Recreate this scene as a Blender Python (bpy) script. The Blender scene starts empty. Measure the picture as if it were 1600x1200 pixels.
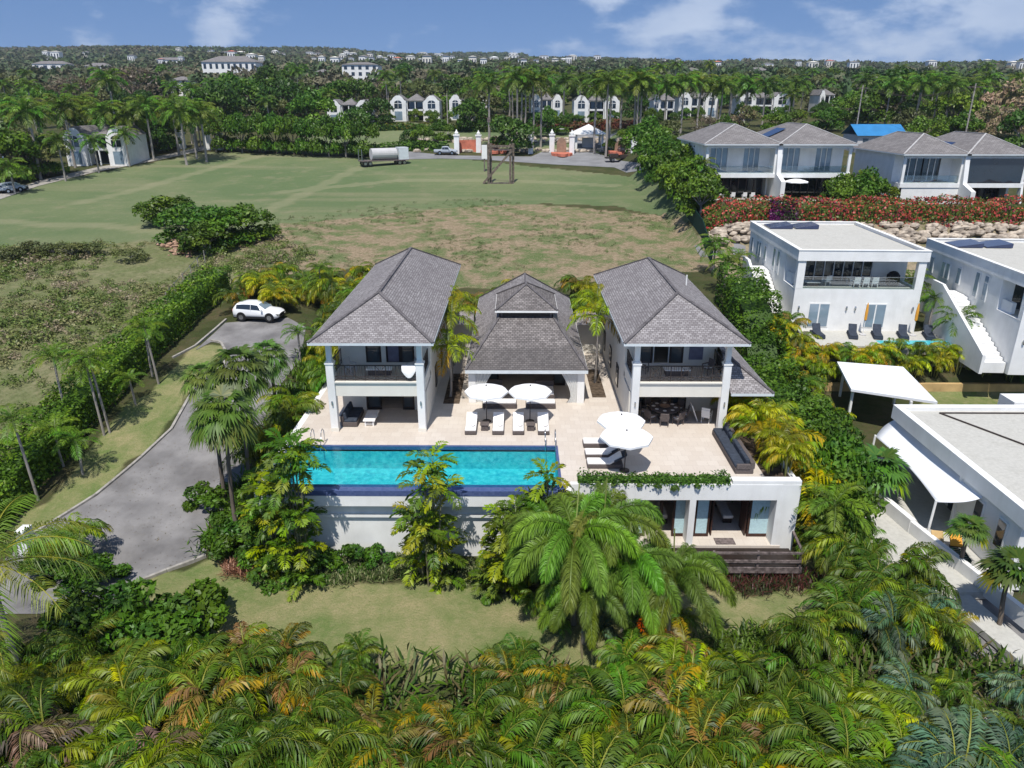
import bpy, bmesh, math, random
import numpy as np
from mathutils import Vector, Matrix
from mathutils.geometry import tessellate_polygon
R = math.radians
random.seed(7); RNG = np.random.default_rng(11)
scene = bpy.context.scene
col = scene.collection
# ---------------- camera ----------------
F, PIT, YAW, HC = 1150.0, R(21.02), R(0.4), 19.2
cd = bpy.data.cameras.new('camera'); cam = bpy.data.objects.new('camera', cd); col.objects.link(cam)
cam.location = (0, 0, HC); cam.rotation_euler = (math.pi/2 - PIT, 0, YAW)
cd.sensor_width = 36; cd.lens = 36*F/1600; cd.clip_start = .2; cd.clip_end = 12000
scene.camera = cam
# ---------------- exposure, sun, sky ----------------
scene.view_settings.view_transform = 'Standard'; scene.view_settings.look = 'None'
scene.view_settings.exposure = 0.08; scene.view_settings.gamma = 1
SUN_EL, SAZ = R(62), R(11)     # light travels towards (+sin, +cos)
sl = bpy.data.lights.new('sun', 'SUN'); sl.energy = 4.9; sl.angle = R(.53); sl.color = (1, .955, .88)
so = bpy.data.objects.new('sun', sl); col.objects.link(so)
dvec = Vector((math.sin(SAZ)*math.cos(SUN_EL), math.cos(SAZ)*math.cos(SUN_EL), -math.sin(SUN_EL)))
so.rotation_euler = dvec.to_track_quat('-Z', 'Y').to_euler(); so.location = (0, 0, 80)
w = bpy.data.worlds.new('World'); scene.world = w; w.use_nodes = True
nt = w.node_tree; nt.nodes.clear()
def N(t, **k):
    n = nt.nodes.new(t)
    for a, b in k.items(): setattr(n, a, b)
    return n
def build_world():
    L = nt.links.new
    out = N('ShaderNodeOutputWorld'); bg = N('ShaderNodeBackground'); bg.inputs[1].default_value = .08
    sky = N('ShaderNodeTexSky', sky_type='NISHITA'); sky.sun_disc = False
    sky.sun_elevation = SUN_EL; sky.sun_rotation = math.pi + SAZ
    sky.air_density = 1.0; sky.dust_density = .3; sky.ozone_density = 2.5
    tc = N('ShaderNodeTexCoord')
    ad = N('ShaderNodeVectorMath', operation='ADD'); ad.inputs[1].default_value = (0, 0, .20)
    nm = N('ShaderNodeVectorMath', operation='NORMALIZE')
    L(tc.outputs['Generated'], ad.inputs[0]); L(ad.outputs[0], nm.inputs[0]); L(nm.outputs[0], sky.inputs[0])
    # clouds
    sep = N('ShaderNodeSeparateXYZ'); L(tc.outputs['Generated'], sep.inputs[0])
    mp = N('ShaderNodeMapping'); mp.inputs['Scale'].default_value = (1, 1, 2.3); mp.inputs['Location'].default_value = (.35, .1, .4)
    L(tc.outputs['Generated'], mp.inputs[0])
    n1 = N('ShaderNodeTexNoise'); n1.inputs['Scale'].default_value = 9; n1.inputs['Detail'].default_value = 10; n1.inputs['Roughness'].default_value = .55
    L(mp.outputs[0], n1.inputs[0])
    # more cloud towards +x (right), less overhead left
    mr = N('ShaderNodeMapRange'); mr.inputs[1].default_value = -.15; mr.inputs[2].default_value = .38; mr.inputs[3].default_value = -.035; mr.inputs[4].default_value = .15
    L(sep.outputs[0], mr.inputs[0])
    sm = N('ShaderNodeMath', operation='ADD'); L(n1.outputs[0], sm.inputs[0]); L(mr.outputs[0], sm.inputs[1])
    for dr, rad, am in (((-.315,.93,.105),.062,.24),((-.36,.92,.060),.05,.22),((-.45,.88,.060),.045,.19),((-.63,.775,.07),.03,.2),((-.155,.985,.062),.022,.24),((.10,.99,.115),.06,.2),((.50,.84,.085),.22,.09)):
        dn = N('ShaderNodeVectorMath', operation='DISTANCE'); L(tc.outputs['Generated'], dn.inputs[0]); v = Vector(dr).normalized(); dn.inputs[1].default_value = v
        rr = N('ShaderNodeMapRange'); rr.inputs[1].default_value = 0; rr.inputs[2].default_value = rad; rr.inputs[3].default_value = am; rr.inputs[4].default_value = 0; L(dn.outputs['Value'], rr.inputs[0])
        s2 = N('ShaderNodeMath', operation='ADD'); L(sm.outputs[0], s2.inputs[0]); L(rr.outputs[0], s2.inputs[1]); sm = s2
    cr = N('ShaderNodeMapRange'); cr.interpolation_type = 'SMOOTHSTEP'
    cr.inputs[1].default_value = .56; cr.inputs[2].default_value = .76; cr.inputs[3].default_value = 0; cr.inputs[4].default_value = .72
    L(sm.outputs[0], cr.inputs[0])
    n2 = N('ShaderNodeTexNoise'); n2.inputs['Scale'].default_value = 13; n2.inputs['Detail'].default_value = 5; L(mp.outputs[0], n2.inputs[0])
    cc = N('ShaderNodeMix', data_type='RGBA'); cc.inputs[6].default_value = (5.0, 6.4, 9.0, 1); cc.inputs[7].default_value = (9.6, 10.6, 12.2, 1)
    L(n2.outputs[0], cc.inputs[0])
    tint = N('ShaderNodeMix', data_type='RGBA', blend_type='MULTIPLY'); tint.inputs[0].default_value = 1; tint.inputs[7].default_value = (1.0, 1.20, 1.46, 1)
    L(sky.outputs[0], tint.inputs[6])
    mx = N('ShaderNodeMix', data_type='RGBA'); L(cr.outputs[0], mx.inputs[0]); L(tint.outputs[2], mx.inputs[6]); L(cc.outputs[2], mx.inputs[7])
    L(mx.outputs[2], bg.inputs[0]); L(bg.outputs[0], out.inputs[0])
build_world()

# ---------------- unprojection (pixel of the survey photograph -> place) ----------------
def ray(px, py):
    u, v = (px-800)/F, (600-py)/F
    d = (u, math.cos(PIT)+v*math.sin(PIT), -math.sin(PIT)+v*math.cos(PIT))
    c, s = math.cos(YAW), math.sin(YAW)
    return (d[0]*c-d[1]*s, d[0]*s+d[1]*c, d[2])
def PZ(px, py, z):
    d = ray(px, py); t = (z-HC)/d[2]; return Vector((d[0]*t, d[1]*t, z))
def PY(px, py, Y):
    d = ray(px, py); t = Y/d[1]; return Vector((d[0]*t, Y, HC+d[2]*t))
# ---------------- terrain height ----------------
PM = [(-40,-5.2),(22,-4.8),(34,-4.55),(37,-4.0),(42,-3.0),(46,-2.1),(52,-1.1),(57,-.5),(65,.4),(72,1),(133,5.2),(171,8.3),(230,13.6),(360,24),(600,35),(1000,60),(1500,90),(2100,123),(2600,126),(3500,50)]
PR = [(-40,-5.2),(22,-4.8),(34,-4.3),(46,-3.9),(54,-3.55),(56.7,-3.5),(57.0,-2.65),(58.8,-1.7),(61,-.5),(66,-.05),(80,.2),(88,3.0),(91,5.6),(105,6.45),(120,7.6),(150,9.8),(171,11),(230,14.6),(360,24),(600,35),(1000,57),(1500,86),(2100,116),(2600,119),(3500,50)]
_a, _b = np.array(PM, float), np.array(PR, float)
def Tn(x, y):
    x = np.asarray(x, float); y = np.asarray(y, float)
    m = np.interp(y, _a[:,0], _a[:,1]); r = np.interp(y, _b[:,0], _b[:,1])
    k = np.clip((x-21)/4., 0, 1)
    kn = np.clip((x-15)/2.5, 0, 1)
    k = np.where(y < 60, kn, k)
    z = m*(1-k)+r*k
    far = np.clip((y-350)/600., 0, 1)
    z = z*(1 - far*.26*np.clip(x/np.maximum(y, 1), -1, 1))
    z = z + far*9*np.sin(x/210.+1.3)*np.sin(y/300.+x/500.) + far*5*np.sin(x/83.)*np.cos(y/140.)
    # footprint of the villa
    inside = (x > -13.6) & (x < 15.6) & (y > 35.5) & (y < 64)
    z = np.where(inside, np.minimum(z, -4.3 + 0*z), z)
    inside2 = (x > -13.6) & (x < 16) & (y >= 55) & (y < 68)
    z = np.where(inside2, -.06, z)
    return z
def T(x, y): return float(Tn(x, y))
def PG(px, py):
    d = ray(px, py); lo, t = 5., 5.
    while t < 4000:
        if HC+d[2]*t < T(d[0]*t, d[1]*t): break
        lo = t; t *= 1.01
    hi = t
    for _ in range(25):
        m = (lo+hi)/2
        if HC+d[2]*m < T(d[0]*m, d[1]*m): hi = m
        else: lo = m
    return Vector((d[0]*hi, d[1]*hi, T(d[0]*hi, d[1]*hi)))

# ---------------- materials ----------------
def nodes(m):
    m.use_nodes = True; t = m.node_tree; t.nodes.clear(); return t
def mat(name, c, rough=.7, spec=.3, var=.12, scale=2.0, bump=0., bscale=40., metal=0., c2=None, dirt=0.):
    m = bpy.data.materials.new(name); t = nodes(m); L = t.links.new
    o = t.nodes.new('ShaderNodeOutputMaterial'); p = t.nodes.new('ShaderNodeBsdfPrincipled')
    p.inputs['Roughness'].default_value = rough; p.inputs['Specular IOR Level'].default_value = spec; p.inputs['Metallic'].default_value = metal
    tc = t.nodes.new('ShaderNodeTexCoord')
    n = t.nodes.new('ShaderNodeTexNoise'); n.inputs['Scale'].default_value = scale; n.inputs['Detail'].default_value = 6
    L(tc.outputs['Object'], n.inputs[0])
    mx = t.nodes.new('ShaderNodeMix'); mx.data_type = 'RGBA'
    c2 = c2 or tuple(v*(1-var*2) for v in c)
    mx.inputs[6].default_value = (*[min(1, v*(1+var)) for v in c], 1); mx.inputs[7].default_value = (*c2, 1)
    mr = t.nodes.new('ShaderNodeMapRange'); mr.inputs[1].default_value = .35; mr.inputs[2].default_value = .7
    L(n.outputs[0], mr.inputs[0]); L(mr.outputs[0], mx.inputs[0])
    last = mx.outputs[2]
    if dirt > 0:
        n3 = t.nodes.new('ShaderNodeTexNoise'); n3.inputs['Scale'].default_value = .6; n3.inputs['Detail'].default_value = 9; n3.inputs['Roughness'].default_value = .7
        mp = t.nodes.new('ShaderNodeMapping'); mp.inputs['Scale'].default_value = (1.6, 1.6, .35)
        L(tc.outputs['Object'], mp.inputs[0]); L(mp.outputs[0], n3.inputs[0])
        r3 = t.nodes.new('ShaderNodeMapRange'); r3.inputs[1].default_value = .5; r3.inputs[2].default_value = .75; r3.inputs[4].default_value = dirt
        L(n3.outputs[0], r3.inputs[0])
        m3 = t.nodes.new('ShaderNodeMix'); m3.data_type = 'RGBA'; m3.inputs[7].default_value = (c[0]*.45, c[1]*.43, c[2]*.38, 1)
        L(r3.outputs[0], m3.inputs[0]); L(last, m3.inputs[6]); last = m3.outputs[2]
    L(last, p.inputs['Base Color'])
    if bump:
        n2 = t.nodes.new('ShaderNodeTexNoise'); n2.inputs['Scale'].default_value = bscale; n2.inputs['Detail'].default_value = 4
        L(tc.outputs['Object'], n2.inputs[0])
        b = t.nodes.new('ShaderNodeBump'); b.inputs['Strength'].default_value = bump; b.inputs['Distance'].default_value = .03
        L(n2.outputs[0], b.inputs['Height']); L(b.outputs[0], p.inputs['Normal'])
    L(p.outputs[0], o.inputs[0]); return m
def brickmat(name, ca, cb, mort, bw, bh, ms=.01, rough=.8, stain_or_caustic=None, stain_or_caustic_amt=.5, offset=.5, spec=.25, vscale=.5, bump=.3, weather=False):
    m = bpy.data.materials.new(name); t = nodes(m); L = t.links.new
    o = t.nodes.new('ShaderNodeOutputMaterial'); p = t.nodes.new('ShaderNodeBsdfPrincipled')
    p.inputs['Roughness'].default_value = rough; p.inputs['Specular IOR Level'].default_value = spec
    uv = t.nodes.new('ShaderNodeUVMap')
    b = t.nodes.new('ShaderNodeTexBrick'); b.offset = offset
    b.inputs['Scale'].default_value = 1; b.inputs['Brick Width'].default_value = bw; b.inputs['Row Height'].default_value = bh
    b.inputs['Mortar Size'].default_value = ms; b.inputs['Color1'].default_value = (*ca, 1); b.inputs['Color2'].default_value = (*cb, 1); b.inputs['Mortar'].default_value = (*mort, 1)
    b.inputs['Bias'].default_value = 0
    L(uv.outputs[0], b.inputs[0])
    n = t.nodes.new('ShaderNodeTexNoise'); n.inputs['Scale'].default_value = vscale; n.inputs['Detail'].default_value = 9; n.inputs['Roughness'].default_value = .65
    L(uv.outputs[0], n.inputs[0])
    r = t.nodes.new('ShaderNodeMapRange'); r.inputs[1].default_value = .42; r.inputs[2].default_value = .7; r.inputs[4].default_value = stain_or_caustic_amt
    L(n.outputs[0], r.inputs[0])
    mx = t.nodes.new('ShaderNodeMix'); mx.data_type = 'RGBA'; mx.inputs[7].default_value = (*(stain_or_caustic or mort), 1)
    L(r.outputs[0], mx.inputs[0]); L(b.outputs[0], mx.inputs[6]); L(mx.outputs[2], p.inputs['Base Color'])
    if weather:
        g_ = t.nodes.new('ShaderNodeNewGeometry'); sz_ = t.nodes.new('ShaderNodeSeparateXYZ'); L(g_.outputs['Position'], sz_.inputs[0])
        rw = t.nodes.new('ShaderNodeMapRange'); rw.interpolation_type = 'SMOOTHSTEP'; rw.inputs[1].default_value = 3.75; rw.inputs[2].default_value = 3.45; rw.inputs[4].default_value = .5
        na = t.nodes.new('ShaderNodeMath'); na.operation = 'ADD'; L(sz_.outputs[2], na.inputs[0]); nb = t.nodes.new('ShaderNodeMath'); nb.operation = 'MULTIPLY'; nb.inputs[1].default_value = .9; L(n.outputs[0], nb.inputs[0]); nc = t.nodes.new('ShaderNodeMath'); nc.operation = 'SUBTRACT'; nc.inputs[1].default_value = .45; L(nb.outputs[0], nc.inputs[0]); L(nc.outputs[0], na.inputs[1]); L(na.outputs[0], rw.inputs[0])
        m2 = t.nodes.new('ShaderNodeMix'); m2.data_type = 'RGBA'; m2.inputs[7].default_value = (.06,.056,.056,1); L(rw.outputs[0], m2.inputs[0]); L(mx.outputs[2], m2.inputs[6]); L(m2.outputs[2], p.inputs['Base Color'])
    if bump:
        bp = t.nodes.new('ShaderNodeBump'); bp.inputs['Strength'].default_value = bump; bp.inputs['Distance'].default_value = .03; bp.invert = True
        L(b.outputs['Fac'], bp.inputs['Height']); L(bp.outputs[0], p.inputs['Normal'])
    L(p.outputs[0], o.inputs[0]); return m
def leafmat(name, trans=.22, rough=.45, hv=.25):
    m = bpy.data.materials.new(name); t = nodes(m); L = t.links.new
    o = t.nodes.new('ShaderNodeOutputMaterial'); p = t.nodes.new('ShaderNodeBsdfPrincipled')
    p.inputs['Roughness'].default_value = rough; p.inputs['Specular IOR Level'].default_value = .28
    a = t.nodes.new('ShaderNodeAttribute'); a.attribute_name = 'col'
    oi = t.nodes.new('ShaderNodeObjectInfo')
    mr = t.nodes.new('ShaderNodeMapRange'); mr.inputs[3].default_value = 1-hv; mr.inputs[4].default_value = 1+hv
    L(oi.outputs['Random'], mr.inputs[0])
    hs = t.nodes.new('ShaderNodeHueSaturation'); hs.inputs['Saturation'].default_value = 1.07
    mh = t.nodes.new('ShaderNodeMapRange'); mh.inputs[3].default_value = .485; mh.inputs[4].default_value = .515
    ml = t.nodes.new('ShaderNodeMath'); ml.operation = 'MULTIPLY'; ml.inputs[1].default_value = 7.31
    fr = t.nodes.new('ShaderNodeMath'); fr.operation = 'FRACT'
    L(oi.outputs['Random'], ml.inputs[0]); L(ml.outputs[0], fr.inputs[0]); L(fr.outputs[0], mh.inputs[0]); L(mh.outputs[0], hs.inputs['Hue'])
    L(mr.outputs[0], hs.inputs['Value']); L(a.outputs['Color'], hs.inputs['Color'])
    L(hs.outputs[0], p.inputs['Base Color'])
    tr = t.nodes.new('ShaderNodeBsdfTranslucent'); L(hs.outputs[0], tr.inputs[0])
    mx = t.nodes.new('ShaderNodeMixShader'); mx.inputs[0].default_value = trans
    L(p.outputs[0], mx.inputs[1]); L(tr.outputs[0], mx.inputs[2]); L(mx.outputs[0], o.inputs[0]); return m
def glassmat(name, c, rough=.04):
    return mat(name, c, rough=rough, spec=.8, var=.1, scale=.7)
M = {}
M['leaf'] = leafmat('leaf'); M['farleaf'] = leafmat('far_leaf', .12, .7, .12)
M['white'] = mat('white_render', (.76,.76,.745), .8, .2, .04, .8, .05, 30, dirt=.20)
M['cream'] = mat('cream_render', (.70,.67,.60), .8, .2, .03, .8, .05, 30, dirt=.10)
M['grey_wall'] = mat('pale_grey_render', (.50,.49,.49), .8, .2, .04, .8, .05, 30, dirt=.15)
M['fascia'] = mat('painted_fascia', (.60,.64,.66), .5, .4, .04)
M['shingle'] = brickmat('timber_shingles', (.36,.34,.34), (.20,.185,.185), (.10,.09,.09), .24, .15, .016, .85, (.13,.115,.12), .55, vscale=.35)
M['shingle_dark'] = brickmat('dark_timber_shingles', (.27,.245,.235), (.14,.125,.12), (.06,.055,.053), .24, .15, .016, .85, (.05,.046,.047), .6, vscale=.40, weather=True)
M['shingle_far'] = brickmat('weathered_shingle_roof', (.25,.235,.23), (.17,.16,.155), (.11,.10,.10), .6, .33, .03, .85, (.12,.11,.11), .5, vscale=.5)
M['ridge'] = mat('ridge_capping', (.125,.115,.118), .8, .2, .2, 3)
M['ridge_pale'] = mat('pale_ridge_capping', (.42,.41,.40), .8, .2, .1, 3)
M['tile'] = brickmat('coral_stone_paving', (.60,.54,.475), (.55,.485,.42), (.42,.36,.31), .62, .62, .006, .6, (.50,.43,.36), .35, offset=.5, vscale=.6, bump=.1)
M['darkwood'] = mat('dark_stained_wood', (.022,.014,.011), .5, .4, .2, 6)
M['redwood'] = mat('reddish_hardwood', (.045,.018,.012), .5, .4, .2, 6)
M['greywood'] = mat('weathered_grey_timber', (.16,.13,.125), .85, .2, .3, 5, .3, 30, c2=(.06,.048,.045))
M['glass'] = glassmat('window_glass', (.05,.065,.075))
M['blueglass'] = glassmat('pale_blue_glass', (.20,.27,.33))
M['darkglass'] = glassmat('dark_glass', (.018,.026,.035))
M['curtain'] = mat('white_curtain', (.62,.62,.60), .9, .1, .06, 8)
M['curtain_blue'] = mat('pale_blue_curtain', (.42,.58,.62), .9, .1, .06, 8)
M['grey_cloth'] = mat('charcoal_cushion', (.045,.055,.075), .9, .1, .12, 5, .1, 60)
M['purple_grey'] = mat('lilac_grey_panel', (.16,.16,.22), .8, .2, .08, 3)
M['cushion'] = mat('white_cushion', (.78,.76,.74), .9, .1, .04, 4)
M['wicker'] = mat('brown_wicker', (.12,.10,.095), .85, .2, .25, 30, .4, 90)
M['canvas'] = mat('white_canvas', (.82,.82,.82), .9, .1, .02, 2)
M['sailcloth'] = mat('white_sailcloth', (.74,.76,.79), .8, .2, .03, .6)
M['metal'] = mat('stainless_steel', (.55,.56,.57), .25, .5, .05, 2, metal=1)
M['iron'] = mat('dark_bronze_ironwork', (.045,.033,.028), .5, .4, .15, 5)
M['asphalt'] = mat('worn_asphalt', (.21,.203,.20), .9, .2, .16, .5, .25, 25, c2=(.13,.125,.125), dirt=.35)
M['road'] = mat('grey_road', (.22,.22,.225), .9, .2, .1, .3)
M['kerb'] = mat('concrete_kerb', (.33,.31,.28), .9, .2, .15, 3, dirt=.3)
M['roofgravel'] = mat('pale_flat_roof_screed', (.47,.46,.42), .9, .2, .05, 5, .1, 40, dirt=.22)
M['coral'] = mat('coral_pink_render', (.52,.17,.11), .85, .2, .15, 1.0)
M['bark'] = mat('grey_brown_bark', (.16,.13,.105), .95, .1, .25, 4, .4, 18)
M['palebark'] = mat('pale_grey_palm_bark', (.33,.30,.27), .9, .1, .2, 3, .3, 14)
M['greenshaft'] = mat('green_crownshaft', (.10,.18,.05), .5, .3, .15, 3)
M['stone'] = mat('rough_limestone', (.42,.36,.29), .95, .1, .3, 1.5, .6, 9, c2=(.17,.14,.115))
M['soil'] = mat('brown_soil', (.10,.075,.055), 1, .05, .3, 3, .3, 20)
M['black'] = mat('black_rubber', (.012,.012,.013), .7, .3, .1)
M['carwhite'] = mat('white_car_paint', (.78,.79,.80), .18, .6, .01)
M['carsilver'] = mat('silver_blue_car_paint', (.36,.40,.44), .25, .6, .02)
M['yellow'] = mat('ochre_render', (.52,.36,.17), .9, .1, .12, 1.0, dirt=.3)
M['orange'] = mat('orange_canvas', (.70,.33,.05), .9, .1, .05)
M['blueroof'] = mat('blue_metal_roof', (.03,.19,.42), .4, .4, .08, .5)
M['bluetile'] = brickmat('cobalt_mosaic', (.05,.075,.19), (.085,.115,.25), (.06,.09,.20), .12, .12, .004, .3, (.09,.13,.26), .4, offset=0, spec=.5, vscale=1.5, bump=0)
M['pooltile'] = brickmat('aqua_mosaic', (.07,.46,.50), (.02,.33,.42), (.04,.38,.46), .34, .34, .008, .4, (.22,.66,.68), .8, offset=0, spec=.4, vscale=3.2, bump=0)  # paler blotches paint the water's caustic light into the tile colour
M['redflower'] = leafmat('flower_leaf', .15, .6, .1)
M['greenmesh'] = mat('dark_green_fence_mesh', (.008,.04,.03), .8, .2, .15, 3)
M['solar'] = mat('solar_panel', (.015,.03,.09), .1, .8, .1)
M['plant_pot'] = mat('clay_pot', (.3,.2,.14), .8)
def watermat():
    m = bpy.data.materials.new('clear_pool_water'); t = nodes(m); L = t.links.new
    o = t.nodes.new('ShaderNodeOutputMaterial'); tr = t.nodes.new('ShaderNodeBsdfTransparent'); tr.inputs[0].default_value = (.55,.93,.95,1)
    g = t.nodes.new('ShaderNodeBsdfGlossy'); g.inputs['Roughness'].default_value = .03
    n = t.nodes.new('ShaderNodeTexNoise'); n.inputs['Scale'].default_value = 3.5; n.inputs['Detail'].default_value = 3
    tc = t.nodes.new('ShaderNodeTexCoord'); L(tc.outputs['Object'], n.inputs[0])
    b = t.nodes.new('ShaderNodeBump'); b.inputs['Strength'].default_value = .35; b.inputs['Distance'].default_value = .05
    L(n.outputs[0], b.inputs['Height']); L(b.outputs[0], g.inputs['Normal'])
    f = t.nodes.new('ShaderNodeFresnel'); f.inputs[0].default_value = 1.33; L(b.outputs[0], f.inputs['Normal'])
    mx = t.nodes.new('ShaderNodeMixShader'); L(f.outputs[0], mx.inputs[0]); L(tr.outputs[0], mx.inputs[1]); L(g.outputs[0], mx.inputs[2])
    L(mx.outputs[0], o.inputs[0]); return m
M['water'] = watermat()
def clearglass():
    m = bpy.data.materials.new('clear_balustrade_glass'); t = nodes(m); L = t.links.new
    o = t.nodes.new('ShaderNodeOutputMaterial'); tr = t.nodes.new('ShaderNodeBsdfTransparent'); tr.inputs[0].default_value = (.80,.86,.87,1)
    g = t.nodes.new('ShaderNodeBsdfGlossy'); g.inputs['Roughness'].default_value = .02
    mx = t.nodes.new('ShaderNodeMixShader'); mx.inputs[0].default_value = .10; L(tr.outputs[0], mx.inputs[1]); L(g.outputs[0], mx.inputs[2])
    L(mx.outputs[0], o.inputs[0]); return m
M['clear'] = clearglass()

# ---------------- object helpers ----------------
OFF = {}
def tag(o, label=None, cat=None, group=None, kind=None):
    if label: o['label'] = label
    if cat: o['category'] = cat
    if group: o['group'] = group
    if kind: o['kind'] = kind
    return o
def thing(name, loc, label, cat, group=None, rz=0., local=False, s=1.):
    o = bpy.data.objects.new(name, None); col.objects.link(o); o.empty_display_size = .3
    o.location = loc; o.rotation_euler = (0, 0, rz); o.scale = (s, s, s)
    OFF[o] = Vector((0,0,0)) if (local or rz) else Vector(loc)
    return tag(o, label, cat, group)
def link(name, me, parent=None, loc=(0,0,0), rz=0., s=1.):
    o = bpy.data.objects.new(name, me); col.objects.link(o)
    if parent: o.parent = parent
    o.location = loc; o.rotation_euler = (0, 0, rz)
    o.scale = s if hasattr(s, '__len__') else (s, s, s)
    return o
def copy_tree(o, parent=None):
    c = o.copy(); col.objects.link(c); c.parent = parent
    for ch in list(o.children): copy_tree(ch, c)
    return c
class MB:
    def __init__(s): s.v = []; s.f = []
    def quad(s, *p):
        b = len(s.v); s.v += [Vector(q) for q in p]; s.f.append(tuple(range(b, b+len(p)))); return s
    def box(s, x0, y0, z0, x1, y1, z1):
        b = len(s.v)
        s.v += [Vector(p) for p in ((x0,y0,z0),(x1,y0,z0),(x1,y1,z0),(x0,y1,z0),(x0,y0,z1),(x1,y0,z1),(x1,y1,z1),(x0,y1,z1))]
        s.f += [tuple(b+i for i in f) for f in ((3,2,1,0),(4,5,6,7),(0,1,5,4),(1,2,6,5),(2,3,7,6),(3,0,4,7))]; return s
    def cyl(s, p0, p1, r0, r1=None, n=8, cap=True):
        r1 = r0 if r1 is None else r1
        p0, p1 = Vector(p0), Vector(p1); d = (p1-p0).normalized()
        a = d.orthogonal().normalized(); c = d.cross(a); b = len(s.v)
        for p, r in ((p0, r0), (p1, r1)):
            for i in range(n):
                t = 2*math.pi*i/n; s.v.append(p+(a*math.cos(t)+c*math.sin(t))*r)
        for i in range(n):
            j = (i+1) % n; s.f.append((b+i, b+j, b+n+j, b+n+i))
        if cap: s.f.append(tuple(b+i for i in reversed(range(n)))); s.f.append(tuple(b+n+i for i in range(n)))
        return s
    def path(s, pts, r, n=5):
        for a, b in zip(pts[:-1], pts[1:]): s.cyl(a, b, r, n=n)
        return s
    def bar(s, p0, p1, w, h):   # rectangular bar
        p0, p1 = Vector(p0), Vector(p1); d = (p1-p0).normalized()
        side = Vector((-d.y, d.x, 0))
        if side.length < 1e-3: side = Vector((1,0,0))
        side.normalize(); up = side.cross(d)*-1; side *= w/2; up = up*(h/2); b = len(s.v)
        s.v += [p0-side-up, p0+side-up, p0+side+up, p0-side+up, p1-side-up, p1+side-up, p1+side+up, p1-side+up]
        s.f += [tuple(b+i for i in f) for f in ((0,1,2,3),(7,6,5,4),(0,4,5,1),(1,5,6,2),(2,6,7,3),(3,7,4,0))]; return s
    def prism(s, poly, z0, z1):
        b = len(s.v); n = len(poly)
        s.v += [Vector((p[0], p[1], z0)) for p in poly]+[Vector((p[0], p[1], z1)) for p in poly]
        s.f.append(tuple(b+i for i in reversed(range(n)))); s.f.append(tuple(b+n+i for i in range(n)))
        for i in range(n):
            j = (i+1) % n; s.f.append((b+i, b+j, b+n+j, b+n+i))
        return s
    def prism_y(s, poly, y0, y1):   # poly in XZ extruded along Y
        b = len(s.v); n = len(poly)
        s.v += [Vector((p[0], y0, p[1])) for p in poly]+[Vector((p[0], y1, p[1])) for p in poly]
        s.f.append(tuple(b+i for i in range(n))); s.f.append(tuple(b+n+i for i in reversed(range(n))))
        for i in range(n):
            j = (i+1) % n; s.f.append((b+i, b+n+i, b+n+j, b+j))
        return s
    def prism_x(s, poly, x0, x1):   # poly in YZ extruded along X
        b = len(s.v); n = len(poly)
        s.v += [Vector((x0, p[0], p[1])) for p in poly]+[Vector((x1, p[0], p[1])) for p in poly]
        s.f.append(tuple(b+i for i in reversed(range(n)))); s.f.append(tuple(b+n+i for i in range(n)))
        for i in range(n):
            j = (i+1) % n; s.f.append((b+i, b+j, b+n+j, b+n+i))
        return s
    def lathe(s, prof, c=(0,0,0), n=12):
        b = len(s.v); c = Vector(c)
        for r, z in prof:
            for i in range(n):
                t = 2*math.pi*i/n; s.v.append(c+Vector((r*math.cos(t), r*math.sin(t), z)))
        for k in range(len(prof)-1):
            for i in range(n):
                j = (i+1) % n; s.f.append((b+k*n+i, b+k*n+j, b+(k+1)*n+j, b+(k+1)*n+i))
        s.f.append(tuple(b+i for i in reversed(range(n)))); s.f.append(tuple(b+(len(prof)-1)*n+i for i in range(n)))
        return s
    def build(s, name, m, parent=None, smooth=False, bevel=0., loc=None):
        off = OFF.get(parent, Vector((0,0,0))) if parent is not None else Vector((0,0,0))
        if parent is not None and parent not in OFF: off = OFFP.get(parent, Vector((0,0,0)))
        me = bpy.data.meshes.new(name)
        me.from_pydata([v-off for v in s.v], [], s.f)
        if bevel:
            bm = bmesh.new(); bm.from_mesh(me)
            bmesh.ops.remove_doubles(bm, verts=bm.verts, dist=1e-5)
            bmesh.ops.bevel(bm, geom=bm.edges[:], offset=bevel, segments=1, affect='EDGES', clamp_overlap=True)
            bm.to_mesh(me); bm.free()
        me.materials.append(m if not isinstance(m, str) else M[m])
        if smooth: me.polygons.foreach_set('use_smooth', [True]*len(me.polygons))
        uvl = me.uv_layers.new(name='UVMap')
        for p in me.polygons:
            nn = p.normal
            if abs(nn.z) > .995: u, v = Vector((1,0,0)), Vector((0,1,0))
            else:
                u = Vector((-nn.y, nn.x, 0)).normalized(); v = nn.cross(u)
            for li in p.loop_indices:
                co = me.vertices[me.loops[li].vertex_index].co
                uvl.data[li].uv = (co.dot(u), co.dot(v))
        o = bpy.data.objects.new(name, me); col.objects.link(o)
        if parent is not None: o.parent = parent
        OFFP[o] = off
        return o
OFFP = {}
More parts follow.
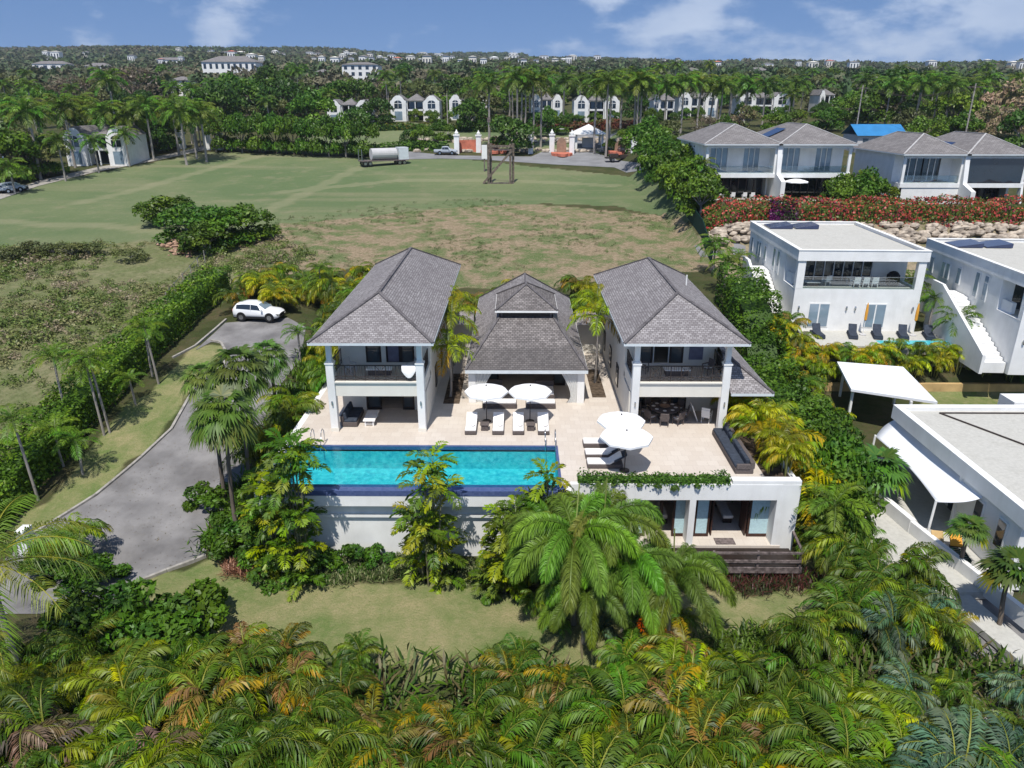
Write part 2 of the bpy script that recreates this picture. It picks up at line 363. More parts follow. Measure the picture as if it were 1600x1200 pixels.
# leaf meshes from numpy quads
def leafmesh(name, quads, cols, m='leaf', extra=None):
    q = np.asarray(quads, dtype=np.float32); n = len(q)
    me = bpy.data.meshes.new(name); me.vertices.add(n*4); me.loops.add(n*4); me.polygons.add(n)
    me.vertices.foreach_set('co', q.reshape(-1)); me.loops.foreach_set('vertex_index', np.arange(n*4, dtype=np.int32))
    me.polygons.foreach_set('loop_start', np.arange(0, n*4, 4, dtype=np.int32))
    me.polygons.foreach_set('loop_total', np.full(n, 4, dtype=np.int32))
    me.update(calc_edges=True)
    c = np.ones((n, 4, 4), dtype=np.float32); c[:, :, :3] = np.asarray(cols)[:, None, :]
    a = me.color_attributes.new('col', 'FLOAT_COLOR', 'CORNER'); a.data.foreach_set('color', c.reshape(-1))
    me.materials.append(M[m]); return me
def nrm(a): return a/np.maximum(np.linalg.norm(a, axis=-1, keepdims=True), 1e-9)
def rotz(q, a):
    c, s = math.cos(a), math.sin(a); o = q.copy(); o[..., 0] = q[..., 0]*c-q[..., 1]*s; o[..., 1] = q[..., 0]*s+q[..., 1]*c; return o
def rotx(q, a):
    c, s = math.cos(a), math.sin(a); o = q.copy(); o[..., 1] = q[..., 1]*c-q[..., 2]*s; o[..., 2] = q[..., 1]*s+q[..., 2]*c; return o
def frond(L=2.5, n=28, ll=.5, lw=.05, e0=75, e1=-35, fwd=.55, vee=.25, droop=.3, start=.12, plume=False, cr=(.06,.13,.02), ct=(.10,.20,.03), rib=(.12,.17,.05), rw=.02):
    m = 24; t = np.linspace(0, 1, m+1); e = np.radians(e0+(e1-e0)*t**1.15)
    seg = L/m; x = np.concatenate([[0], np.cumsum(np.cos(e[:-1])*seg)]); z = np.concatenate([[0], np.cumsum(np.sin(e[:-1])*seg)])
    tt = np.linspace(start, .995, n)
    P = np.stack([np.interp(tt, t, x), np.zeros(n), np.interp(tt, t, z)], -1); ee = np.interp(tt, t, e)
    Tn_ = np.stack([np.cos(ee), np.zeros(n), np.sin(ee)], -1); Nn = np.stack([-np.sin(ee), np.zeros(n), np.cos(ee)], -1)
    ln = ll*np.clip(np.sin(np.pi*(.16+.80*(tt-start)/(1-start)))**.7, .25, 1)
    Q, C = [], []
    sides = [(-1, 0), (1, 0)] if not plume else [(-1, 0), (1, 0), (-1, 1.1), (1, 1.1), (-1, -.9), (1, -.9)]
    for sd, up in sides:
        jit = RNG.normal(0, .10, (n, 3))
        d = nrm(np.array([0, sd, 0])+Tn_*(fwd+.4*tt[:, None])+Nn*(vee+up)+jit)
        l = (ln*RNG.uniform(.85, 1.1, n))[:, None]
        wv = nrm(Tn_+RNG.normal(0, .25, (n, 3)))*lw*.5
        mid = P+d*l*.5; tip = P+d*l*np.array([1, 1, 1])+np.array([0, 0, -1])*l*droop
        Q.append(np.stack([P, mid+wv, tip, mid-wv], 1))
        k = tt[:, None]; cc = np.array(cr)*(1-k)+np.array(ct)*k; C.append(cc*RNG.uniform(.8, 1.2, (n, 1)))
    # rib
    PP = np.stack([x, np.zeros(m+1), z], -1); wy = np.array([0, 1, 0])*rw*np.linspace(1, .3, m+1)[:, None]
    Q.append(np.stack([PP[:-1]-wy[:-1], PP[:-1]+wy[:-1], PP[1:]+wy[1:], PP[1:]-wy[1:]], 1)); C.append(np.tile(np.array(rib), (m, 1)))
    wz = np.array([0, 0, 1])*rw*np.linspace(1, .3, m+1)[:, None]
    Q.append(np.stack([PP[:-1]-wz[:-1], PP[:-1]+wz[:-1], PP[1:]+wz[1:], PP[1:]-wz[1:]], 1)); C.append(np.tile(np.array(rib), (m, 1)))
    return np.concatenate(Q), np.concatenate(C)
def fanleaf(pet=.8, r=.8, n=16, arc=200, e0=30, cr=(.05,.11,.02), ct=(.09,.17,.03), lw=.11, cup=.15, droop=.25):
    Q, C = [], []
    e = math.radians(e0); d = np.array([math.cos(e), 0, math.sin(e)]); up = np.array([-math.sin(e), 0, math.cos(e)])
    base = d*pet; w = np.array([0, .012, 0])
    Q.append(np.array([[-w, w, base+w, base-w]])); C.append(np.array([[.12,.16,.05]]))
    hd = nrm(d+np.array([0, 0, -.8])); side = np.array([0, 1., 0]); nn = np.cross(hd, side)
    an = np.radians(np.linspace(-arc/2, arc/2, n))
    dd = np.cos(an)[:, None]*hd+np.sin(an)[:, None]*side+nn*cup
    dd = nrm(dd+RNG.normal(0, .04, (n, 3))); ww = np.cross(dd, nn); ln = (r*(1-.25*np.abs(an)/math.radians(arc/2))*RNG.uniform(.9, 1.08, n))[:, None]
    mid = base+dd*ln*.55; tip = base+dd*ln+np.array([0, 0, -1])*ln*droop
    Q.append(np.stack([np.tile(base, (n, 1)), mid+ww*lw*.5, tip, mid-ww*lw*.5], 1)); C.append((np.array(cr)+(np.array(ct)-np.array(cr))*RNG.uniform(0, 1, (n, 1))))
    return np.concatenate(Q), np.concatenate(C)
def leafcloud(cs, rs, n, size, cols, flat=1.0, up=.3, asp=.6, shell=(.72, 1.05), upper=0.15):
    """leaf quads over blobs: cs centres, rs radii"""
    cs = np.asarray(cs, float); rs = np.asarray(rs, float)
    pr = rs**2; pr = pr/pr.sum(); k = RNG.choice(len(cs), n, p=pr)
    d = nrm(RNG.normal(0, 1, (n, 3))); d[:, 2] = np.where(d[:, 2] < -.25, -d[:, 2]*RNG.uniform(.2, 1, n), d[:, 2]); d = nrm(d)
    p = cs[k]+d*(rs[k]*RNG.uniform(*shell, n))[:, None]*np.array([1, 1, flat])
    nn = nrm(d*.7+RNG.normal(0, .6, (n, 3))+np.array([0, 0, up])); a = nrm(np.cross(nn, RNG.normal(0, 1, (n, 3)))); b = np.cross(nn, a)
    s = (size*RNG.uniform(.6, 1.3, n))[:, None]; a = a*s; b = b*s*asp
    q = np.stack([p-a, p-b*.9+a*.1, p+a, p+b*.9+a*.1], 1)
    cols = np.asarray(cols, float); bc = cols[RNG.integers(0, len(cols), len(cs))]
    c = bc[k]*.6+cols[RNG.integers(0, len(cols), n)]*.4; c = c*RNG.uniform(.75, 1.25, (n, 1)); return q, c
def treecrown(name, R_=3., H=3.2, nb=16, n=3000, size=.22, cols=((.05,.11,.02),(.035,.08,.015),(.09,.16,.03)), m='leaf', gap=1.):
    cs, rs = [], []
    for i in range(nb):
        a = i*2.4+random.uniform(-.5, .5); rr = R_*math.sqrt((i+.4)/nb)*.78; zz = H*(.30+.62*(1-(rr/R_)**2)*random.uniform(.55, 1.05))
        if i % 3 == 2: rr = R_*random.uniform(.45,.72); zz = H*random.uniform(.10,.24)
        cs.append((rr*math.cos(a), rr*math.sin(a), zz)); rs.append(R_*random.uniform(.24, .42)*gap)
    q, c = leafcloud(cs, rs, n, size, cols, flat=.85); return leafmesh(name, q, c, m)
def ordn(i, n):
    W = ['leftmost','second from the left','third from the left','fourth from the left','fifth from the left','sixth from the left','seventh from the left','eighth from the left','ninth from the left','tenth from the left']
    if i == n-1 and n > 1: return 'rightmost'
    if i == n-2 and n > 4: return 'second from the right'
    if i == n-3 and n > 8: return 'third from the right'
    return W[i] if i < 10 else '%dth from the left' % (i+1) if (i+1) % 10 not in (1, 2, 3) or (i+1) % 100 in (11, 12, 13) else '%d%s from the left' % (i+1, {1:'st', 2:'nd', 3:'rd'}[(i+1) % 10])
def inpoly(x, y, poly):
    ins = np.zeros(x.shape, bool); n = len(poly)
    for i in range(n):
        x1, y1 = poly[i][:2]; x2, y2 = poly[(i+1) % n][:2]
        c = ((y1 > y) != (y2 > y)) & (x < (x2-x1)*(y-y1)/((y2-y1) if y2 != y1 else 1e-9)+x1); ins ^= c
    return ins
def G(pts): return [PG(*p) for p in pts]
def sheet(name, poly, m, dz, step=1.0, zf=None):
    bm = bmesh.new(); vs = [bm.verts.new((p[0], p[1], 0)) for p in poly]; bm.faces.new(vs)
    ys = [p[1] for p in poly]; xs = [p[0] for p in poly]
    for lo, hi, ax in ((min(ys), max(ys), 1), (min(xs), max(xs), 0)):
        v = math.ceil(lo/step)*step
        while v < hi:
            co = (0, v, 0) if ax else (v, 0, 0); no = (0, 1, 0) if ax else (1, 0, 0)
            bmesh.ops.bisect_plane(bm, geom=bm.verts[:]+bm.edges[:]+bm.faces[:], plane_co=co, plane_no=no); v += step*(1 if ax else 2)
    for v in bm.verts: v.co.z = (zf(v.co.x, v.co.y) if zf else T(v.co.x, v.co.y))+dz
    bmesh.ops.recalc_face_normals(bm, faces=bm.faces)
    for f in bm.faces:
        if f.normal.z < 0: f.normal_flip()
    me = bpy.data.meshes.new(name); bm.to_mesh(me); bm.free(); me.materials.append(M[m]); 
    return tag(link(name, me), kind='structure')
# ================= SETTING: terrain =================
def grid_axis(lo, hi, a, b, step, g):
    v = list(np.arange(a, b+1e-6, step)); s = step
    while v[-1] < hi: s *= g; v.append(v[-1]+s)
    s = step
    while v[0] > lo: s *= g; v.insert(0, v[0]-s)
    return np.array(v)
gx = grid_axis(-3300, 3300, -62, 64, 1.0, 1.065)
gy = grid_axis(-30, 3500, 14, 150, 1.0, 1.035); gy = np.sort(np.concatenate([gy, [56.5, 57.2]]))
X, Y = np.meshgrid(gx, gy); Z = Tn(X, Y)
nx, ny = len(gx), len(gy)
FIELD = G([(-400,330),(0,302),(60,287),(330,237),(570,246),(700,246),(1005,262),(1050,305),(1085,345),(1040,335),(960,322),(850,318),(740,322),(640,330),(560,340),(430,350),(420,368),(250,378),(0,385),(-400,400)])
DRY = G([(400,345),(560,325),(740,310),(1060,318),(1100,395),(1115,425),(1000,430),(860,450),(700,450),(560,420),(420,430),(360,410)])
BRUSH = G([(-500,380),(0,378),(420,365),(500,400),(340,470),(200,590),(0,740),(-500,800)])
LAWN = G([(186,948),(205,915),(330,872),(400,895),(520,905),(650,905),(800,925),(870,930),(960,930),(1135,915),(1190,930),(1290,905),(1300,960),(1180,1040),(700,1060),(190,985)])
VERGE = G([(352,532),(352,560),(300,600),(255,675),(165,760),(60,830),(20,850),(-10,850),(60,790),(150,690),(230,610),(300,545)])
LAWN2 = G([(1270,850),(1320,850),(1320,960),(1240,960)])
LAWN3 = G([(1440,612),(1640,612),(1640,650),(1440,650)])
GOLF = G([(470,228),(470,208),(560,195),(640,192),(760,196),(860,204),(960,206),(1060,210),(1060,232),(960,236),(560,236)])
V = np.stack([X, Y, Z], -1).reshape(-1, 3)
zone = np.zeros((V.shape[0], 4), np.float32); zone2 = np.zeros((V.shape[0], 4), np.float32); zone2[:, 3] = 1; zone[:, 3] = 1
def paint(arr, ch, poly): arr[inpoly(V[:, 0], V[:, 1], poly), ch] = 1
paint(zone, 0, FIELD); paint(zone, 0, GOLF); paint(zone, 1, DRY); 
for p in (LAWN, VERGE, LAWN2, LAWN3): paint(zone, 2, p)
paint(zone2, 0, BRUSH)
for tr in (G([(120,318),(200,300),(300,272),(420,240)]),G([(405,335),(470,305),(560,262),(640,248)]),G([(0,345),(90,352),(160,352),(250,362)]),G([(440,300),(620,282),(800,282),(960,290)])):
    for a_, c_ in zip(tr[:-1], tr[1:]):
        d_ = np.array([c_.x-a_.x, c_.y-a_.y]); L_ = np.linalg.norm(d_); k_ = np.clip(((V[:,0]-a_.x)*d_[0]+(V[:,1]-a_.y)*d_[1])/L_**2, 0, 1)
        ds = np.hypot(V[:,0]-a_.x-d_[0]*k_, V[:,1]-a_.y-d_[1]*k_); zone2[ds < 1.3, 2] = .38
zone2[(V[:, 0] > 21) & (V[:, 1] > 80) & (V[:, 1] < 93), 1] = 1
idx = np.arange(nx*ny).reshape(ny, nx)
quads = np.stack([idx[:-1, :-1], idx[:-1, 1:], idx[1:, 1:], idx[1:, :-1]], -1).reshape(-1, 4)
me = bpy.data.meshes.new('ground'); me.vertices.add(len(V)); me.vertices.foreach_set('co', V.astype(np.float32).reshape(-1))
me.loops.add(len(quads)*4); me.polygons.add(len(quads)); me.loops.foreach_set('vertex_index', quads.astype(np.int32).reshape(-1))
me.polygons.foreach_set('loop_start', np.arange(0, len(quads)*4, 4, dtype=np.int32)); me.polygons.foreach_set('loop_total', np.full(len(quads), 4, dtype=np.int32))
me.polygons.foreach_set('use_smooth', [True]*len(quads)); me.update(calc_edges=True)
for nm_, ar in (('zone', zone), ('zone2', zone2)):
    a = me.color_attributes.new(nm_, 'FLOAT_COLOR', 'POINT'); a.data.foreach_set('color', ar.reshape(-1))
def groundmat():
    m = bpy.data.materials.new('ground_cover'); t = nodes(m); L = t.links.new
    o = t.nodes.new('ShaderNodeOutputMaterial'); p = t.nodes.new('ShaderNodeBsdfPrincipled'); p.inputs['Roughness'].default_value = .95; p.inputs['Specular IOR Level'].default_value = .1
    tc = t.nodes.new('ShaderNodeTexCoord')
    def noise(s, d=6, r=.6, mp=None):
        n = t.nodes.new('ShaderNodeTexNoise'); n.inputs['Scale'].default_value = s; n.inputs['Detail'].default_value = d; n.inputs['Roughness'].default_value = r
        if mp:
            q = t.nodes.new('ShaderNodeMapping'); q.inputs['Scale'].default_value = mp; L(tc.outputs['Object'], q.inputs[0]); L(q.outputs[0], n.inputs[0])
        else: L(tc.outputs['Object'], n.inputs[0])
        return n.outputs[0]
    def mr(s, a, b, c=0., d=1.):
        n = t.nodes.new('ShaderNodeMapRange'); n.inputs[1].default_value = a; n.inputs[2].default_value = b; n.inputs[3].default_value = c; n.inputs[4].default_value = d; L(s, n.inputs[0]); return n.outputs[0]
    def mix(f, a, b):
        n = t.nodes.new('ShaderNodeMix'); n.data_type = 'RGBA'
        if isinstance(f, float): n.inputs[0].default_value = f
        else: L(f, n.inputs[0])
        for k, v in ((6, a), (7, b)):
            if isinstance(v, tuple): n.inputs[k].default_value = (*v, 1)
            else: L(v, n.inputs[k])
        return n.outputs[2]
    A = t.nodes.new('ShaderNodeAttribute'); A.attribute_name = 'zone'; sA = t.nodes.new('ShaderNodeSeparateColor'); L(A.outputs['Color'], sA.inputs[0])
    B = t.nodes.new('ShaderNodeAttribute'); B.attribute_name = 'zone2'; sB = t.nodes.new('ShaderNodeSeparateColor'); L(B.outputs['Color'], sB.inputs[0])
    big = noise(.035, 6); med = noise(.28, 8, .7); fine = noise(2.2, 8, .75); vf = noise(9, 4, .8)
    edge = noise(.6, 6, .7)
    def zmask(s, wd=.9):
        n = t.nodes.new('ShaderNodeMath'); n.operation = 'ADD'; L(s, n.inputs[0])
        e = mr(edge, .25, .75, -wd/2, wd/2); L(e, n.inputs[1]); return mr(n.outputs[0], .35, .65)
    base = mix(mr(med, .4, .65), (.045,.055,.02), (.11,.09,.05)); base = mix(mr(fine, .45, .7), base, (.06,.08,.025))
    field = mix(mr(big, .42, .60), (.115,.16,.072), (.175,.20,.10)); stripe = noise(.16, 4, .5, (.12, 1, 1))
    field = mix(mr(stripe, .5, .68, 0, .75), field, (.23,.22,.13)); field = mix(mr(fine, .42, .7, 0, .5), field, (.085,.13,.045)); field = mix(mr(med, .54, .72, 0, .55), field, (.25,.22,.14)); field = mix(mr(vf, .5, .7, 0, .35), field, (.20,.22,.12))
    dry = mix(mr(fine, .35, .62), (.35,.26,.175), (.155,.13,.07)); dry = mix(mr(med, .45, .57), dry, (.085,.13,.038)); dry = mix(mr(vf, .5, .66, 0, .7), dry, (.48,.38,.28))
    brush = mix(mr(med, .4, .62), (.14,.17,.065), (.235,.22,.12)); brush = mix(mr(fine, .45, .62), brush, (.10,.12,.045)); brush = mix(mr(vf, .5, .7, 0, .6), brush, (.29,.24,.16))
    lawn = mix(mr(med, .38, .66), (.14,.195,.06), (.37,.31,.17)); lawn = mix(mr(vf, .42, .66, 0, .55), lawn, (.13,.17,.05)); lawn = mix(mr(fine, .5, .72, 0, .5), lawn, (.37,.31,.18))
    soil = mix(mr(fine, .4, .65), (.36,.29,.20), (.17,.15,.09)); soil = mix(mr(med, .5, .65), soil, (.09,.11,.04))
    field = mix(sB.outputs[2], field, (.29,.27,.165))
    c = mix(zmask(sB.outputs[0]), base, brush); c = mix(zmask(sB.outputs[1]), c, soil); c = mix(zmask(sA.outputs[1]), c, dry)
    c = mix(zmask(sA.outputs[0], .6), c, field); c = mix(zmask(sA.outputs[2], .5), c, lawn)
    L(c, p.inputs['Base Color'])
    b = t.nodes.new('ShaderNodeBump'); b.inputs['Strength'].default_value = .9; b.inputs['Distance'].default_value = .12; L(vf, b.inputs['Height']); L(b.outputs[0], p.inputs['Normal'])
    L(p.outputs[0], o.inputs[0]); return m
me.materials.append(groundmat()); tag(link('ground', me), kind='structure')

# driveway
DR = G([(305,548),(338,518),(352,505),(450,497),(478,512),(470,560),(440,600),(420,660),(412,760),(372,795),(328,800),(322,868),(205,913),(150,960),(0,960),(-60,920),(62,830),(150,775),(222,715),(268,672),(296,622),(312,596),(350,572),(354,552),(345,536),(330,535)])
sheet('driveway', DR, 'asphalt', .04)
def kerb(name, pts, w_=.18, h=.11, m='kerb', label=None):
    b = MB()
    for a, c in zip(pts[:-1], pts[1:]):
        n = max(1, int((c-a).length/1.2))
        for i in range(n):
            p = a.lerp(c, i/n); q = a.lerp(c, (i+.985)/n); p.z = T(p.x, p.y)+h/2; q.z = T(q.x, q.y)+h/2; b.bar(p, q, w_, h+.1)
    o = b.build(name, m); return tag(o, kind='structure')
kerb('kerb', G([(22,856),(62,830),(150,775),(222,715),(268,672),(296,622),(312,596),(350,572),(354,552),(345,536),(330,533)]))
kerb('lawn_kerb', G([(322,870),(260,893),(205,915)]))
kerb('parking_kerb', G([(270,560),(305,542),(338,514),(354,500)]))
# far roads
FR = G([(600,250),(640,237),(700,243),(830,245),(850,236),(920,236),(960,248),(1010,256),(1006,266),(960,262),(860,257),(760,250),(690,248)])
sheet('access_road', FR, 'road', .05, 3.0)
RD = G([(-60,318),(0,303),(60,283),(150,262),(240,246),(300,233),(350,222),(350,229),(310,237),(240,252),(150,269),(60,291),(0,312),(-60,330)])
sheet('side_road', RD, 'kerb', .06, 3.0)
sheet('parking_bay', G([(1085,385),(1165,385),(1165,402),(1095,402)]), 'road', .05, 2.0)
sheet('inner_road', G([(905,206),(1000,212),(1010,222),(925,232),(905,240),(895,225)]), 'road', .05, 3.0)
sheet('neighbour_yard', [(16.6,18),(24,18),(24.8,46),(20.5,46),(18.5,38),(19,30)], 'asphalt', .05)

# ================= VILLA: podium, pool, terrace =================
pod = thing('terrace_podium', (.6, 35, -4.6), 'long white rendered podium under the paved terrace, with bedrooms opening to the garden', 'building')
b = MB()
b.box(-13.9,34.75,-5.0,2.9,34.99,-.95)                       # lower pool wall
b.box(-13.9,34.2,-.95,2.9,34.95,-.10)                        # pool upper wall lip
b.box(-14.0,34.9,-5.0,-13.6,63.8,-.02)
b.box(2.9,35.0,-5.0,6.4,35.3,.0); b.box(6.4,35.0,-.95,14.3,35.9,.0); b.box(14.3,35.0,-5.0,15.3,35.3,.0)
b.box(15.0,35.3,-5.0,15.3,46,.0); b.box(9.4,35.0,-3.9,9.75,35.85,-.95); b.box(14.1,35.0,-3.9,14.3,35.9,-.95); b.box(6.2,35.0,-3.9,6.4,35.9,-.95)
b.box(11.6,35.02,.0,15.3,35.5,.22)
b.build('wall', 'white', pod, bevel=.012)
MB().box(-13.5,34.58,-1.85,2.85,34.75,-1.70).build('ledge', 'white', pod)
b = MB(); b.box(6.2,35.9,-.95,6.4,41.8,-.94+.0).quad((6.4,41.8,-3.8),(14.3,41.8,-3.8),(14.3,41.8,-.95),(6.4,41.8,-.95))
b.quad((6.4,35.9,-3.8),(6.4,41.8,-3.8),(6.4,41.8,-.95),(6.4,35.9,-.95)); b.quad((14.3,41.8,-3.8),(14.3,35.9,-3.8),(14.3,35.9,-.95),(14.3,41.8,-.95)); b.quad((9.6,41.8,-3.8),(9.6,35.9,-3.8),(9.6,35.9,-.95),(9.6,41.8,-.95))
b.build('interior_wall', 'cream', pod)
MB().box(6.1,34.95,-3.95,14.6,41.8,-3.8).build('lower_floor', 'tile', pod)
MB().box(5.2,32.95,-4.05,15.1,34.95,-3.95).build('timber_deck', 'darkwood', pod)
def leaf_door(x0, x1, y, z0, z1, parent, glass='curtain_blue', fm='darkwood', fw=.12, th=.07, split=0):
    b = MB(); b.box(x0,y,z0,x0+fw,y+th,z1).box(x1-fw,y,z0,x1,y+th,z1).box(x0+fw,y,z0,x1-fw,y+th,z0+fw*1.5).box(x0+fw,y,z1-fw,x1-fw,y+th,z1)
    d = b.build('door', fm, parent)
    MB().box(x0+fw,y+th*.4,z0+fw*1.5,x1-fw,y+th*.6,z1-fw).build('pane', glass, d)
    return d
def PX(px, Y_, z_):   # x for a picture column at depth/height
    zx = Y_*math.cos(PIT)+(HC-z_)*math.sin(PIT); return (px-808)/F*zx
for a, c, g in ((990,1010,'curtain_blue'),(1031,1036,None),(1052,1079,'curtain_blue'),(1086,1110,'curtain_blue'),(1170,1210,'curtain_blue')):
    x0, x1 = PX(a,35.9,-2.4), PX(c,35.9,-2.4)
    if g: leaf_door(x0, x1, 35.86, -3.78, -1.0, pod, g, 'redwood')
    else: MB().box(x0,35.86,-3.78,x1,35.93,-1.0).build('door_frame', 'redwood', pod)
for xa in (PX(1113,36,-2.4), PX(1166,36,-2.4)): MB().box(xa,35.95,-3.78,xa+.07,37.0,-1.0).build('door', 'redwood', pod)
MB().box(6.4,35.87,-1.0,14.1,35.95,-.95).build('door_head', 'redwood', pod)
# timber balustrade
bal = thing('timber_balustrade', (10.3, 33, -4.5), 'weathered grey timber balustrade along the lower deck, partly behind the foxtail palms', 'railing')
b = MB()
for z0, z1 in ((-2.98,-2.86),(-3.52,-3.36),(-4.15,-3.80)):
    b.box(5.6,32.9,z0,15.1,32.97,z1)
b.build('rail', 'greywood', bal)
for x in (5.8, 8.1, 10.4, 12.75, 15.0): MB().box(x-.06,32.98,-4.7,x+.06,33.1,-2.87).build('post', 'greywood', bal)
MB().bar((15.05,33.0,-2.93),(15.35,36.4,-2.9),.12,.1).build('side_rail', 'greywood', bal)
# terrace paving
b = MB(); b.prism([(-13.6,39.75),(2.45,39.75),(2.45,34.97),(2.9,34.97),(2.9,35.31),(6.3,35.31),(6.3,35.91),(13.6,35.91),(13.6,64),(-13.6,64)], -.2, 0)
tag(b.build('terrace', 'tile', None), kind='structure')
tag(MB().box(13.6,35.9,-.4,15.0,60,-.08).build('planting_bed', 'soil'), kind='structure')
# pool
pool = thing('swimming_pool', (-5, 37, -.1), 'long rectangular infinity pool with aqua floor and cobalt tile edge in front of the villa', 'pool')
b = MB(); b.box(-13.3,35.0,-1.6,2.3,39.6,-1.5); b.quad((-13.3,39.6,-1.5),(2.3,39.6,-1.5),(2.3,39.6,-.25),(-13.3,39.6,-.25)); b.quad((2.3,39.6,-1.5),(2.3,35,-1.5),(2.3,35,-.25),(2.3,39.6,-.25)); b.quad((-13.3,35,-1.5),(-13.3,39.6,-1.5),(-13.3,39.6,-.25),(-13.3,35,-.25))
b.build('basin', 'pooltile', pool)
b = MB(); b.box(-13.6,39.6,-.35,2.45,39.75,-.004).box(2.3,34.9,-.35,2.45,39.6,-.004).box(-13.6,34.9,-.35,-13.3,39.6,-.004)
b.build('tile_band', 'bluetile', pool)
b = MB(); b.box(-13.88,34.60,-.097,2.6,35.0,-.055).box(-13.88,34.18,-.30,2.6,34.60,.0)
b.build('overflow_edge', 'bluetile', pool)
MB().box(-3,35.6,-1.5,2.3,36.6,-.9).build('steps', 'pooltile', pool)
tag(MB().quad((-13.3,34.7,-.04),(2.3,34.7,-.04),(2.3,39.6,-.04),(-13.3,39.6,-.04)).build('pool_water', 'water'), kind='structure')
def pool_rail(x, y, lab):
    t = thing('pool_handrail', (x, y, 0), lab, 'handrail', 'pool handrails')
    for s in (-.3, .3):
        pts = [Vector((x+s, y+.75, 0)), Vector((x+s, y+.70, .75)), Vector((x+s, y+.45, .95)), Vector((x+s, y+.1, .85)), Vector((x+s, y-.35, -.1))]
        b = MB().path(pts, .025, 6); b.build('rail', 'metal', t, smooth=True)
pool_rail(2.0, 39.5, 'curved steel handrail at the right corner of the pool')
pool_rail(-11.9, 39.5, 'curved steel handrail at the left corner of the pool')

# ================= TOWERS =================
def hip_roof(x0, x1, y0, y1, ze, zr, parent, m='shingle', name='roof', front_only=False, rm='ridge', fascia='fascia', thick=.16, eave=True):
    cx = (x0+x1)/2; h = (x1-x0)/2
    a, b_, c, d = Vector((x0,y0,ze)), Vector((x1,y0,ze)), Vector((x1,y1,ze)), Vector((x0,y1,ze))
    e, f = Vector((cx,y0+h,zr)), Vector((cx,y1-h,zr))
    b = MB(); b.quad(a,b_,e); b.quad(b_,c,f,e); b.quad(c,d,f); b.quad(d,a,e,f)
    r = b.build(name, m, parent)
    g = MB()
    for p, q in ((a,e),(b_,e),(c,f),(d,f),(e,f)): g.bar(p+Vector((0,0,.03)), q+Vector((0,0,.03)), .2, .07)
    g.build('ridge_cap', rm, r)
    if eave:
        g = MB(); t = .14
        g.box(x0-.02,y0-.02,ze-thick,x1+.02,y0+t,ze-.015).box(x0-.02,y1-t,ze-thick,x1+.02,y1+.02,ze-.015).box(x0-.02,y0+t,ze-thick,x0+t,y1-t,ze-.015).box(x1-t,y0+t,ze-thick,x1+.02,y1-t,ze-.015)
        g.build('fascia', fascia, r)
        MB().quad((x0+t,y0+t,ze-.12),(x0+t,y1-t,ze-.12),(x1-t,y1-t,ze-.12),(x1-t,y0+t,ze-.12)).build('soffit', 'cream', r)
    return r
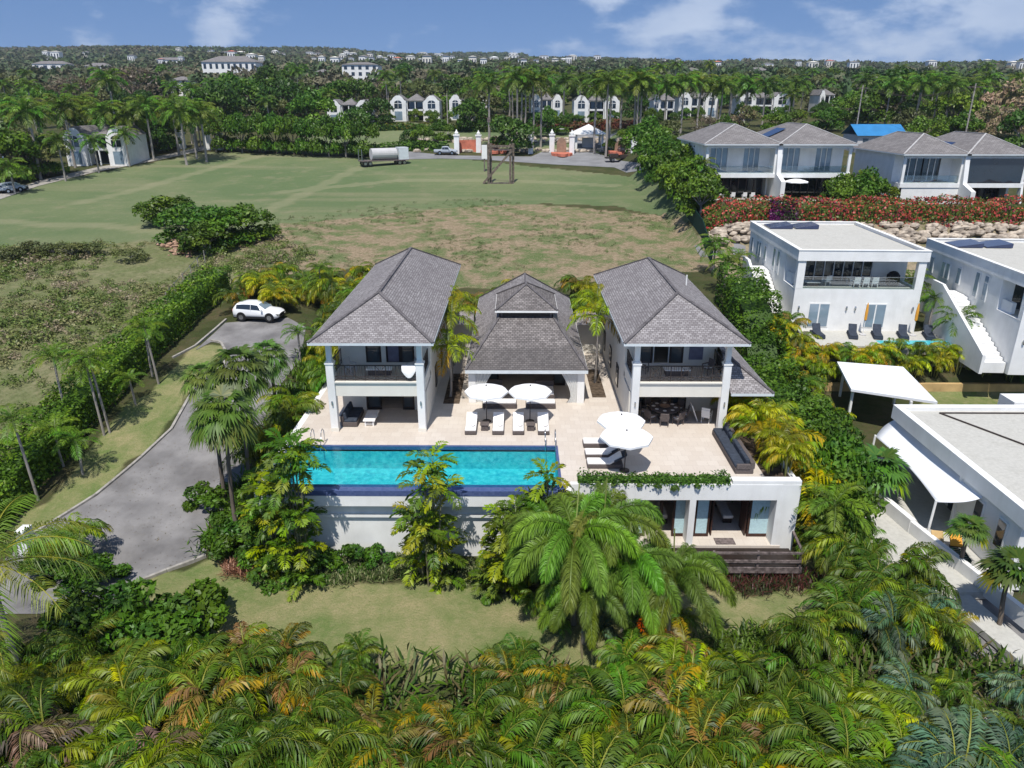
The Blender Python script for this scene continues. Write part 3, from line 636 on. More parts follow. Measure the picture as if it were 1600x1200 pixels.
def tower(cx, mirror, label, yb):
    W = 5.9; x0, x1 = cx-W/2, cx+W/2; yf = 41.75; yw = 45.1; yE = yb-.9
    t = thing('pavilion', (cx, yf, 0), label, 'building', 'two-storey pavilions of the villa')
    sd = 1 if not mirror else -1
    # walls: rear block
    b = MB(); th = .2
    b.box(x0,yw+th,0,x0+th,yE,5.85).box(x1-th,yw+th,0,x1,yE,5.85).box(x0,yE,0,x1,yE+th,5.85)
    # back wall of verandah, both floors with opening for doors
    if not mirror: gx_ = [(x0, x0+1.55),(x0+4.75, x1)]; ux = [(x0,x0+1.75),(x0+2.75,x0+3.05),(x0+4.9,x1)]
    else: gx_ = [(x0, x0+.5),(x0+4.2, x1)]; ux = [(x0,x0+.85),(x0+3.75,x1)]
    for a, c in gx_: b.box(a,yw,0,c,yw+th,2.75)
    for a, c in ux: b.box(a,yw,3.35,c,yw+th,5.85)
    b.box(x0,yw,2.45,x1,yw+th,3.35); b.box(x0,yw,5.55,x1,yw+th,5.86)
    # inner-side wall beside verandah ground floor
    if not mirror: b.box(x1-th,42.5,0,x1,yw,2.3)
    else: b.box(x0,42.6,0,x0+th,yw,2.3)
    b.build('wall', 'cream', t)
    # floors
    MB().box(x0+.1,yf+.32,2.98,x1-.1,yE,3.18).build('upper_floor', 'tile', t)
    MB().box(x0+.2,yw+th,-.0,x1-.2,yE,.01).build('ground_floor', 'tile', t)
    # interior backdrop room walls
    MB().box(x0+th,yw+4,0,x1-th,yw+4.1,5.7).build('inner_wall', 'cream', t)
    # front beam with mouldings
    b = MB(); b.box(x0+.3,yf+.02,2.32,x1-.3,yf+.28,3.12).box(x0+.3,yf-.04,3.12,x1-.3,yf+.32,3.2).box(x0+.3,yf-.09,3.2,x1-.3,yf+.34,3.3)
    b.box(x0+.02,yf+.4,2.5,x0+.26,yw,3.3).box(x1-.26,yf+.4,2.5,x1-.02,yw,3.3)
    b.build('balcony_beam', 'cream', t, bevel=.01)
    # columns: piers to 4.5 then slimmer posts
    for x in (x0, x1-.46):
        c = MB().box(x,yf-.12,0,x+.46,yf+.36,4.42).build('column', 'white', t, bevel=.015)
        MB().box(x-.04,yf-.16,4.42,x+.5,yf+.40,4.52).box(x+.04,yf-.08,4.52,x+.42,yf+.32,4.62).build('capital', 'white', c)
        MB().box(x+.08,yf-.04,4.62,x+.38,yf+.28,5.86).build('post', 'white', c)
        MB().box(x-.03,yf-.15,0,x+.49,yf-.12,.25).build('plinth', 'cream', c)
        l = MB().lathe([(.03,0),(.05,.05),(.05,.28),(.03,.33)], (x+.23,yf-.19,1.75), 8).build('wall_lamp', 'metal', c)
    # balcony head beam
    MB().box(x0+.1,yf+.0,5.62,x1-.1,yf+.26,5.86).build('head_beam', 'cream', t)
    # ironwork railing: top rail, bottom rail, uprights, fretwork
    def rail(p, q, name):
        p, q = Vector(p), Vector(q); b = MB(); d = q-p; n = max(2, int(d.length/.62))
        b.bar(p+Vector((0,0,.98)), q+Vector((0,0,.98)), .06, .06); b.bar(p+Vector((0,0,.28)), q+Vector((0,0,.28)), .03, .03); b.bar(p+Vector((0,0,.05)), q+Vector((0,0,.05)), .04, .04)
        for i in range(n+1):
            s = p.lerp(q, i/n); b.bar(s, s+Vector((0,0,.98)), .045, .045)
        for i in range(n):
            s, e = p.lerp(q, i/n), p.lerp(q, (i+1)/n)
            b.bar(s+Vector((0,0,.05)), e+Vector((0,0,.28)), .02, .02); b.bar(s+Vector((0,0,.28)), e+Vector((0,0,.05)), .02, .02)
            for k in (.3, .5, .7):
                m_ = s.lerp(e, k); b.bar(m_+Vector((0,0,.28)), m_+Vector((0,0,.95)), .018, .018)
            if i % 3 == 1:
                b.bar(s+Vector((0,0,.3)), e+Vector((0,0,.95)), .022, .022); b.bar(s+Vector((0,0,.95)), e+Vector((0,0,.3)), .022, .022)
        b.build(name, 'iron', t)
    rail((x0+.46,yf+.12,3.3),(x1-.46,yf+.12,3.3),'railing')
    rail((x0+.14,yf+.4,3.3),(x0+.14,yw,3.3),'railing'); rail((x1-.14,yf+.4,3.3),(x1-.14,yw,3.3),'railing')
    # doors
    if not mirror:
        leaf_door(x0+1.6,x0+2.55,yw+.02,.02,2.43,t,'glass'); leaf_door(x0+3.95,x0+4.75,yw+.02,.02,2.43,t,'glass')
        leaf_door(x0+1.75,x0+2.75,yw+.02,3.2,5.5,t,'glass'); leaf_door(x0+4.0,x0+4.9,yw+.02,3.2,5.5,t,'glass'); leaf_door(x0+3.05,x0+4.0,yw+.05,3.2,5.5,t,'purple_grey')
        MB().box(x0+2.55,yw+.06,.0,x0+3.95,yw+.1,2.43-1.4+1.0).build('blind', 'curtain', t) if False else None
    else:
        leaf_door(x0+.85,x0+1.75,yw+.02,3.2,5.5,t,'glass'); leaf_door(x0+2.85,x0+3.75,yw+.02,3.2,5.5,t,'glass')
        MB().box(x0+1.8,yw+.03,3.2,x0+1.86,yw+.1,5.5).box(x0+2.78,yw+.03,3.2,x0+2.84,yw+.1,5.5).build('door_post', 'curtain', t)
        MB().box(x0+4.1,yw-.03,3.6,x0+5.0,yw-.005,5.3).build('wall_panel', 'purple_grey', t)
        leaf_door(x0+.5,x0+1.5,yw+.02,.02,2.43,t,'darkglass'); leaf_door(x0+3.2,x0+4.2,yw+.02,.02,2.43,t,'darkglass')
    # side windows with dark shutters
    for y in (47.5, 51.5, 55.5):
        for x, s in ((x0, -1), (x1, 1)):
            for z0 in (.7, 3.9):
                xx = x+s*.003 if s > 0 else x-.063
                w_ = MB().box(xx,y,z0,xx+.06,y+1.1,z0+1.5).build('window', 'darkwood', t)
                MB().box(xx+s*.01,y+.12,z0+.12,xx+.06+s*.01,y+.98,z0+1.38).build('pane', 'glass', w_)
    hip_roof(cx-3.68, cx+3.68, 40.95, yb, 6.0, 8.13, t)
    if mirror: MB().cyl((cx+2.2,52,6.5),(cx+2.2,52,7.6),.05,n=6).build('vent_pipe', 'white', t)
    return t, x0, x1
tl = tower(-8.58, False, 'left two-storey pavilion with grey shingle hip roof and a dark iron balcony with a towel', 63.1)
tr_ = tower(9.95, True, 'right two-storey pavilion with grey shingle hip roof above the dining table', 59.2)
# low side wing of the right tower
sw = thing('side_wing', (14.2, 48, 0), 'low single-storey wing with shingle roof attached to the right side of the right pavilion', 'building')
b = MB(); a=Vector((12.9,41.3,2.75)); c=Vector((15.5,41.3,2.75)); d=Vector((15.5,57,2.75)); e=Vector((12.92,44.2,4.5)); f=Vector((12.92,57,4.5))
b.quad(a,c,e); b.quad(c,d,f,e); b.quad(d, Vector((12.92,57,2.75)), f); rr = b.build('roof','shingle',sw)
g = MB(); g.bar(c+Vector((0,0,.03)), e+Vector((0,0,.03)), .2,.06); g.build('ridge_cap','ridge',rr)
MB().box(12.95,41.28,2.58,15.52,41.4,2.735).box(15.4,41.4,2.58,15.52,57,2.735).build('fascia','fascia',rr)
MB().box(12.95,45.5,-.2,15.0,56.6,2.6).build('wall','cream',sw)
# ================= CENTRAL PAVILION =================
cp = thing('living_pavilion', (.65, 45.2, 0), 'central single-storey living pavilion with stained dark shingle roof and raised lantern', 'building')
ze = 2.5; XL, XR = -3.42, 4.72
A0,A1,A2,A3 = Vector((XL,46.0,ze)),Vector((XR,46.0,ze)),Vector((XR,65.4,ze)),Vector((XL,65.4,ze))
B0,B1,B2,B3 = Vector((-1.25,49.4,5.15)),Vector((2.55,49.4,5.15)),Vector((2.55,53.7,5.15)),Vector((-1.25,53.7,5.15))
R0,R1 = Vector((.65,56.2,5.6)),Vector((.65,61.4,5.6))
b = MB(); b.quad(A0,A1,B1,B0); fr_ = b.build('roof','shingle_dark',cp)
b = MB(); b.quad(A0,B0,B3); b.quad(A0,B3,R0); b.quad(A0,R0,R1); b.quad(A0,R1,A3); b.quad(A1,B2,B1); b.quad(A1,R0,B2); b.quad(A1,R1,R0); b.quad(A1,A2,R1); b.quad(A2,A3,R1); b.quad(B3,B2,R0)
b.build('side_roof','shingle',cp)
g = MB()
for p,q in ((A2,R1),(A3,R1),(R0,R1)): g.bar(p+Vector((0,0,.04)),q+Vector((0,0,.04)),.18,.06)
g.build('ridge_cap','ridge',fr_)
for p,q in ((A0,B0),(A1,B1)): MB().bar(p+Vector((0,0,.04)),q+Vector((0,0,.04)),.16,.06).build('hip_cap','ridge',fr_)
g = MB(); g.box(XL-.02,45.98,ze-.24,XR+.02,46.12,ze-.015).box(XL-.02,46.12,ze-.2,XL+.12,65.4,ze-.015).box(XR-.12,46.12,ze-.2,XR+.02,65.4,ze-.015); g.build('fascia','fascia',fr_)
MB().quad((XL+.12,46.12,ze-.13),(XL+.12,65.3,ze-.13),(XR-.12,65.3,ze-.13),(XR-.12,46.12,ze-.13)).build('soffit','cream',fr_)
lan = MB().box(-1.15,49.55,4.2,2.45,53.6,5.62).build('lantern','greywood',cp)
MB().box(-1.0,49.5,5.2,2.3,49.545,5.5).build('louvre','darkwood',lan)
b = MB(); q0,q1,q2,q3 = Vector((-1.5,49.15,5.72)),Vector((2.8,49.15,5.72)),Vector((2.8,53.95,5.72)),Vector((-1.5,53.95,5.72)); r0,r1 = Vector((.65,51.3,7.08)),Vector((.65,51.8,7.08))
b.quad(q0,q1,r0); b.quad(q1,q2,r1,r0); b.quad(q2,q3,r1); b.quad(q3,q0,r0,r1); lr = b.build('lantern_roof','shingle_dark',cp)
g = MB()
for p,q in ((q0,r0),(q1,r0),(q2,r1),(q3,r1),(r0,r1)): g.bar(p+Vector((0,0,.03)),q+Vector((0,0,.03)),.16,.06)
g.build('ridge_cap','ridge',lr)
MB().box(-1.52,49.13,5.58,2.82,49.25,5.71).box(-1.52,49.25,5.58,-1.4,53.95,5.71).box(2.7,49.25,5.58,2.82,53.95,5.71).build('fascia','white',lr)
b = MB(); b.box(XL+.55,49.7,0,XL+.75,64.6,2.33).box(XR-.75,49.7,0,XR-.55,64.6,2.33).box(XL+.75,64.4,0,XR-.75,64.6,2.33).box(XL+.75,49.7,2.1,XR-.75,49.9,2.33).box(XL+.75,49.7,0,-2.2,49.9,2.1).box(3.5,49.7,0,XR-.75,49.9,2.1)
b.build('wall','cream',cp)
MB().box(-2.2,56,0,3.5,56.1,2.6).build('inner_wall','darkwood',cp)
for x in (XL+.15, XR-.65):
    MB().box(x,46.35,0,x+.5,46.8,2.36).build('column','white',cp,bevel=.015)
MB().box(XL+.2,46.4,2.12,XR-.2,46.7,2.36).build('beam','cream',cp)
for x0_,x1_ in ((-2.2,-1.3),(2.6,3.5)): leaf_door(x0_,x1_,49.66,.02,2.1,cp,'glass')
def drape(x0, x1, y, z1, parent, flip):
    b = MB(); n = 14; m_ = 8
    for j in range(m_+1):
        k = j/m_
        for i in range(n+1):
            u = i/n; full = x1 if not flip else x0; edge = x0 if not flip else x1
            wd = (1-.62*math.sin(min(1, k*1.25)*math.pi/2)) if k < .8 else (.38+.25*(k-.8)/.2)
            x = edge+(full-edge)*u*wd; b.v.append(Vector((x, y+.07*math.sin(i*2.1)+.02*j, z1*(1-k))))
    for j in range(m_):
        for i in range(n): a = j*(n+1)+i; b.f.append((a,a+1,a+n+2,a+n+1))
    b.build('curtain','curtain',parent,smooth=True)
drape(XL+.66, XL+1.75, 46.3, 2.2, cp, False); drape(XR-1.75, XR-.66, 46.3, 2.2, cp, True)
# link roofs
for x0_,x1_,lb in ((-5.6,-3.45,'left'),(4.75,6.95,'right')):
    lk = thing('link_roof', ((x0_+x1_)/2, 56, 0), 'small shingle link roof joining the living pavilion to the %s pavilion' % lb, 'roof', 'link roofs between pavilions')
    cy = 57.5; b = MB(); b.quad((x0_,56,2.7),(x1_,56,2.7),(x1_,cy,3.4),(x0_,cy,3.4)); b.quad((x1_,59,2.7),(x0_,59,2.7),(x0_,cy,3.4),(x1_,cy,3.4)); b.build('roof','shingle',lk)
    MB().box(x0_,57,0,x1_,57.15,2.9).build('wall','cream',lk)
tag(MB().box(-5.0,46.2,.0,-3.9,52,.05).build('grass_bed','soil'), kind='structure')
tag(MB().box(5.25,47.4,.0,6.2,53,.05).build('garden_bed','soil'), kind='structure')

# ================= FURNITURE =================
def lounger(x, y, rz, label, s=1., cush='cushion', base='wicker', back=28, grp='white cushioned loungers on the terrace'):
    t = thing('sun_lounger', (x, y, 0), label, 'sun lounger', grp, rz, local=True, s=s)
    MB().box(-.36,-1.0,.05,.36,1.0,.26).build('frame', base, t, bevel=.02)
    for sx in (-.3,.3):
        for sy in (-.92,.92): MB().box(sx-.04,sy-.04,0,sx+.04,sy+.04,.05).build('leg', base, t)
    MB().box(-.34,-.98,.26,.34,.3,.38).build('seat', cush, t, bevel=.03)
    a = R(back); L_ = .78; b = MB(); c, s_ = math.cos(a), math.sin(a)
    p = [(.3,.28),(.3+L_*c,.28+L_*s_),(.3+L_*c-.12*s_,.28+L_*s_+.12*c),(.3-.12*s_,.28+.12*c)]
    b.prism_x(p, -.34, .34).build('backrest', cush, t, bevel=.02)
    return t
def towel(x, y, z, label):
    t = MB(); t.lathe([(.02,0),(.13,.03),(.15,.09),(.1,.14),(.03,.15)], (x,y,z), 9); o = t.build('rolled_towel','cushion',None,smooth=True); return tag(o, label, 'towel', 'folded towels on loungers')
for i, x in enumerate((-2.84,-1.15,.1,1.66)):
    lounger(x, 42.15, 0, 'white lounger, %s of the four in a row behind the pool' % ordn(i, 4))
    towel(x+.12, 41.7, .385, 'small white towel on the %s lounger of the row of four' % ordn(i,4))
def side_table(x, y, label):
    t = thing('side_table', (x, y, 0), label, 'side table', 'low dark side tables'); MB().box(x-.28,y-.28,.38,x+.28,y+.28,.43).build('tabletop','wicker',t,bevel=.01); MB().box(x-.22,y-.22,0,x+.22,y+.22,.38).build('base','wicker',t)
side_table(-2.0,42.0,'low woven side table between the left pair of loungers'); side_table(.88,42.0,'low woven side table between the right pair of loungers')
def umbrella(x, y, label, r=1.38, h=2.45, m='canvas', grp='white sun umbrellas', z=0.):
    t = thing('sun_umbrella', (x, y, z), label, 'umbrella', grp, local=True)
    MB().lathe([(.28,0),(.28,.06),(.06,.08)], n=12).build('base','iron',t)
    MB().cyl((0,0,.06),(0,0,h+.08),.028,n=8).build('pole','iron',t)
    b = MB(); n = 8; b.v.append(Vector((0,0,h)))
    rings = ((.33,h-.07),(.68,h-.19),(1.0,h-.36))
    for k, (f, zz) in enumerate(rings):
        for i in range(16):
            a = 2*math.pi*i/16+math.pi/16*0; rr = r*f*(1 if i % 2 == 0 else .94); b.v.append(Vector((rr*math.cos(a), rr*math.sin(a), zz-(0 if i%2==0 else -.025))))
    for i in range(16):
        j = (i+1) % 16; b.f.append((0,1+i,1+j))
        for k in range(2): b.f.append((1+k*16+i,1+(k+1)*16+i,1+(k+1)*16+j,1+k*16+j))
        # valance
    s0 = len(b.v)
    for i in range(16): b.v.append(b.v[33+i]+Vector((0,0,-.12)))
    for i in range(16): j=(i+1)%16; b.f.append((33+i,s0+i,s0+j,33+j))
    b.build('canopy', m, t)
    g = MB()
    for i in range(0,16,2):
        p = b.v[33+i]*1.0; g.cyl((0,0,h-.03),(p.x,p.y,p.z-.02),.012,n=4)
    g.build('ribs','iron',t)
    MB().lathe([(.05,h),(.03,h+.06),(.015,h+.1)], n=8).build('finial','iron',t)
    return t
umbrella(-1.93,43.25,'white eight-sided sun umbrella over the left pair of loungers'); umbrella(.85,43.25,'white eight-sided sun umbrella over the right pair of loungers')
umbrella(6.0,38.7,'white sun umbrella on the right terrace, nearer the dining table'); umbrella(6.0,36.55,'white sun umbrella on the right terrace, nearer the planted edge', r=1.45)
for i,(y,lb) in enumerate(((39.75,'rear'),(38.3,'middle'),(37.1,'front'))):
    lounger(4.95, y, -math.pi/2, 'white lounger on the right terrace, %s one of the three turned sideways' % lb, back=35 if i else 0)
for y,lb in ((38.25,'middle'),(37.05,'front')):
    t = MB().prism_y([(5.45,.42),(6.1,.82),(6.14,.9),(5.42,.52)], y-.36, y+.36).build('grey_towel','grey_cloth'); tag(t,'charcoal towel over the raised back of the %s sideways lounger' % lb,'towel','charcoal towels on the sideways loungers')
# long outdoor sofa
so_ = thing('outdoor_sofa',(12.6,38.8,0),'long blue-grey cushioned sofa along the right edge of the terrace','sofa')
MB().box(12.05,36.2,.0,13.05,41.4,.3).box(12.85,36.2,.3,13.1,41.4,.72).box(12.1,36.15,.3,12.85,36.3,.6).build('frame','wicker',so_,bevel=.02)
for i in range(4): MB().box(12.07,36.33+i*1.26,.3,12.82,36.33+i*1.26+1.23,.47).build('seat_cushion','grey_cloth',so_,bevel=.04)
for i in range(4): MB().box(12.62,36.36+i*1.26,.47,12.86,36.36+i*1.26+1.17,.82).build('back_cushion','grey_cloth',so_,bevel=.05)
# dining set
def wicker_chair(x, y, rz, label, grp, z=0., m='wicker', cush='cushion', arms=True):
    t = thing('armchair', (x,y,z), label, 'chair', grp, rz, local=True)
    MB().box(-.27,-.26,.36,.27,.26,.42).build('seat', m, t, bevel=.015); MB().box(-.23,-.22,.42,.23,.22,.47).build('seat_cushion', cush, t, bevel=.02)
    b = MB(); b.prism_x([(.22,.42),(.28,.42),(.36,.92),(.31,.94)], -.27,.27); b.build('backrest', m, t, bevel=.01)
    if arms: MB().box(-.30,-.24,.58,-.24,.28,.63).box(.24,-.24,.58,.30,.28,.63).box(-.30,-.24,.42,-.25,-.19,.58).box(.25,-.24,.42,.30,-.19,.58).build('armrest', m, t)
    for sx in (-.24,.24):
        for sy in (-.23,.23): MB().box(sx-.025,sy-.025,0,sx+.025,sy+.025,.36).build('leg', m, t)
    return t
dx, dy = 9.55, 43.9
t = thing('dining_table',(dx,dy,0),'round woven dining table set with white plates under the right pavilion','table')
MB().lathe([(.95,.70),(.97,.72),(.97,.76),(.95,.77)],(dx,dy,0),24).build('tabletop','wicker',t); MB().lathe([(.4,0),(.35,.1),(.12,.2),(.12,.7)],(dx,dy,0),12).build('pedestal','wicker',t)
pl = [wicker_chair(dx+1.22*math.cos(a), dy+1.22*math.sin(a), a-math.pi/2, '', 'woven armchairs around the dining table') for a in [R(-100+45*k) for k in range(8)]]
nm8 = ['nearest the pool, slightly left','nearest the pool, slightly right','on the right side towards the front','on the right side towards the back','at the back towards the right','at the back towards the left','on the left side towards the back','on the left side towards the front']
for o, n_ in zip(pl, nm8): o['label'] = 'woven armchair at the dining table, '+n_
for k in range(8):
    a = R(-100+45*k); p = MB().lathe([(.02,0),(.10,.005),(.13,.02),(.128,.025),(.10,.012),(.02,.01)],(dx+.7*math.cos(a),dy+.7*math.sin(a),.772),12).build('dinner_plate','cushion'); tag(p,'white dinner plate laid on the round table, '+nm8[k].replace('on the','on its').replace('at the','at its'),'plate','plates on the dining table')
o = MB().lathe([(.1,0),(.3,.03),(.36,.1),(.34,.11),(.2,.06),(.02,.05)],(dx,dy,.772),14).build('fruit_bowl','plant_pot'); tag(o,'wide brown bowl in the middle of the round dining table','bowl')
# stacked white chairs and white folding table
t = wicker_chair(12.15,43.3,R(150),'lower white plastic chair of the pair stacked beside the right column','white stacked plastic chairs',0,'white','white'); 
t = wicker_chair(12.15,43.3,R(150),'upper white plastic chair of the pair stacked beside the right column','white stacked plastic chairs',.14,'white','white')
t = thing('folded_table',(11.35,43.9,0),'white folding table leaning on its side by the stacked chairs','table')
MB().prism_y([(11.15,1.1),(11.2,1.12),(11.62,.03),(11.57,.01)],43.3,44.3).build('tabletop','white',t)
# sofa and coffee table in left pavilion
t = thing('wicker_sofa',(-10.6,43.4,0),'dark wicker sofa with charcoal cushions under the left balcony','sofa')
MB().box(-11.05,42.3,.05,-10.05,44.5,.32).box(-11.1,42.3,.32,-10.9,44.5,.7).build('frame','wicker',t,bevel=.02)
for i in range(2): MB().box(-10.88,42.34+i*1.08,.32,-10.08,42.34+i*1.08+1.05,.48).build('seat_cushion','grey_cloth',t,bevel=.04)
for i in range(3): MB().prism_y([(-10.9,.48),(-10.7,.48),(-10.78,.92),(-10.95,.9)],42.4+i*.7,43.0+i*.7).build('back_cushion','grey_cloth',t,bevel=.03)
t = thing('coffee_table',(-9.3,43.2,0),'white rectangular coffee table beside the dark wicker sofa','table')
MB().box(-9.7,42.4,.34,-8.95,44.1,.42).build('tabletop','cushion',t,bevel=.01)
for sx in (-9.62,-9.12):
    for sy in (42.48,43.95): MB().box(sx,sy,0,sx+.09,sy+.09,.34).build('leg','cushion',t)
MB().box(-9.6,42.5,.1,-9.05,44.0,.14).build('shelf','cushion',t)
# living pavilion sofas
def sofa(x0,x1,y0,y1,back,label,cu='grey_cloth',pat='cushion'):
    t = thing('sofa',((x0+x1)/2,(y0+y1)/2,0),label,'sofa','sofas in the living pavilion')
    MB().box(x0,y0,.05,x1,y1,.35).build('frame','wicker',t,bevel=.02); MB().box(x0+.04,y0+.04,.35,x1-.04,y1-.04,.5).build('seat_cushion',pat,t,bevel=.04)
    if back=='b': MB().box(x0,y1-.2,.35,x1,y1,.9).build('backrest',cu,t,bevel=.04)
    if back=='l': MB().box(x0,y0,.35,x0+.2,y1,.85).build('backrest',cu,t,bevel=.04)
    if back=='r': MB().box(x1-.2,y0,.35,x1,y1,.85).build('backrest',cu,t,bevel=.04)
sofa(-2.2,-1.0,47.0,48.6,'b','grey sofa with patterned cushions at the left of the living pavilion','wicker'); sofa(1.3,2.6,46.9,48.5,'b','grey sofa with patterned cushions at the right of the living pavilion','wicker')
sofa(-2.3,.0,45.3,46.0,'','low woven sofa partly hidden under the left umbrella at the pavilion front'); sofa(.6,2.6,45.3,46.0,'','low woven sofa partly hidden under the right umbrella at the pavilion front')
# balcony furniture
wicker_chair(-10.5,43.7,R(60),'pale chair at the left end of the left balcony','balcony chairs',3.18,'grey_wall','cushion'); wicker_chair(-6.6,43.6,R(-60),'pale chair at the right end of the left balcony','balcony chairs',3.18,'grey_wall','cushion')
wicker_chair(8.0,43.8,R(60),'woven chair at the left end of the right balcony','balcony chairs',3.18,'wicker','cushion'); wicker_chair(12.0,43.6,R(-60),'woven chair at the right end of the right balcony','balcony chairs',3.18,'wicker','cushion')
for x,lb in ((-8.6,'left'),(10.0,'right')):
    t = thing('balcony_table',(x,43.4,3.18),'low woven table in the middle of the %s balcony' % lb,'table'); MB().box(x-.8,43.0,3.56,x+.8,43.8,3.62).build('tabletop','cushion',t); MB().box(x-.7,43.1,3.18,x+.7,43.7,3.56).build('base','wicker',t)
b = MB(); n=8
for i in range(n+1):
    x=-6.95+i*.85/n; dz=.55*math.sin(math.pi*(i+.5)/(n+1)); b.v += [Vector((x,41.84,4.34)),Vector((x,41.68,4.3)),Vector((x,41.66,4.1-dz))]
for i in range(n): a=i*3; b.f += [(a,a+3,a+4,a+1),(a+1,a+4,a+5,a+2)]
tag(b.build('beach_towel','cushion',None,smooth=True),'white beach towel hung over the right end of the left balcony rail','towel')
# lower bedroom furniture
t = thing('bed',(7.9,38.5,-3.8),'bed with white linen seen through the left lower doors','bed'); MB().box(7.2,37.2,-3.8,8.8,39.4,-3.5).build('bed_frame','darkwood',t); MB().box(7.22,37.2,-3.5,8.78,39.3,-3.2).build('mattress','cushion',t,bevel=.05); MB().box(7.1,39.4,-3.8,8.9,39.5,-2.7).build('headboard','purple_grey',t); MB().box(7.35,38.75,-3.2,8.0,39.2,-3.05).build('pillow','cushion',t,bevel=.04)
t = thing('bench',(12.6,38.3,-3.8),'beige upholstered bench inside the right lower room','bench'); MB().box(12.0,37.2,-3.45,12.6,39.5,-3.25).build('seat','curtain',t,bevel=.03)
for sy in (37.3,39.3): MB().box(12.05,sy,-3.8,12.55,sy+.1,-3.45).build('leg','darkwood',t)
tag(MB().box(11.1,35.05,-3.795,12.2,35.7,-3.78).build('door_mat','greywood'),'grey door mat outside the right lower doors','mat')
# ================= NEIGHBOUR HOUSES =================
def flat_house(x, y, z, rz, W, D, label, grp='white flat-roofed neighbouring houses', furn=True):
    t = thing('flat_roofed_house', (x,y,z), label, 'house', grp, rz, local=True)
    b = MB(); th = .25; op0, op1 = 3.85, 6.25; rec = 3.4
    b.box(0,0,-.6,W,th,3.8)                                       # front lower wall
    b.box(0,th,-.6,th,rec,3.8); b.box(0,rec,-.6,th,D,6.3); b.box(W-th,th,-.6,W,rec,3.8); b.box(W-th,rec,-.6,W,D,6.3); b.box(th,D-th,-.6,W-th,D,6.3)
    b.box(0,.0,3.8,.65,.5,6.3); b.box(W-.65,0,3.8,W,.5,6.3)
    b.box(th,rec,3.8,1.0,rec+th,6.3); b.box(W*.72,rec,3.8,W-th,rec+th,6.3); b.box(th,1.9,3.8,.3+th,rec,4.7)
    b.build('wall','white',t,bevel=.01)
    MB().box(th,th,3.6,W-th,rec+4,3.78).build('balcony_floor','roofgravel',t)
    b = MB(); b.box(-.12,-.12,6.3,W+.12,.16,7.2).box(-.12,D-.16,6.3,W+.12,D+.12,7.2).box(-.12,.16,6.3,.16,D-.16,7.2).box(W-.16,.16,6.3,W+.12,D-.16,7.2)
    b.box(-.17,-.17,7.2,W+.17,.22,7.26).box(-.17,D-.22,7.2,W+.17,D+.17,7.26).box(-.17,.22,7.2,.22,D-.22,7.26).box(W-.22,.22,7.2,W+.17,D-.22,7.26)
    p = b.build('parapet','white',t)
    MB().box(.16,.16,6.3,W-.16,D-.16,6.95).build('roof','roofgravel',t)
    n = 8; x0, x1 = 1.0, W*.72
    f = MB()
    for i in range(n+1): xx = x0+(x1-x0)*i/n; f.box(xx-.04,rec+.05,3.8,xx+.04,rec+.14,6.2)
    g = f.build('sliding_door_frame','white',t); MB().box(x0,rec+.16,3.8,x1,rec+.2,6.25).build('pane','darkglass',g)
    MB().box(.65,.08,3.82,W-.65,.11,4.85).build('glass_balustrade','clear',t)
    MB().box(.65,.06,4.85,W-.65,.13,4.9).build('handrail','metal',t)
    for xc in (W*.215, W*.665):
        w_ = MB().box(xc-.95,-.04,.35,xc+.95,.0,2.55).build('window','white',t)
        MB().box(xc-.85,-.06,.42,xc-.06,-.043,2.45).box(xc+.06,-.06,.42,xc+.85,-.043,2.45).build('pane','blueglass',w_)
    for xc in (W*.03+.2, W*.43, W*.50, W*.955): MB().lathe([(.05,0),(.08,.1),(.08,.3),(.05,.4)],(xc,-.1,1.9),8).build('wall_lamp','metal',t)
    # left wall windows
    for yy, z0, hh in ((14.6,4.3,1.5),(12.4,4.3,1.5),(11.6,4.3,1.5),(9.6,4.3,1.5),(6.6,3.9,2.2),(5.2,3.9,2.2),(14,.8,1.5),(12,.8,1.5),(10,.8,1.5)):
        w_ = MB().box(-.05,yy,z0,-.0,yy+.7,z0+hh).build('window','white',t); MB().box(-.07,yy+.1,z0+.1,-.053,yy+.6,z0+hh-.1).build('pane','blueglass',w_)
    # outside stair down the left wall
    b = MB(); n = 15; ytop, ybot = 8.2, .4
    for i in range(n):
        ya = ytop-(ytop-ybot)*i/n; yb_ = ytop-(ytop-ybot)*(i+1)/n; zt = 3.7*(1-i/n); b.box(-1.9,yb_,-.6,-.08,ya,zt)
    b.box(-1.9,ytop,-.6,-.08,ytop+1.8,3.75)
    s = b.build('stair','white',t)
    MB().prism_x([(ybot-.3,-.6),(ytop+1.8,-.6),(ytop+1.8,4.7),(ytop,4.7),(ybot-.3,.95)],-2.15,-1.9).build('stair_wall','white',t)
    for i in range(2):
        q = MB(); q.prism_y([(1.0+i*2.6,7.0),(3.3+i*2.6,7.0),(3.3+i*2.6,7.4),(1.0+i*2.6,7.08)],D-3.4,D-1.0); q.build('solar_panel','solar',t)
    return t
WH = (24.45, 63.6, 0.0); WR = R(-2.2)
flat_house(*WH, WR, 10.9, 16.2, 'white flat-roofed two-storey house with outdoor stair and five dark loungers on its deck')
p_ = PZ(1597,416,6.9); flat_house(38.6,54.6,-.3, R(-3), 11.5, 16.5, 'white flat-roofed house cut off by the right edge of the frame, beside the taller palms')
def wl(dx_, dy_):  c, s = math.cos(WR), math.sin(WR); return WH[0]+dx_*c-dy_*s, WH[1]+dx_*s+dy_*c
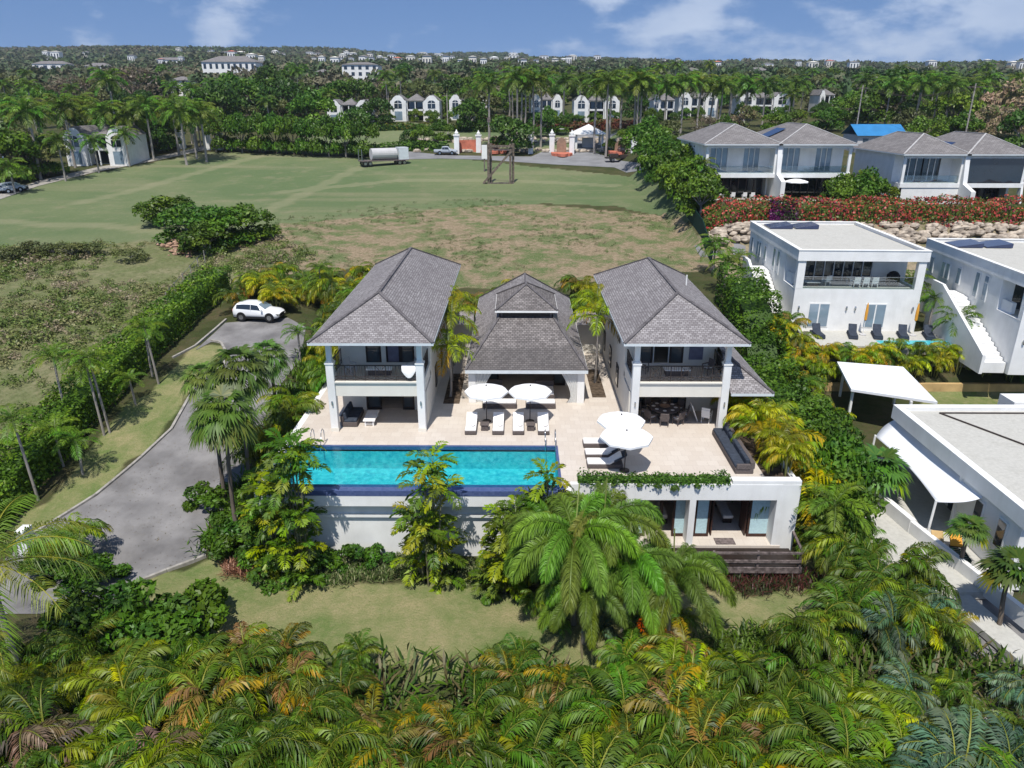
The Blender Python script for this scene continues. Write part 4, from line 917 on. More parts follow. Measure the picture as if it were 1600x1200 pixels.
# balcony furniture of the first house
x,y = wl(3.2,1.6); wicker_chair(x,y,R(200),'white lounge chair on the balcony of the flat-roofed house','balcony seats of the flat-roofed house',3.78,'white','cushion')
x,y = wl(1.9,1.4); t = thing('low_table',(x,y,3.78),'low dark table at the left end of the flat-roofed house balcony','table'); MB().box(x-.6,y-.4,4.1,x+.6,y+.4,4.16).build('tabletop','cushion',t); MB().box(x-.5,y-.3,3.78,x+.5,y+.3,4.1).build('base','wicker',t)
x,y = wl(6.3,1.7); t = thing('outdoor_table',(x,y,3.78),'long white dining table on the flat-roofed house balcony','table'); MB().box(x-1.2,y-.45,4.45,x+1.2,y+.45,4.5).build('tabletop','white',t)
for sx in (-1.1,1.1):
    for sy in (-.38,.38): MB().box(x+sx-.03,y+sy-.03,3.78,x+sx+.03,y+sy+.03,4.45).build('leg','white',t)
for k in range(3):
    wicker_chair(x-.8+k*.8,y-.75,math.pi,'white chair along the front of the balcony dining table, '+ordn(k,3),'balcony seats of the flat-roofed house',3.78,'white','grey_cloth')
x,y = wl(9.2,2.0); b = MB(); b.lathe([(.55,0),(.6,.3),(.55,.9),(.35,1.15),(.1,1.25)],(x,y,3.78),10); o = b.build('covered_barbecue','black',None); tag(o,'black covered barbecue at the right end of the balcony','barbecue')
# pool deck of the flat-roofed house
DK = [wl(-1,-4.4),wl(17,-4.4),wl(17,-1),wl(14.5,1.5),wl(11.2,0),wl(-1,0)]
tag(MB().prism(DK,-2.5,.02).build('neighbour_deck','roofgravel'),kind='structure')
px_,py_ = wl(6.5,-4.1); b=MB(); b.box(px_,py_,.0,px_+8.5,py_+1.3,.028); tag(b.build('neighbour_pool_water','pooltile'),kind='structure')
for k,(dx_) in enumerate((1.9,4.9,7.0,9.2,11.4)):
    x,y = wl(dx_,-1.7); t = lounger(x,y,WR+math.pi*(.92 if k else 1.0)+math.pi,'dark grey lounger on the white neighbour deck, %s of five' % ordn(k,5),1.0,'grey_cloth','grey_cloth',52,'dark loungers on the neighbour deck'); t.location.z=.02
def closed_umbrella(x,y,z,label):
    t = thing('closed_umbrella',(x,y,z),label,'umbrella','closed orange umbrellas'); MB().cyl((x,y,z),(x,y,z+3.0),.03).build('pole','white',t)
    MB().lathe([(.05,0),(.12,.1),(.13,.8),(.09,1.3),(.03,1.6)],(x,y,z+1.3),8).build('canopy','orange',t); MB().lathe([(.3,0),(.3,.08),(.05,.1)],(x,y,z),10).build('base','grey_wall',t)
x,y = wl(6.0,-1.2); closed_umbrella(x,y,.02,'closed orange umbrella by the left lower windows of the flat-roofed house'); x,y = wl(10.3,-1.2); closed_umbrella(x,y,.02,'closed orange umbrella at the right corner of the flat-roofed house')
# yellow retaining wall
tag(MB().box(25.0,56.7,-3.8,60,57.05,-2.5).build('retaining_wall','yellow'),'long ochre retaining wall below the palm hedge at the right edge','wall')

# flat canopy (carport)
t = thing('canopy',(27.5,52.5,-3.2),'tilted white flat canopy on white posts behind the lower right house','canopy')
cz = [PZ(1308,565,-.5),PZ(1411,573,-.35),PZ(1465,628,-.5),PZ(1330,608,-.65)]
b = MB(); b.v += cz+[p-Vector((0,0,.18)) for p in cz]; b.f += [(0,3,2,1),(4,5,6,7),(0,1,5,4),(1,2,6,5),(2,3,7,6),(3,0,4,7)]; b.build('roof','sailcloth',t)
for p,dx_,dy_ in ((cz[3],.35,.4),(cz[2],-1.5,.6),(cz[0],.4,-.6),(cz[1],-.5,-.6)): MB().box(p.x+dx_-.08,p.y+dy_-.08,-3.3,p.x+dx_+.08,p.y+dy_+.08,p.z-.19).build('post','white',t)
# shade sail
S = [PZ(1368,682,-1.6),PZ(1408,652,-.5),PZ(1546,773,-.55),PZ(1463,784,-1.5)]
t = thing('shade_sail',(25,40,-4),'large white curved shade sail stretched along the lower right house','shade sail')
b = MB(); n = 12
for i in range(n+1):
    for j in range(n+1):
        u, v = i/n, j/n
        u2 = u; A_ = S[0].lerp(S[3], u); B_ = S[1].lerp(S[2], u); p = A_.lerp(B_, v)
        inw = Vector((.3*math.sin(math.pi*u)*(1-v), 0, 0))+Vector((0, .35*math.sin(math.pi*v)*((u-.5)*-2), 0)) 
        p = p+inw+Vector((0,0,-.2*math.sin(math.pi*u)*math.sin(math.pi*v))); b.v.append(p)
for i in range(n):
    for j in range(n): a=i*(n+1)+j; b.f.append((a,a+n+1,a+n+2,a+1))
sl_ = b.build('sail','sailcloth',t,smooth=True)
md = sl_.modifiers.new('thick','SOLIDIFY'); md.thickness = .03
for p in (S[0],S[3]): MB().cyl((p.x-.1,p.y,-4.2),(p.x-.02,p.y,p.z+.1),.07).build('post','white',t)
# lower right house
nh = thing('neighbour_house',(29,38,-4.0),'low white house with a wide pale flat roof at the lower right edge','house')
x0 = 25.1
b = MB(); b.box(x0,31.9,-4.2,x0+.3,37.2,.15).box(x0+1.2,37.2,-4.2,x0+1.5,44.8,.15).box(x0,31.6,-4.2,40,31.9,.15).box(x0+1.5,44.5,-4.2,40,44.8,.15).box(x0+.3,36.9,-4.2,x0+1.5,37.2,.15)
b.build('wall','white',nh,bevel=.01)
b = MB(); b.box(x0-.2,31.3,-.45,x0+.25,45.1,.5).box(x0+.25,44.6,-.45,41,45.1,.5).box(x0+.25,31.3,-.45,41,31.75,.5); b.build('parapet','white',nh,bevel=.01)
MB().box(x0+.25,31.75,-.3,41,44.6,.22).build('roof','roofgravel',nh)
tag(MB().box(33.2,45.6,-4.2,41,47.2,.45).build('rear_block','white'),'white flat-roofed rear building at the right edge, behind the shade canopy','building')
for yy in (32.6,34.6): 
    w_ = MB().box(x0-.05,yy,-2.6,x0-.001,yy+.8,-.9).build('window','white',nh); MB().box(x0-.07,yy+.1,-2.5,x0-.053,yy+.7,-1.0).build('pane','darkglass',w_)
MB().box(x0+1.1,38.3,-4.0,x0+1.19,39.3,-1.3).build('door','darkglass',nh)
MB().box(x0-.06,31.6,-4.2,x0-.001,31.75,-.5).box(x0-.06,36.9,-4.2,x0-.001,37.1,-.5).build('pilaster','white',nh)
for k,(a,c) in enumerate((((27.5,44.2),(31,37.5)),((27.5,44.2),(40,44.2)))): MB().cyl((a[0],a[1],.28),(c[0],c[1],.28),.05,n=5).build('pipe','iron',nh)
tag(MB().prism([(19.2,36.5),(21,31),(25.05,31),(25.05,37.1),(26.3,37.2),(26.3,46),(23,46)],-4.3,-3.88).build('patio','roofgravel'),kind='structure')
gw = MB(); gw.bar((21.6,43.5,-3.6),(22.6,36.5,-3.6),.35,1.1); gw.bar((22.6,36.5,-3.6),(24.2,28.5,-3.7),.3,.9); tag(gw.build('garden_wall','white'),'low white garden wall along the patio of the lower right house','wall')
tag(MB().prism([(18.2,36.8),(21.4,31),(22.8,24.5),(24,24.5),(22.9,31),(20.5,38)],-4.4,-4.05).build('white_path','roofgravel'),kind='structure')
def deckchair(x,y,rz,label,cm='greenmesh',cc='cushion'):
    t = thing('deck_chair',(x,y,-3.88),label,'deck chair','green framed deck chairs on the lower right patio',rz,local=True)
    MB().box(-.33,-1,.28,-.27,.5,.34).box(.27,-1,.28,.33,.5,.34).box(-.27,-1,.28,.27,-.94,.34).build('frame',cm,t)
    for k in range(7): MB().box(-.27,-.88+k*.2,.3,.27,-.76+k*.2,.33).build('slat',cm,t)
    MB().prism_x([(.4,.32),(.95,.85),(.9,.9),(.35,.38)],-.3,.3).build('backrest',cc,t)
    for sx in (-.3,.3):
        for sy in (-.9,.4): MB().box(sx-.03,sy-.03,0,sx+.03,sy+.03,.28).build('leg',cm,t)
deckchair(24.0,34.2,R(-12),'green deck chair with orange headrest nearest the house wall',cc='orange'); deckchair(23.1,34.4,R(-12),'green deck chair further from the house wall, beside the orange one',cc='yellow')

# ================= UPPER DUPLEX HOUSES =================
def duplex_unit(t, x0, x1, D, H, glass, lower):
    b = MB(); th=.3; rec=2.6; zs=H*.47
    b.box(x0,rec,-3,x0+th,D,H); b.box(x1-th,rec,-3,x1,D,H); b.box(x0+th,D-th,-3,x1-th,D,H); b.box(x0+th,rec,zs,x0+1.2,rec+th,H); b.box(x1-1.6,rec,zs,x1-th,rec+th,H); mid=(x0+x1)/2
    if glass == 'blueglass': b.box(mid-1.2,rec,zs,mid+1.0,rec+th,H)
    if lower == 'closed': b.box(x0,-.1,-3,x1,.2,zs-.5)
    b.build('wall','white',t)
    if glass == 'darkglass' and lower == 'open': MB().box(x0+.36,-.06,zs+.02,x1-.36,-.02,H-.56).build('dark_screen','darkglass',t)
    MB().box(x0-.05,-.2,zs-.55,x1+.05,rec+.3,zs).build('balcony','white',t)
    b = MB(); b.box(x0,-.15,H-.55,x1,.2,H-.02); b.box(x0,-.1,zs,x0+.35,.2,H-.55); b.box(x1-.35,-.1,zs,x1,.2,H-.55); b.build('front_beam','white',t)
    w_ = MB()
    for a,c in (((x0+1.2,mid-1.2),(mid+1.0,x1-1.6)) if glass == 'blueglass' else ((x0+1.2,mid),(mid,x1-1.6))):
        for i in range(4): xx=a+(c-a)*i/3; w_.box(xx-.05,rec+.02,zs,xx+.05,rec+.1,H-.5)
    w_.box(x0+1.2,rec+.035,zs+.01,x1-1.6,rec+.085,zs+.08)
    g = w_.build('window_frame','white',t); MB().box(x0+1.2,rec+.12,zs,x1-1.6,rec+.16,H-.02).build('pane',glass,g)
    MB().box(x0+.35,.0,zs,x1-.35,.03,zs+1.0).build('glass_balustrade','clear',t)
    if lower != 'closed':
        MB().box(x0+.3,rec+1.5,-.2,x1-.3,rec+1.55,zs-.56).build('lower_glazing','darkglass',t)
        g = MB()
        for i in range(9): xx=x0+.4+(x1-x0-.8)*i/8; g.box(xx-.05,rec+1.4,0,xx+.05,rec+1.49,zs-.56)
        g.build('mullions','greywood',t); MB().box(x0-.2,-1.6,-3,x1+.2,rec+1.4,.0).build('terrace_floor','roofgravel',t)
def duplex(x0, y0, z, W, D, H, label, gl, low, solar):
    t = thing('duplex_house',(x0,y0,z),label,'house','hip-roofed duplex houses on the upper tier',local=True); g_ = .35
    duplex_unit(t,0,W,D,H,gl[0],low[0]); duplex_unit(t,W+g_,2*W+g_,D,H,gl[1],low[1])
    for a in (0,1): 
        xx = a*(W+g_); r = hip_roof(xx-.5,xx+W+.5-.14,-.7,D+.6,H,H+2.4,t,'shingle_far','roof',rm='ridge_pale')
        if a in solar:
            s = MB(); y_=D*.52; s.quad((xx+.5,y_-1.5,H+.62),(xx+.5,y_+2.5,H+.62),(xx+2.9,y_+2.5,H+1.75),(xx+2.9,y_-1.5,H+1.75)); s.v=[v for v in s.v]; s.build('solar_panel','solar',t)
    # battered fin wall between the units
    MB().prism_x([(-3.2,-3),(3.0,-3),(3.0,H),(-.3,H),(-.9,H*.47),(-3.2,H*.36)],W-.12,W+g_+.12).build('fin_wall','white',t)
    MB().prism_x([(-1.2,-3),(.4,-3),(.4,H*.5),(-.1,H*.5)],2*W+g_-.2,2*W+g_+.1).build('fin_wall','white',t)
    MB().box(-.1,-.1,-3,.3,.3,H*.5-.5).build('pier','white',t)
    return t
PXa = PX(1100,105,10)
duplex(PXa,105,6.5,9.7,17,7.3,'left pair of hip-roofed houses with pale curtained upper windows, above the red flowering hedge',('blueglass','blueglass'),('open','open'),(1,))
duplex(PX(1406,102,10),102,5.6,8.0,15,7.1,'right pair of hip-roofed houses with dark screened upper balconies and blue solar panels',('darkglass','darkglass'),('closed','open'),(1,))
for k,(px0,l) in enumerate(((1122,'left'),(1139,'second'),(1157,'third'),(1169,'fourth'))):
    x = PX(px0,106,6.5); wicker_chair(x,104.6,R(180),'pale terrace chair under the left duplex balcony, %s in its row' % l,'terrace chairs under the left duplex',6.52,'cushion','cushion')
umbrella(PX(1240,103,6.5),103.2,'small white umbrella on the upper terrace in front of the left duplex',1.6,2.9,grp='white sun umbrellas',z=6.5)
# blue roofed house
bx = PX(1338,150,12); t = thing('blue_roofed_house',(bx,150,9.7),'house with bright blue metal gable roof and grey walls behind the duplexes','house',local=True)
MB().box(0,0,-1,9,7,3.4).build('wall','grey_wall',t); b=MB(); b.quad((-.4,-.5,3.3),(9.4,-.5,3.3),(9.4,3.5,5.3),(-.4,3.5,5.3)); b.quad((9.4,7.5,3.3),(-.4,7.5,3.3),(-.4,3.5,5.3),(9.4,3.5,5.3)); b.build('roof','blueroof',t)
for i in range(4): w_=MB().box(1+i*2.1,-.05,1.6,2+i*2.1,0,2.8).build('window','darkglass',t)
MB().prism_x([(0,3.4),(7,3.4),(3.5,5.2)],8.8,9.0).build('gable','white',t)

# red hedge's rocky bank
def rock(b, c, r):
    s0=len(b.v); n=7
    for k,(f,zz) in enumerate(((.5,-.8),(1,-.25),(.95,.35),(.5,.8))):
        for i in range(n): a=2*math.pi*i/n; rr=r*f*random.uniform(.8,1.15); b.v.append(c+Vector((rr*math.cos(a)*1.25,rr*math.sin(a)*.9,zz*r*.8)))
    for k in range(3):
        for i in range(n): j=(i+1)%n; b.f.append((s0+k*n+i,s0+k*n+j,s0+(k+1)*n+j,s0+(k+1)*n+i))
    b.f.append(tuple(s0+i for i in reversed(range(n)))); b.f.append(tuple(s0+3*n+i for i in range(n)))
b = MB()
for i in range(420):
    k=random.random(); x=23.2+k*52; zz=random.random(); y=90.6-2.2*(1-zz)+random.uniform(-.3,.3); rock(b,Vector((x,y-.3,T(x,90.6-2.2*(1-zz))+.15)),random.uniform(.25,.62))
tag(b.build('rock_wall','stone'),'rough limestone boulder wall below the red flowering hedge','wall')

# ================= FAR ESTATE =================
def gable_bay(t, x0, x1, y0, D, H, arch=True):
    w_=x1-x0; cx=(x0+x1)/2; P=[(x0,-4),(x1,-4),(x1,H*.76),(cx+w_*.40,H*.82),(cx+w_*.26,H*.93),(cx+w_*.1,H*1.0),(cx-w_*.1,H*1.0),(cx-w_*.26,H*.93),(cx-w_*.40,H*.82),(x0,H*.76)]
    P=P; MB().prism_y(P,y0,y0+.4).build('gable_wall','white',t)
    MB().box(x0+.05,y0+.4,-4,x1-.05,y0+D,H*.8).build('wall','white',t)
    wd = w_*.24; q=[(cx-wd,H*.5),(cx+wd,H*.5),(cx+wd,H*.70)]+[(cx+wd*math.cos(math.pi*k/6),H*.70+wd*.7*math.sin(math.pi*k/6)) for k in range(1,6)]+[(cx-wd,H*.70)]
    win=MB().prism_y(q,y0-.08,y0-.005).build('arched_window','darkglass',t)
    MB().box(cx-.05,y0-.12,H*.5,cx+.05,y0-.085,H*.85).box(cx-wd,y0-.12,H*.68,cx+wd,y0-.085,H*.70).build('glazing_bar','white',win)
    MB().box(cx-wd,y0-.06,.3,cx+wd,y0-.005,H*.38).build('window','blueglass',t)
    b=MB(); b.quad((x0-.2,y0+.4,H*.8),(cx,y0+.4,H*1.04),(cx,y0+D,H*1.04),(x0-.2,y0+D,H*.8)); b.quad((cx,y0+.4,H*1.04),(x1+.2,y0+.4,H*.8),(x1+.2,y0+D,H*.8),(cx,y0+D,H*1.04)); b.build('roof','shingle_far',t)
def gable_villa(pxl, pxr, pyb, label, H=7.4, left=True, right=True, grp='white gabled villas beyond the estate gates', rz=0.):
    g = PG((pxl+pxr)/2,pyb); zx=g.y*math.cos(PIT)+(HC-g.z)*math.sin(PIT); W=(pxr-pxl)/F*zx; D=9.; H*=random.uniform(.84,.96)
    t = thing('gabled_villa',(g.x-W/2,g.y,g.z),label,'villa',grp,rz,local=True); bw=min(W*.32,5.6)
    if left: gable_bay(t,0,bw,-1.2,D,H)
    if right: gable_bay(t,W-bw,W,-1.2,D,H)
    xa=bw if left else 0; xb=W-bw if right else W
    MB().box(xa,1.5,-4,xb,D-1,H*.8).build('wall','white',t); MB().box(xa,-.4,H*.40,xb,1.5,H*.46).build('balcony','white',t)
    MB().box(xa+.2,1.44,H*.48,xb-.2,1.49,H*.74).build('window','darkglass',t); MB().box(xa+.2,1.44,.2,xb-.2,1.49,H*.36).build('window','darkglass',t)
    b=MB(); y0,y1=-.6,D; z0=H*.8; cx=(xa+xb)/2; z1=H*1.08; b.quad((xa-.1,y0,z0),(xb+.1,y0,z0),(cx,4.2,z1)); b.quad((xb+.1,y0,z0),(xb+.1,y1,z0),(cx,4.4,z1),(cx,4.2,z1)); b.quad((xb+.1,y1,z0),(xa-.1,y1,z0),(cx,4.4,z1)); b.quad((xa-.1,y1,z0),(xa-.1,y0,z0),(cx,4.2,z1),(cx,4.4,z1)); b.build('roof','shingle_far',t)
    for k in range(3): xx=xa+.2+(xb-xa-.4)*k/2; MB().box(xx-.12,-.4,-.5,xx+.12,-.15,z0).build('column','white',t)
    return t
VL = [(514,580,193),(612,688,189),(703,762,187),(830,878,187),(896,966,189),(1018,1052,188),(1058,1118,183),(1152,1230,180),(1276,1300,178)]
for k,(a,c,y_) in enumerate(VL): gable_villa(a,c,y_,'white gabled two-storey villa beyond the estate gates, %s in its row' % ordn(k,len(VL)),right=(c-a)>45)
gable_villa(98,198,262,'large white gabled villa with grey roof beside the palm-lined road on the left',8.0,left=False,grp=None) if False else None
g = PG(150,262)
t = gable_villa(112,208,258,'large white gabled villa beside the palm-lined road on the left',8.2,grp='white villas along the left road')
gable_villa(-30,20,255,'white villa partly hidden by trees at the left edge of the frame',7.5,grp='white villas along the left road')
def manor(pxl, pxr, pyb, H, label, nw, roofm='shingle_far', floors=2, D=12., grp='white houses on the near hillside', rise=.22, wallm='white', name='hillside_house'):
    g = PG((pxl+pxr)/2,pyb); zx=g.y*math.cos(PIT)+(HC-g.z)*math.sin(PIT); W=(pxr-pxl)/F*zx; D=min(D,W)
    t = thing(name,(g.x-W/2,g.y,g.z),label,'house',grp,local=True)
    MB().box(0,0,-5,W,D,H).build('wall',wallm,t)
    e=.6; zr=H+min(W,D)*rise; h=(D+2*e)/2; h=min(h,(W+2*e)/2-.05)
    a_,b_,c_,d_=Vector((-e,-e,H)),Vector((W+e,-e,H)),Vector((W+e,D+e,H)),Vector((-e,D+e,H)); f_,g_=Vector((-e+h,D/2,zr)),Vector((W+e-h,D/2,zr))
    b=MB(); b.quad(a_,b_,g_,f_); b.quad(b_,c_,g_); b.quad(c_,d_,f_,g_); b.quad(d_,a_,f_); b.build('roof',roofm,t)
    ww=W/nw
    for fl in range(floors):
        z0=H*(fl/floors)+H/floors*.22; z1=H*(fl/floors)+H/floors*.8
        for i in range(nw): MB().box(ww*(i+.28),-.08,z0,ww*(i+.72),-.0,z1).build('window','darkglass',t)
    return t
manor(318,402,124,9.5,'long white manor with dark windows and grey hip roof on the left hillside',9,D=16)
manor(52,106,112,6.5,'white house with pale grey hip roof near the top left, third along the hillside',4,floors=1)
manor(133,172,118,7,'white house with grey hip roof behind a bare brown tree at the left',3,floors=2)
manor(241,288,101,4.5,'low white house with grey hip roof, left of the long manor',5,floors=1)
manor(0,26,108,5,'small white house at the very left edge of the hillside',3,floors=1)
manor(536,592,130,9.0,'modern white house with dark terraces and grey roof above the villas',5,floors=3,rise=.12)
manor(900,946,117,5.0,'long low white block with balconies on the middle distance slope',8,floors=2,rise=.05)
manor(268,300,150,6.0,'small white porch house with red-brown roof on the left slope',2,floors=2,D=7)
manor(494,515,128,5.0,'small white house left of the modern terraced house',2,floors=2,D=7)
manor(1358,1398,142,4.5,'pale house with white roof among trees right of centre',3,floors=1,D=10)
manor(1168,1203,122,5.0,'white house with long pale roof in the middle distance, right of the palms',4,floors=1,D=12)
manor(1070,1094,124,5.5,'cream two-storey house in the middle distance, above the gabled villas',3,floors=2,wallm='cream',D=9)
manor(1108,1136,122,5.0,'pale flat-looking house in the middle distance, between two others',3,floors=1,D=9,rise=.08)
random.seed(21)
ridge = []
for k in range(96):
    for _ in range(50):
        px0=random.choice([random.uniform(60,1600),random.uniform(250,1100)]); py0=random.uniform(84,108)+(px0/1600)*10
        if all(abs(px0-q[0])>9 or abs(py0-q[1])>4 for q in ridge): break
    ridge.append((px0,py0))
ridge.sort()
for k,(px0,py0) in enumerate(ridge):
    w_=random.uniform(6,16); manor(px0-w_/2,px0+w_/2,py0,random.uniform(8,12),'tiny pale house on the distant ridge, %s of those scattered along it' % ordn(k,len(ridge)),3,random.choice(['shingle_far','shingle_far','white','cream','coral','roofgravel']),1,10,'tiny houses scattered on the distant ridge',.15,random.choice(['white','cream','white']),'distant_house')
# gates
def pillar(px0, pyb, h, label, grp='white estate gate pillars'):
    g=PG(px0,pyb); t=MB(); x,y,z=g; t.box(x-.55,y-.55,z-.6,x+.55,y+.55,z+h*.72).box(x-.7,y-.7,z+h*.72,x+.7,y+.7,z+h*.78); t.lathe([(.3,0),(.45,h*.06),(.2,h*.13),(.08,h*.2)],(x,y,z+h*.78),8); o=t.build('gate_pillar','white'); tag(o,label,'pillar',grp)
GP=[(714,240,5.2),(748,238,4.8),(829,240,5.0),(862,238,5.0),(893,241,5.2),(990,236,4.6)]
for k,(a,y_,h) in enumerate(GP): pillar(a,y_,h,'white gate pillar with ball finial, %s along the coral gates' % ordn(k,len(GP)))
def coral_wall(pts, name, label, grp='coral pink estate gate walls', top=None):
    b=MB()
    for a,c in zip(pts[:-1],pts[1:]):
        n=6
        for i in range(n):
            p=a.lerp(c,i/n); q=a.lerp(c,(i+1)/n); k=(i+.5)/n; h=top(k) if top else 2.6; z=min(T(p.x,p.y),T(q.x,q.y)); d=(q-p).normalized(); s=Vector((-d.y,d.x,0))*.2
            b.quad(Vector((p.x,p.y,z-1))-s,Vector((q.x,q.y,z-1))-s,Vector((q.x,q.y,z+h))-s,Vector((p.x,p.y,z+h))-s); b.quad(Vector((p.x,p.y,z+h))-s,Vector((q.x,q.y,z+h))-s,Vector((q.x,q.y,z+h))+s,Vector((p.x,p.y,z+h))+s); b.quad(Vector((q.x,q.y,z-1))+s,Vector((p.x,p.y,z-1))+s,Vector((p.x,p.y,z+h))+s,Vector((q.x,q.y,z+h))+s)
    tag(b.build(name,'coral'),label,'wall',grp)
coral_wall(G([(718,238),(746,237)]),'gate_wall','low coral pink wall between the two leftmost gate pillars')
def coral_gate(pxc, pyb, wpx, H, label):
    g=PG(pxc,pyb); zx=g.y*math.cos(PIT)+(HC-g.z)*math.sin(PIT); w_=wpx/F*zx/2
    t=thing('ornate_gate_wall',(g.x,g.y,g.z),label,'gate','curved coral gate walls',local=True)
    MB().box(-w_,-.3,-1,w_,.3,H*.48).prism_y([(-w_*.98,H*.48),(w_*.98,H*.48),(w_*.72,H*.66),(-w_*.72,H*.66)],-.29,.29).prism_y([(w_*.5*math.cos(math.pi*k/8),H*.66+H*.3*math.sin(math.pi*k/8)) for k in range(9)],-.28,.28).build('wall','coral',t); MB().lathe([(.02,0),(.55,.02),(.55,.1),(.02,.12)],(0,0,0),12).build('emblem','white',t).location=(0,-.36,H*.78); t.children[-1].rotation_euler=(math.pi/2,0,0)
    MB().prism_y([(w_*.47*math.cos(math.pi*k/8),H*.3+H*.22*math.sin(math.pi*k/8)) for k in range(9)]+[(-w_*.47,-.2),(w_*.47,-.2)],-.34,-.305).build('niche','plant_pot',t)
coral_gate(772,236,40,6.0,'left curved coral pink gate wall beside the round tree'); coral_gate(877,240,32,6.6,'right ornate coral pink gate wall with white emblem and planted niche'); coral_gate(968,238,34,4.6,'rear coral pink gate wall behind the gatehouse palms')
g=PG(922,236); t=thing('gatehouse',(g.x,g.y+6,g.z),'white hip-roofed open gatehouse pavilion in the middle of the estate entrance','pavilion',local=True)
b=MB(); e,zr=4.2,5.6; A=[Vector((-e,-e,3.5)),Vector((e,-e,3.5)),Vector((e,e,3.5)),Vector((-e,e,3.5))]; ap=Vector((0,0,zr))
for i in range(4): b.quad(A[i],A[(i+1)%4],ap)
b.build('roof','white',t)
for sx in (-3,3):
    for sy in (-3,3): MB().box(sx-.25,sy-.25,-1,sx+.25,sy+.25,3.5).build('column','white',t)
MB().box(-1.3,-1.3,-1,1.3,1.3,2.6).build('booth','grey_wall',t)
# white left gate
for k,(a,y_) in enumerate(((286,232),(326,234),(345,234))): pillar(a,y_,4.6,'short white pillar at the white side gate on the left road, %s of three' % ordn(k,3),'white side gate pillars')
for k,(p,q) in enumerate((((329,233),(343,233)),((348,233),(366,233)))):
    a,c=PG(*p),PG(*q); b=MB(); b.bar(a+Vector((0,0,.9)),c+Vector((0,0,.9)),.3,2.6); tag(b.build('side_gate_wall','white'),'white side gate wall panel, %s of the two' % ('left' if k==0 else 'right'),'wall','white side gate walls')

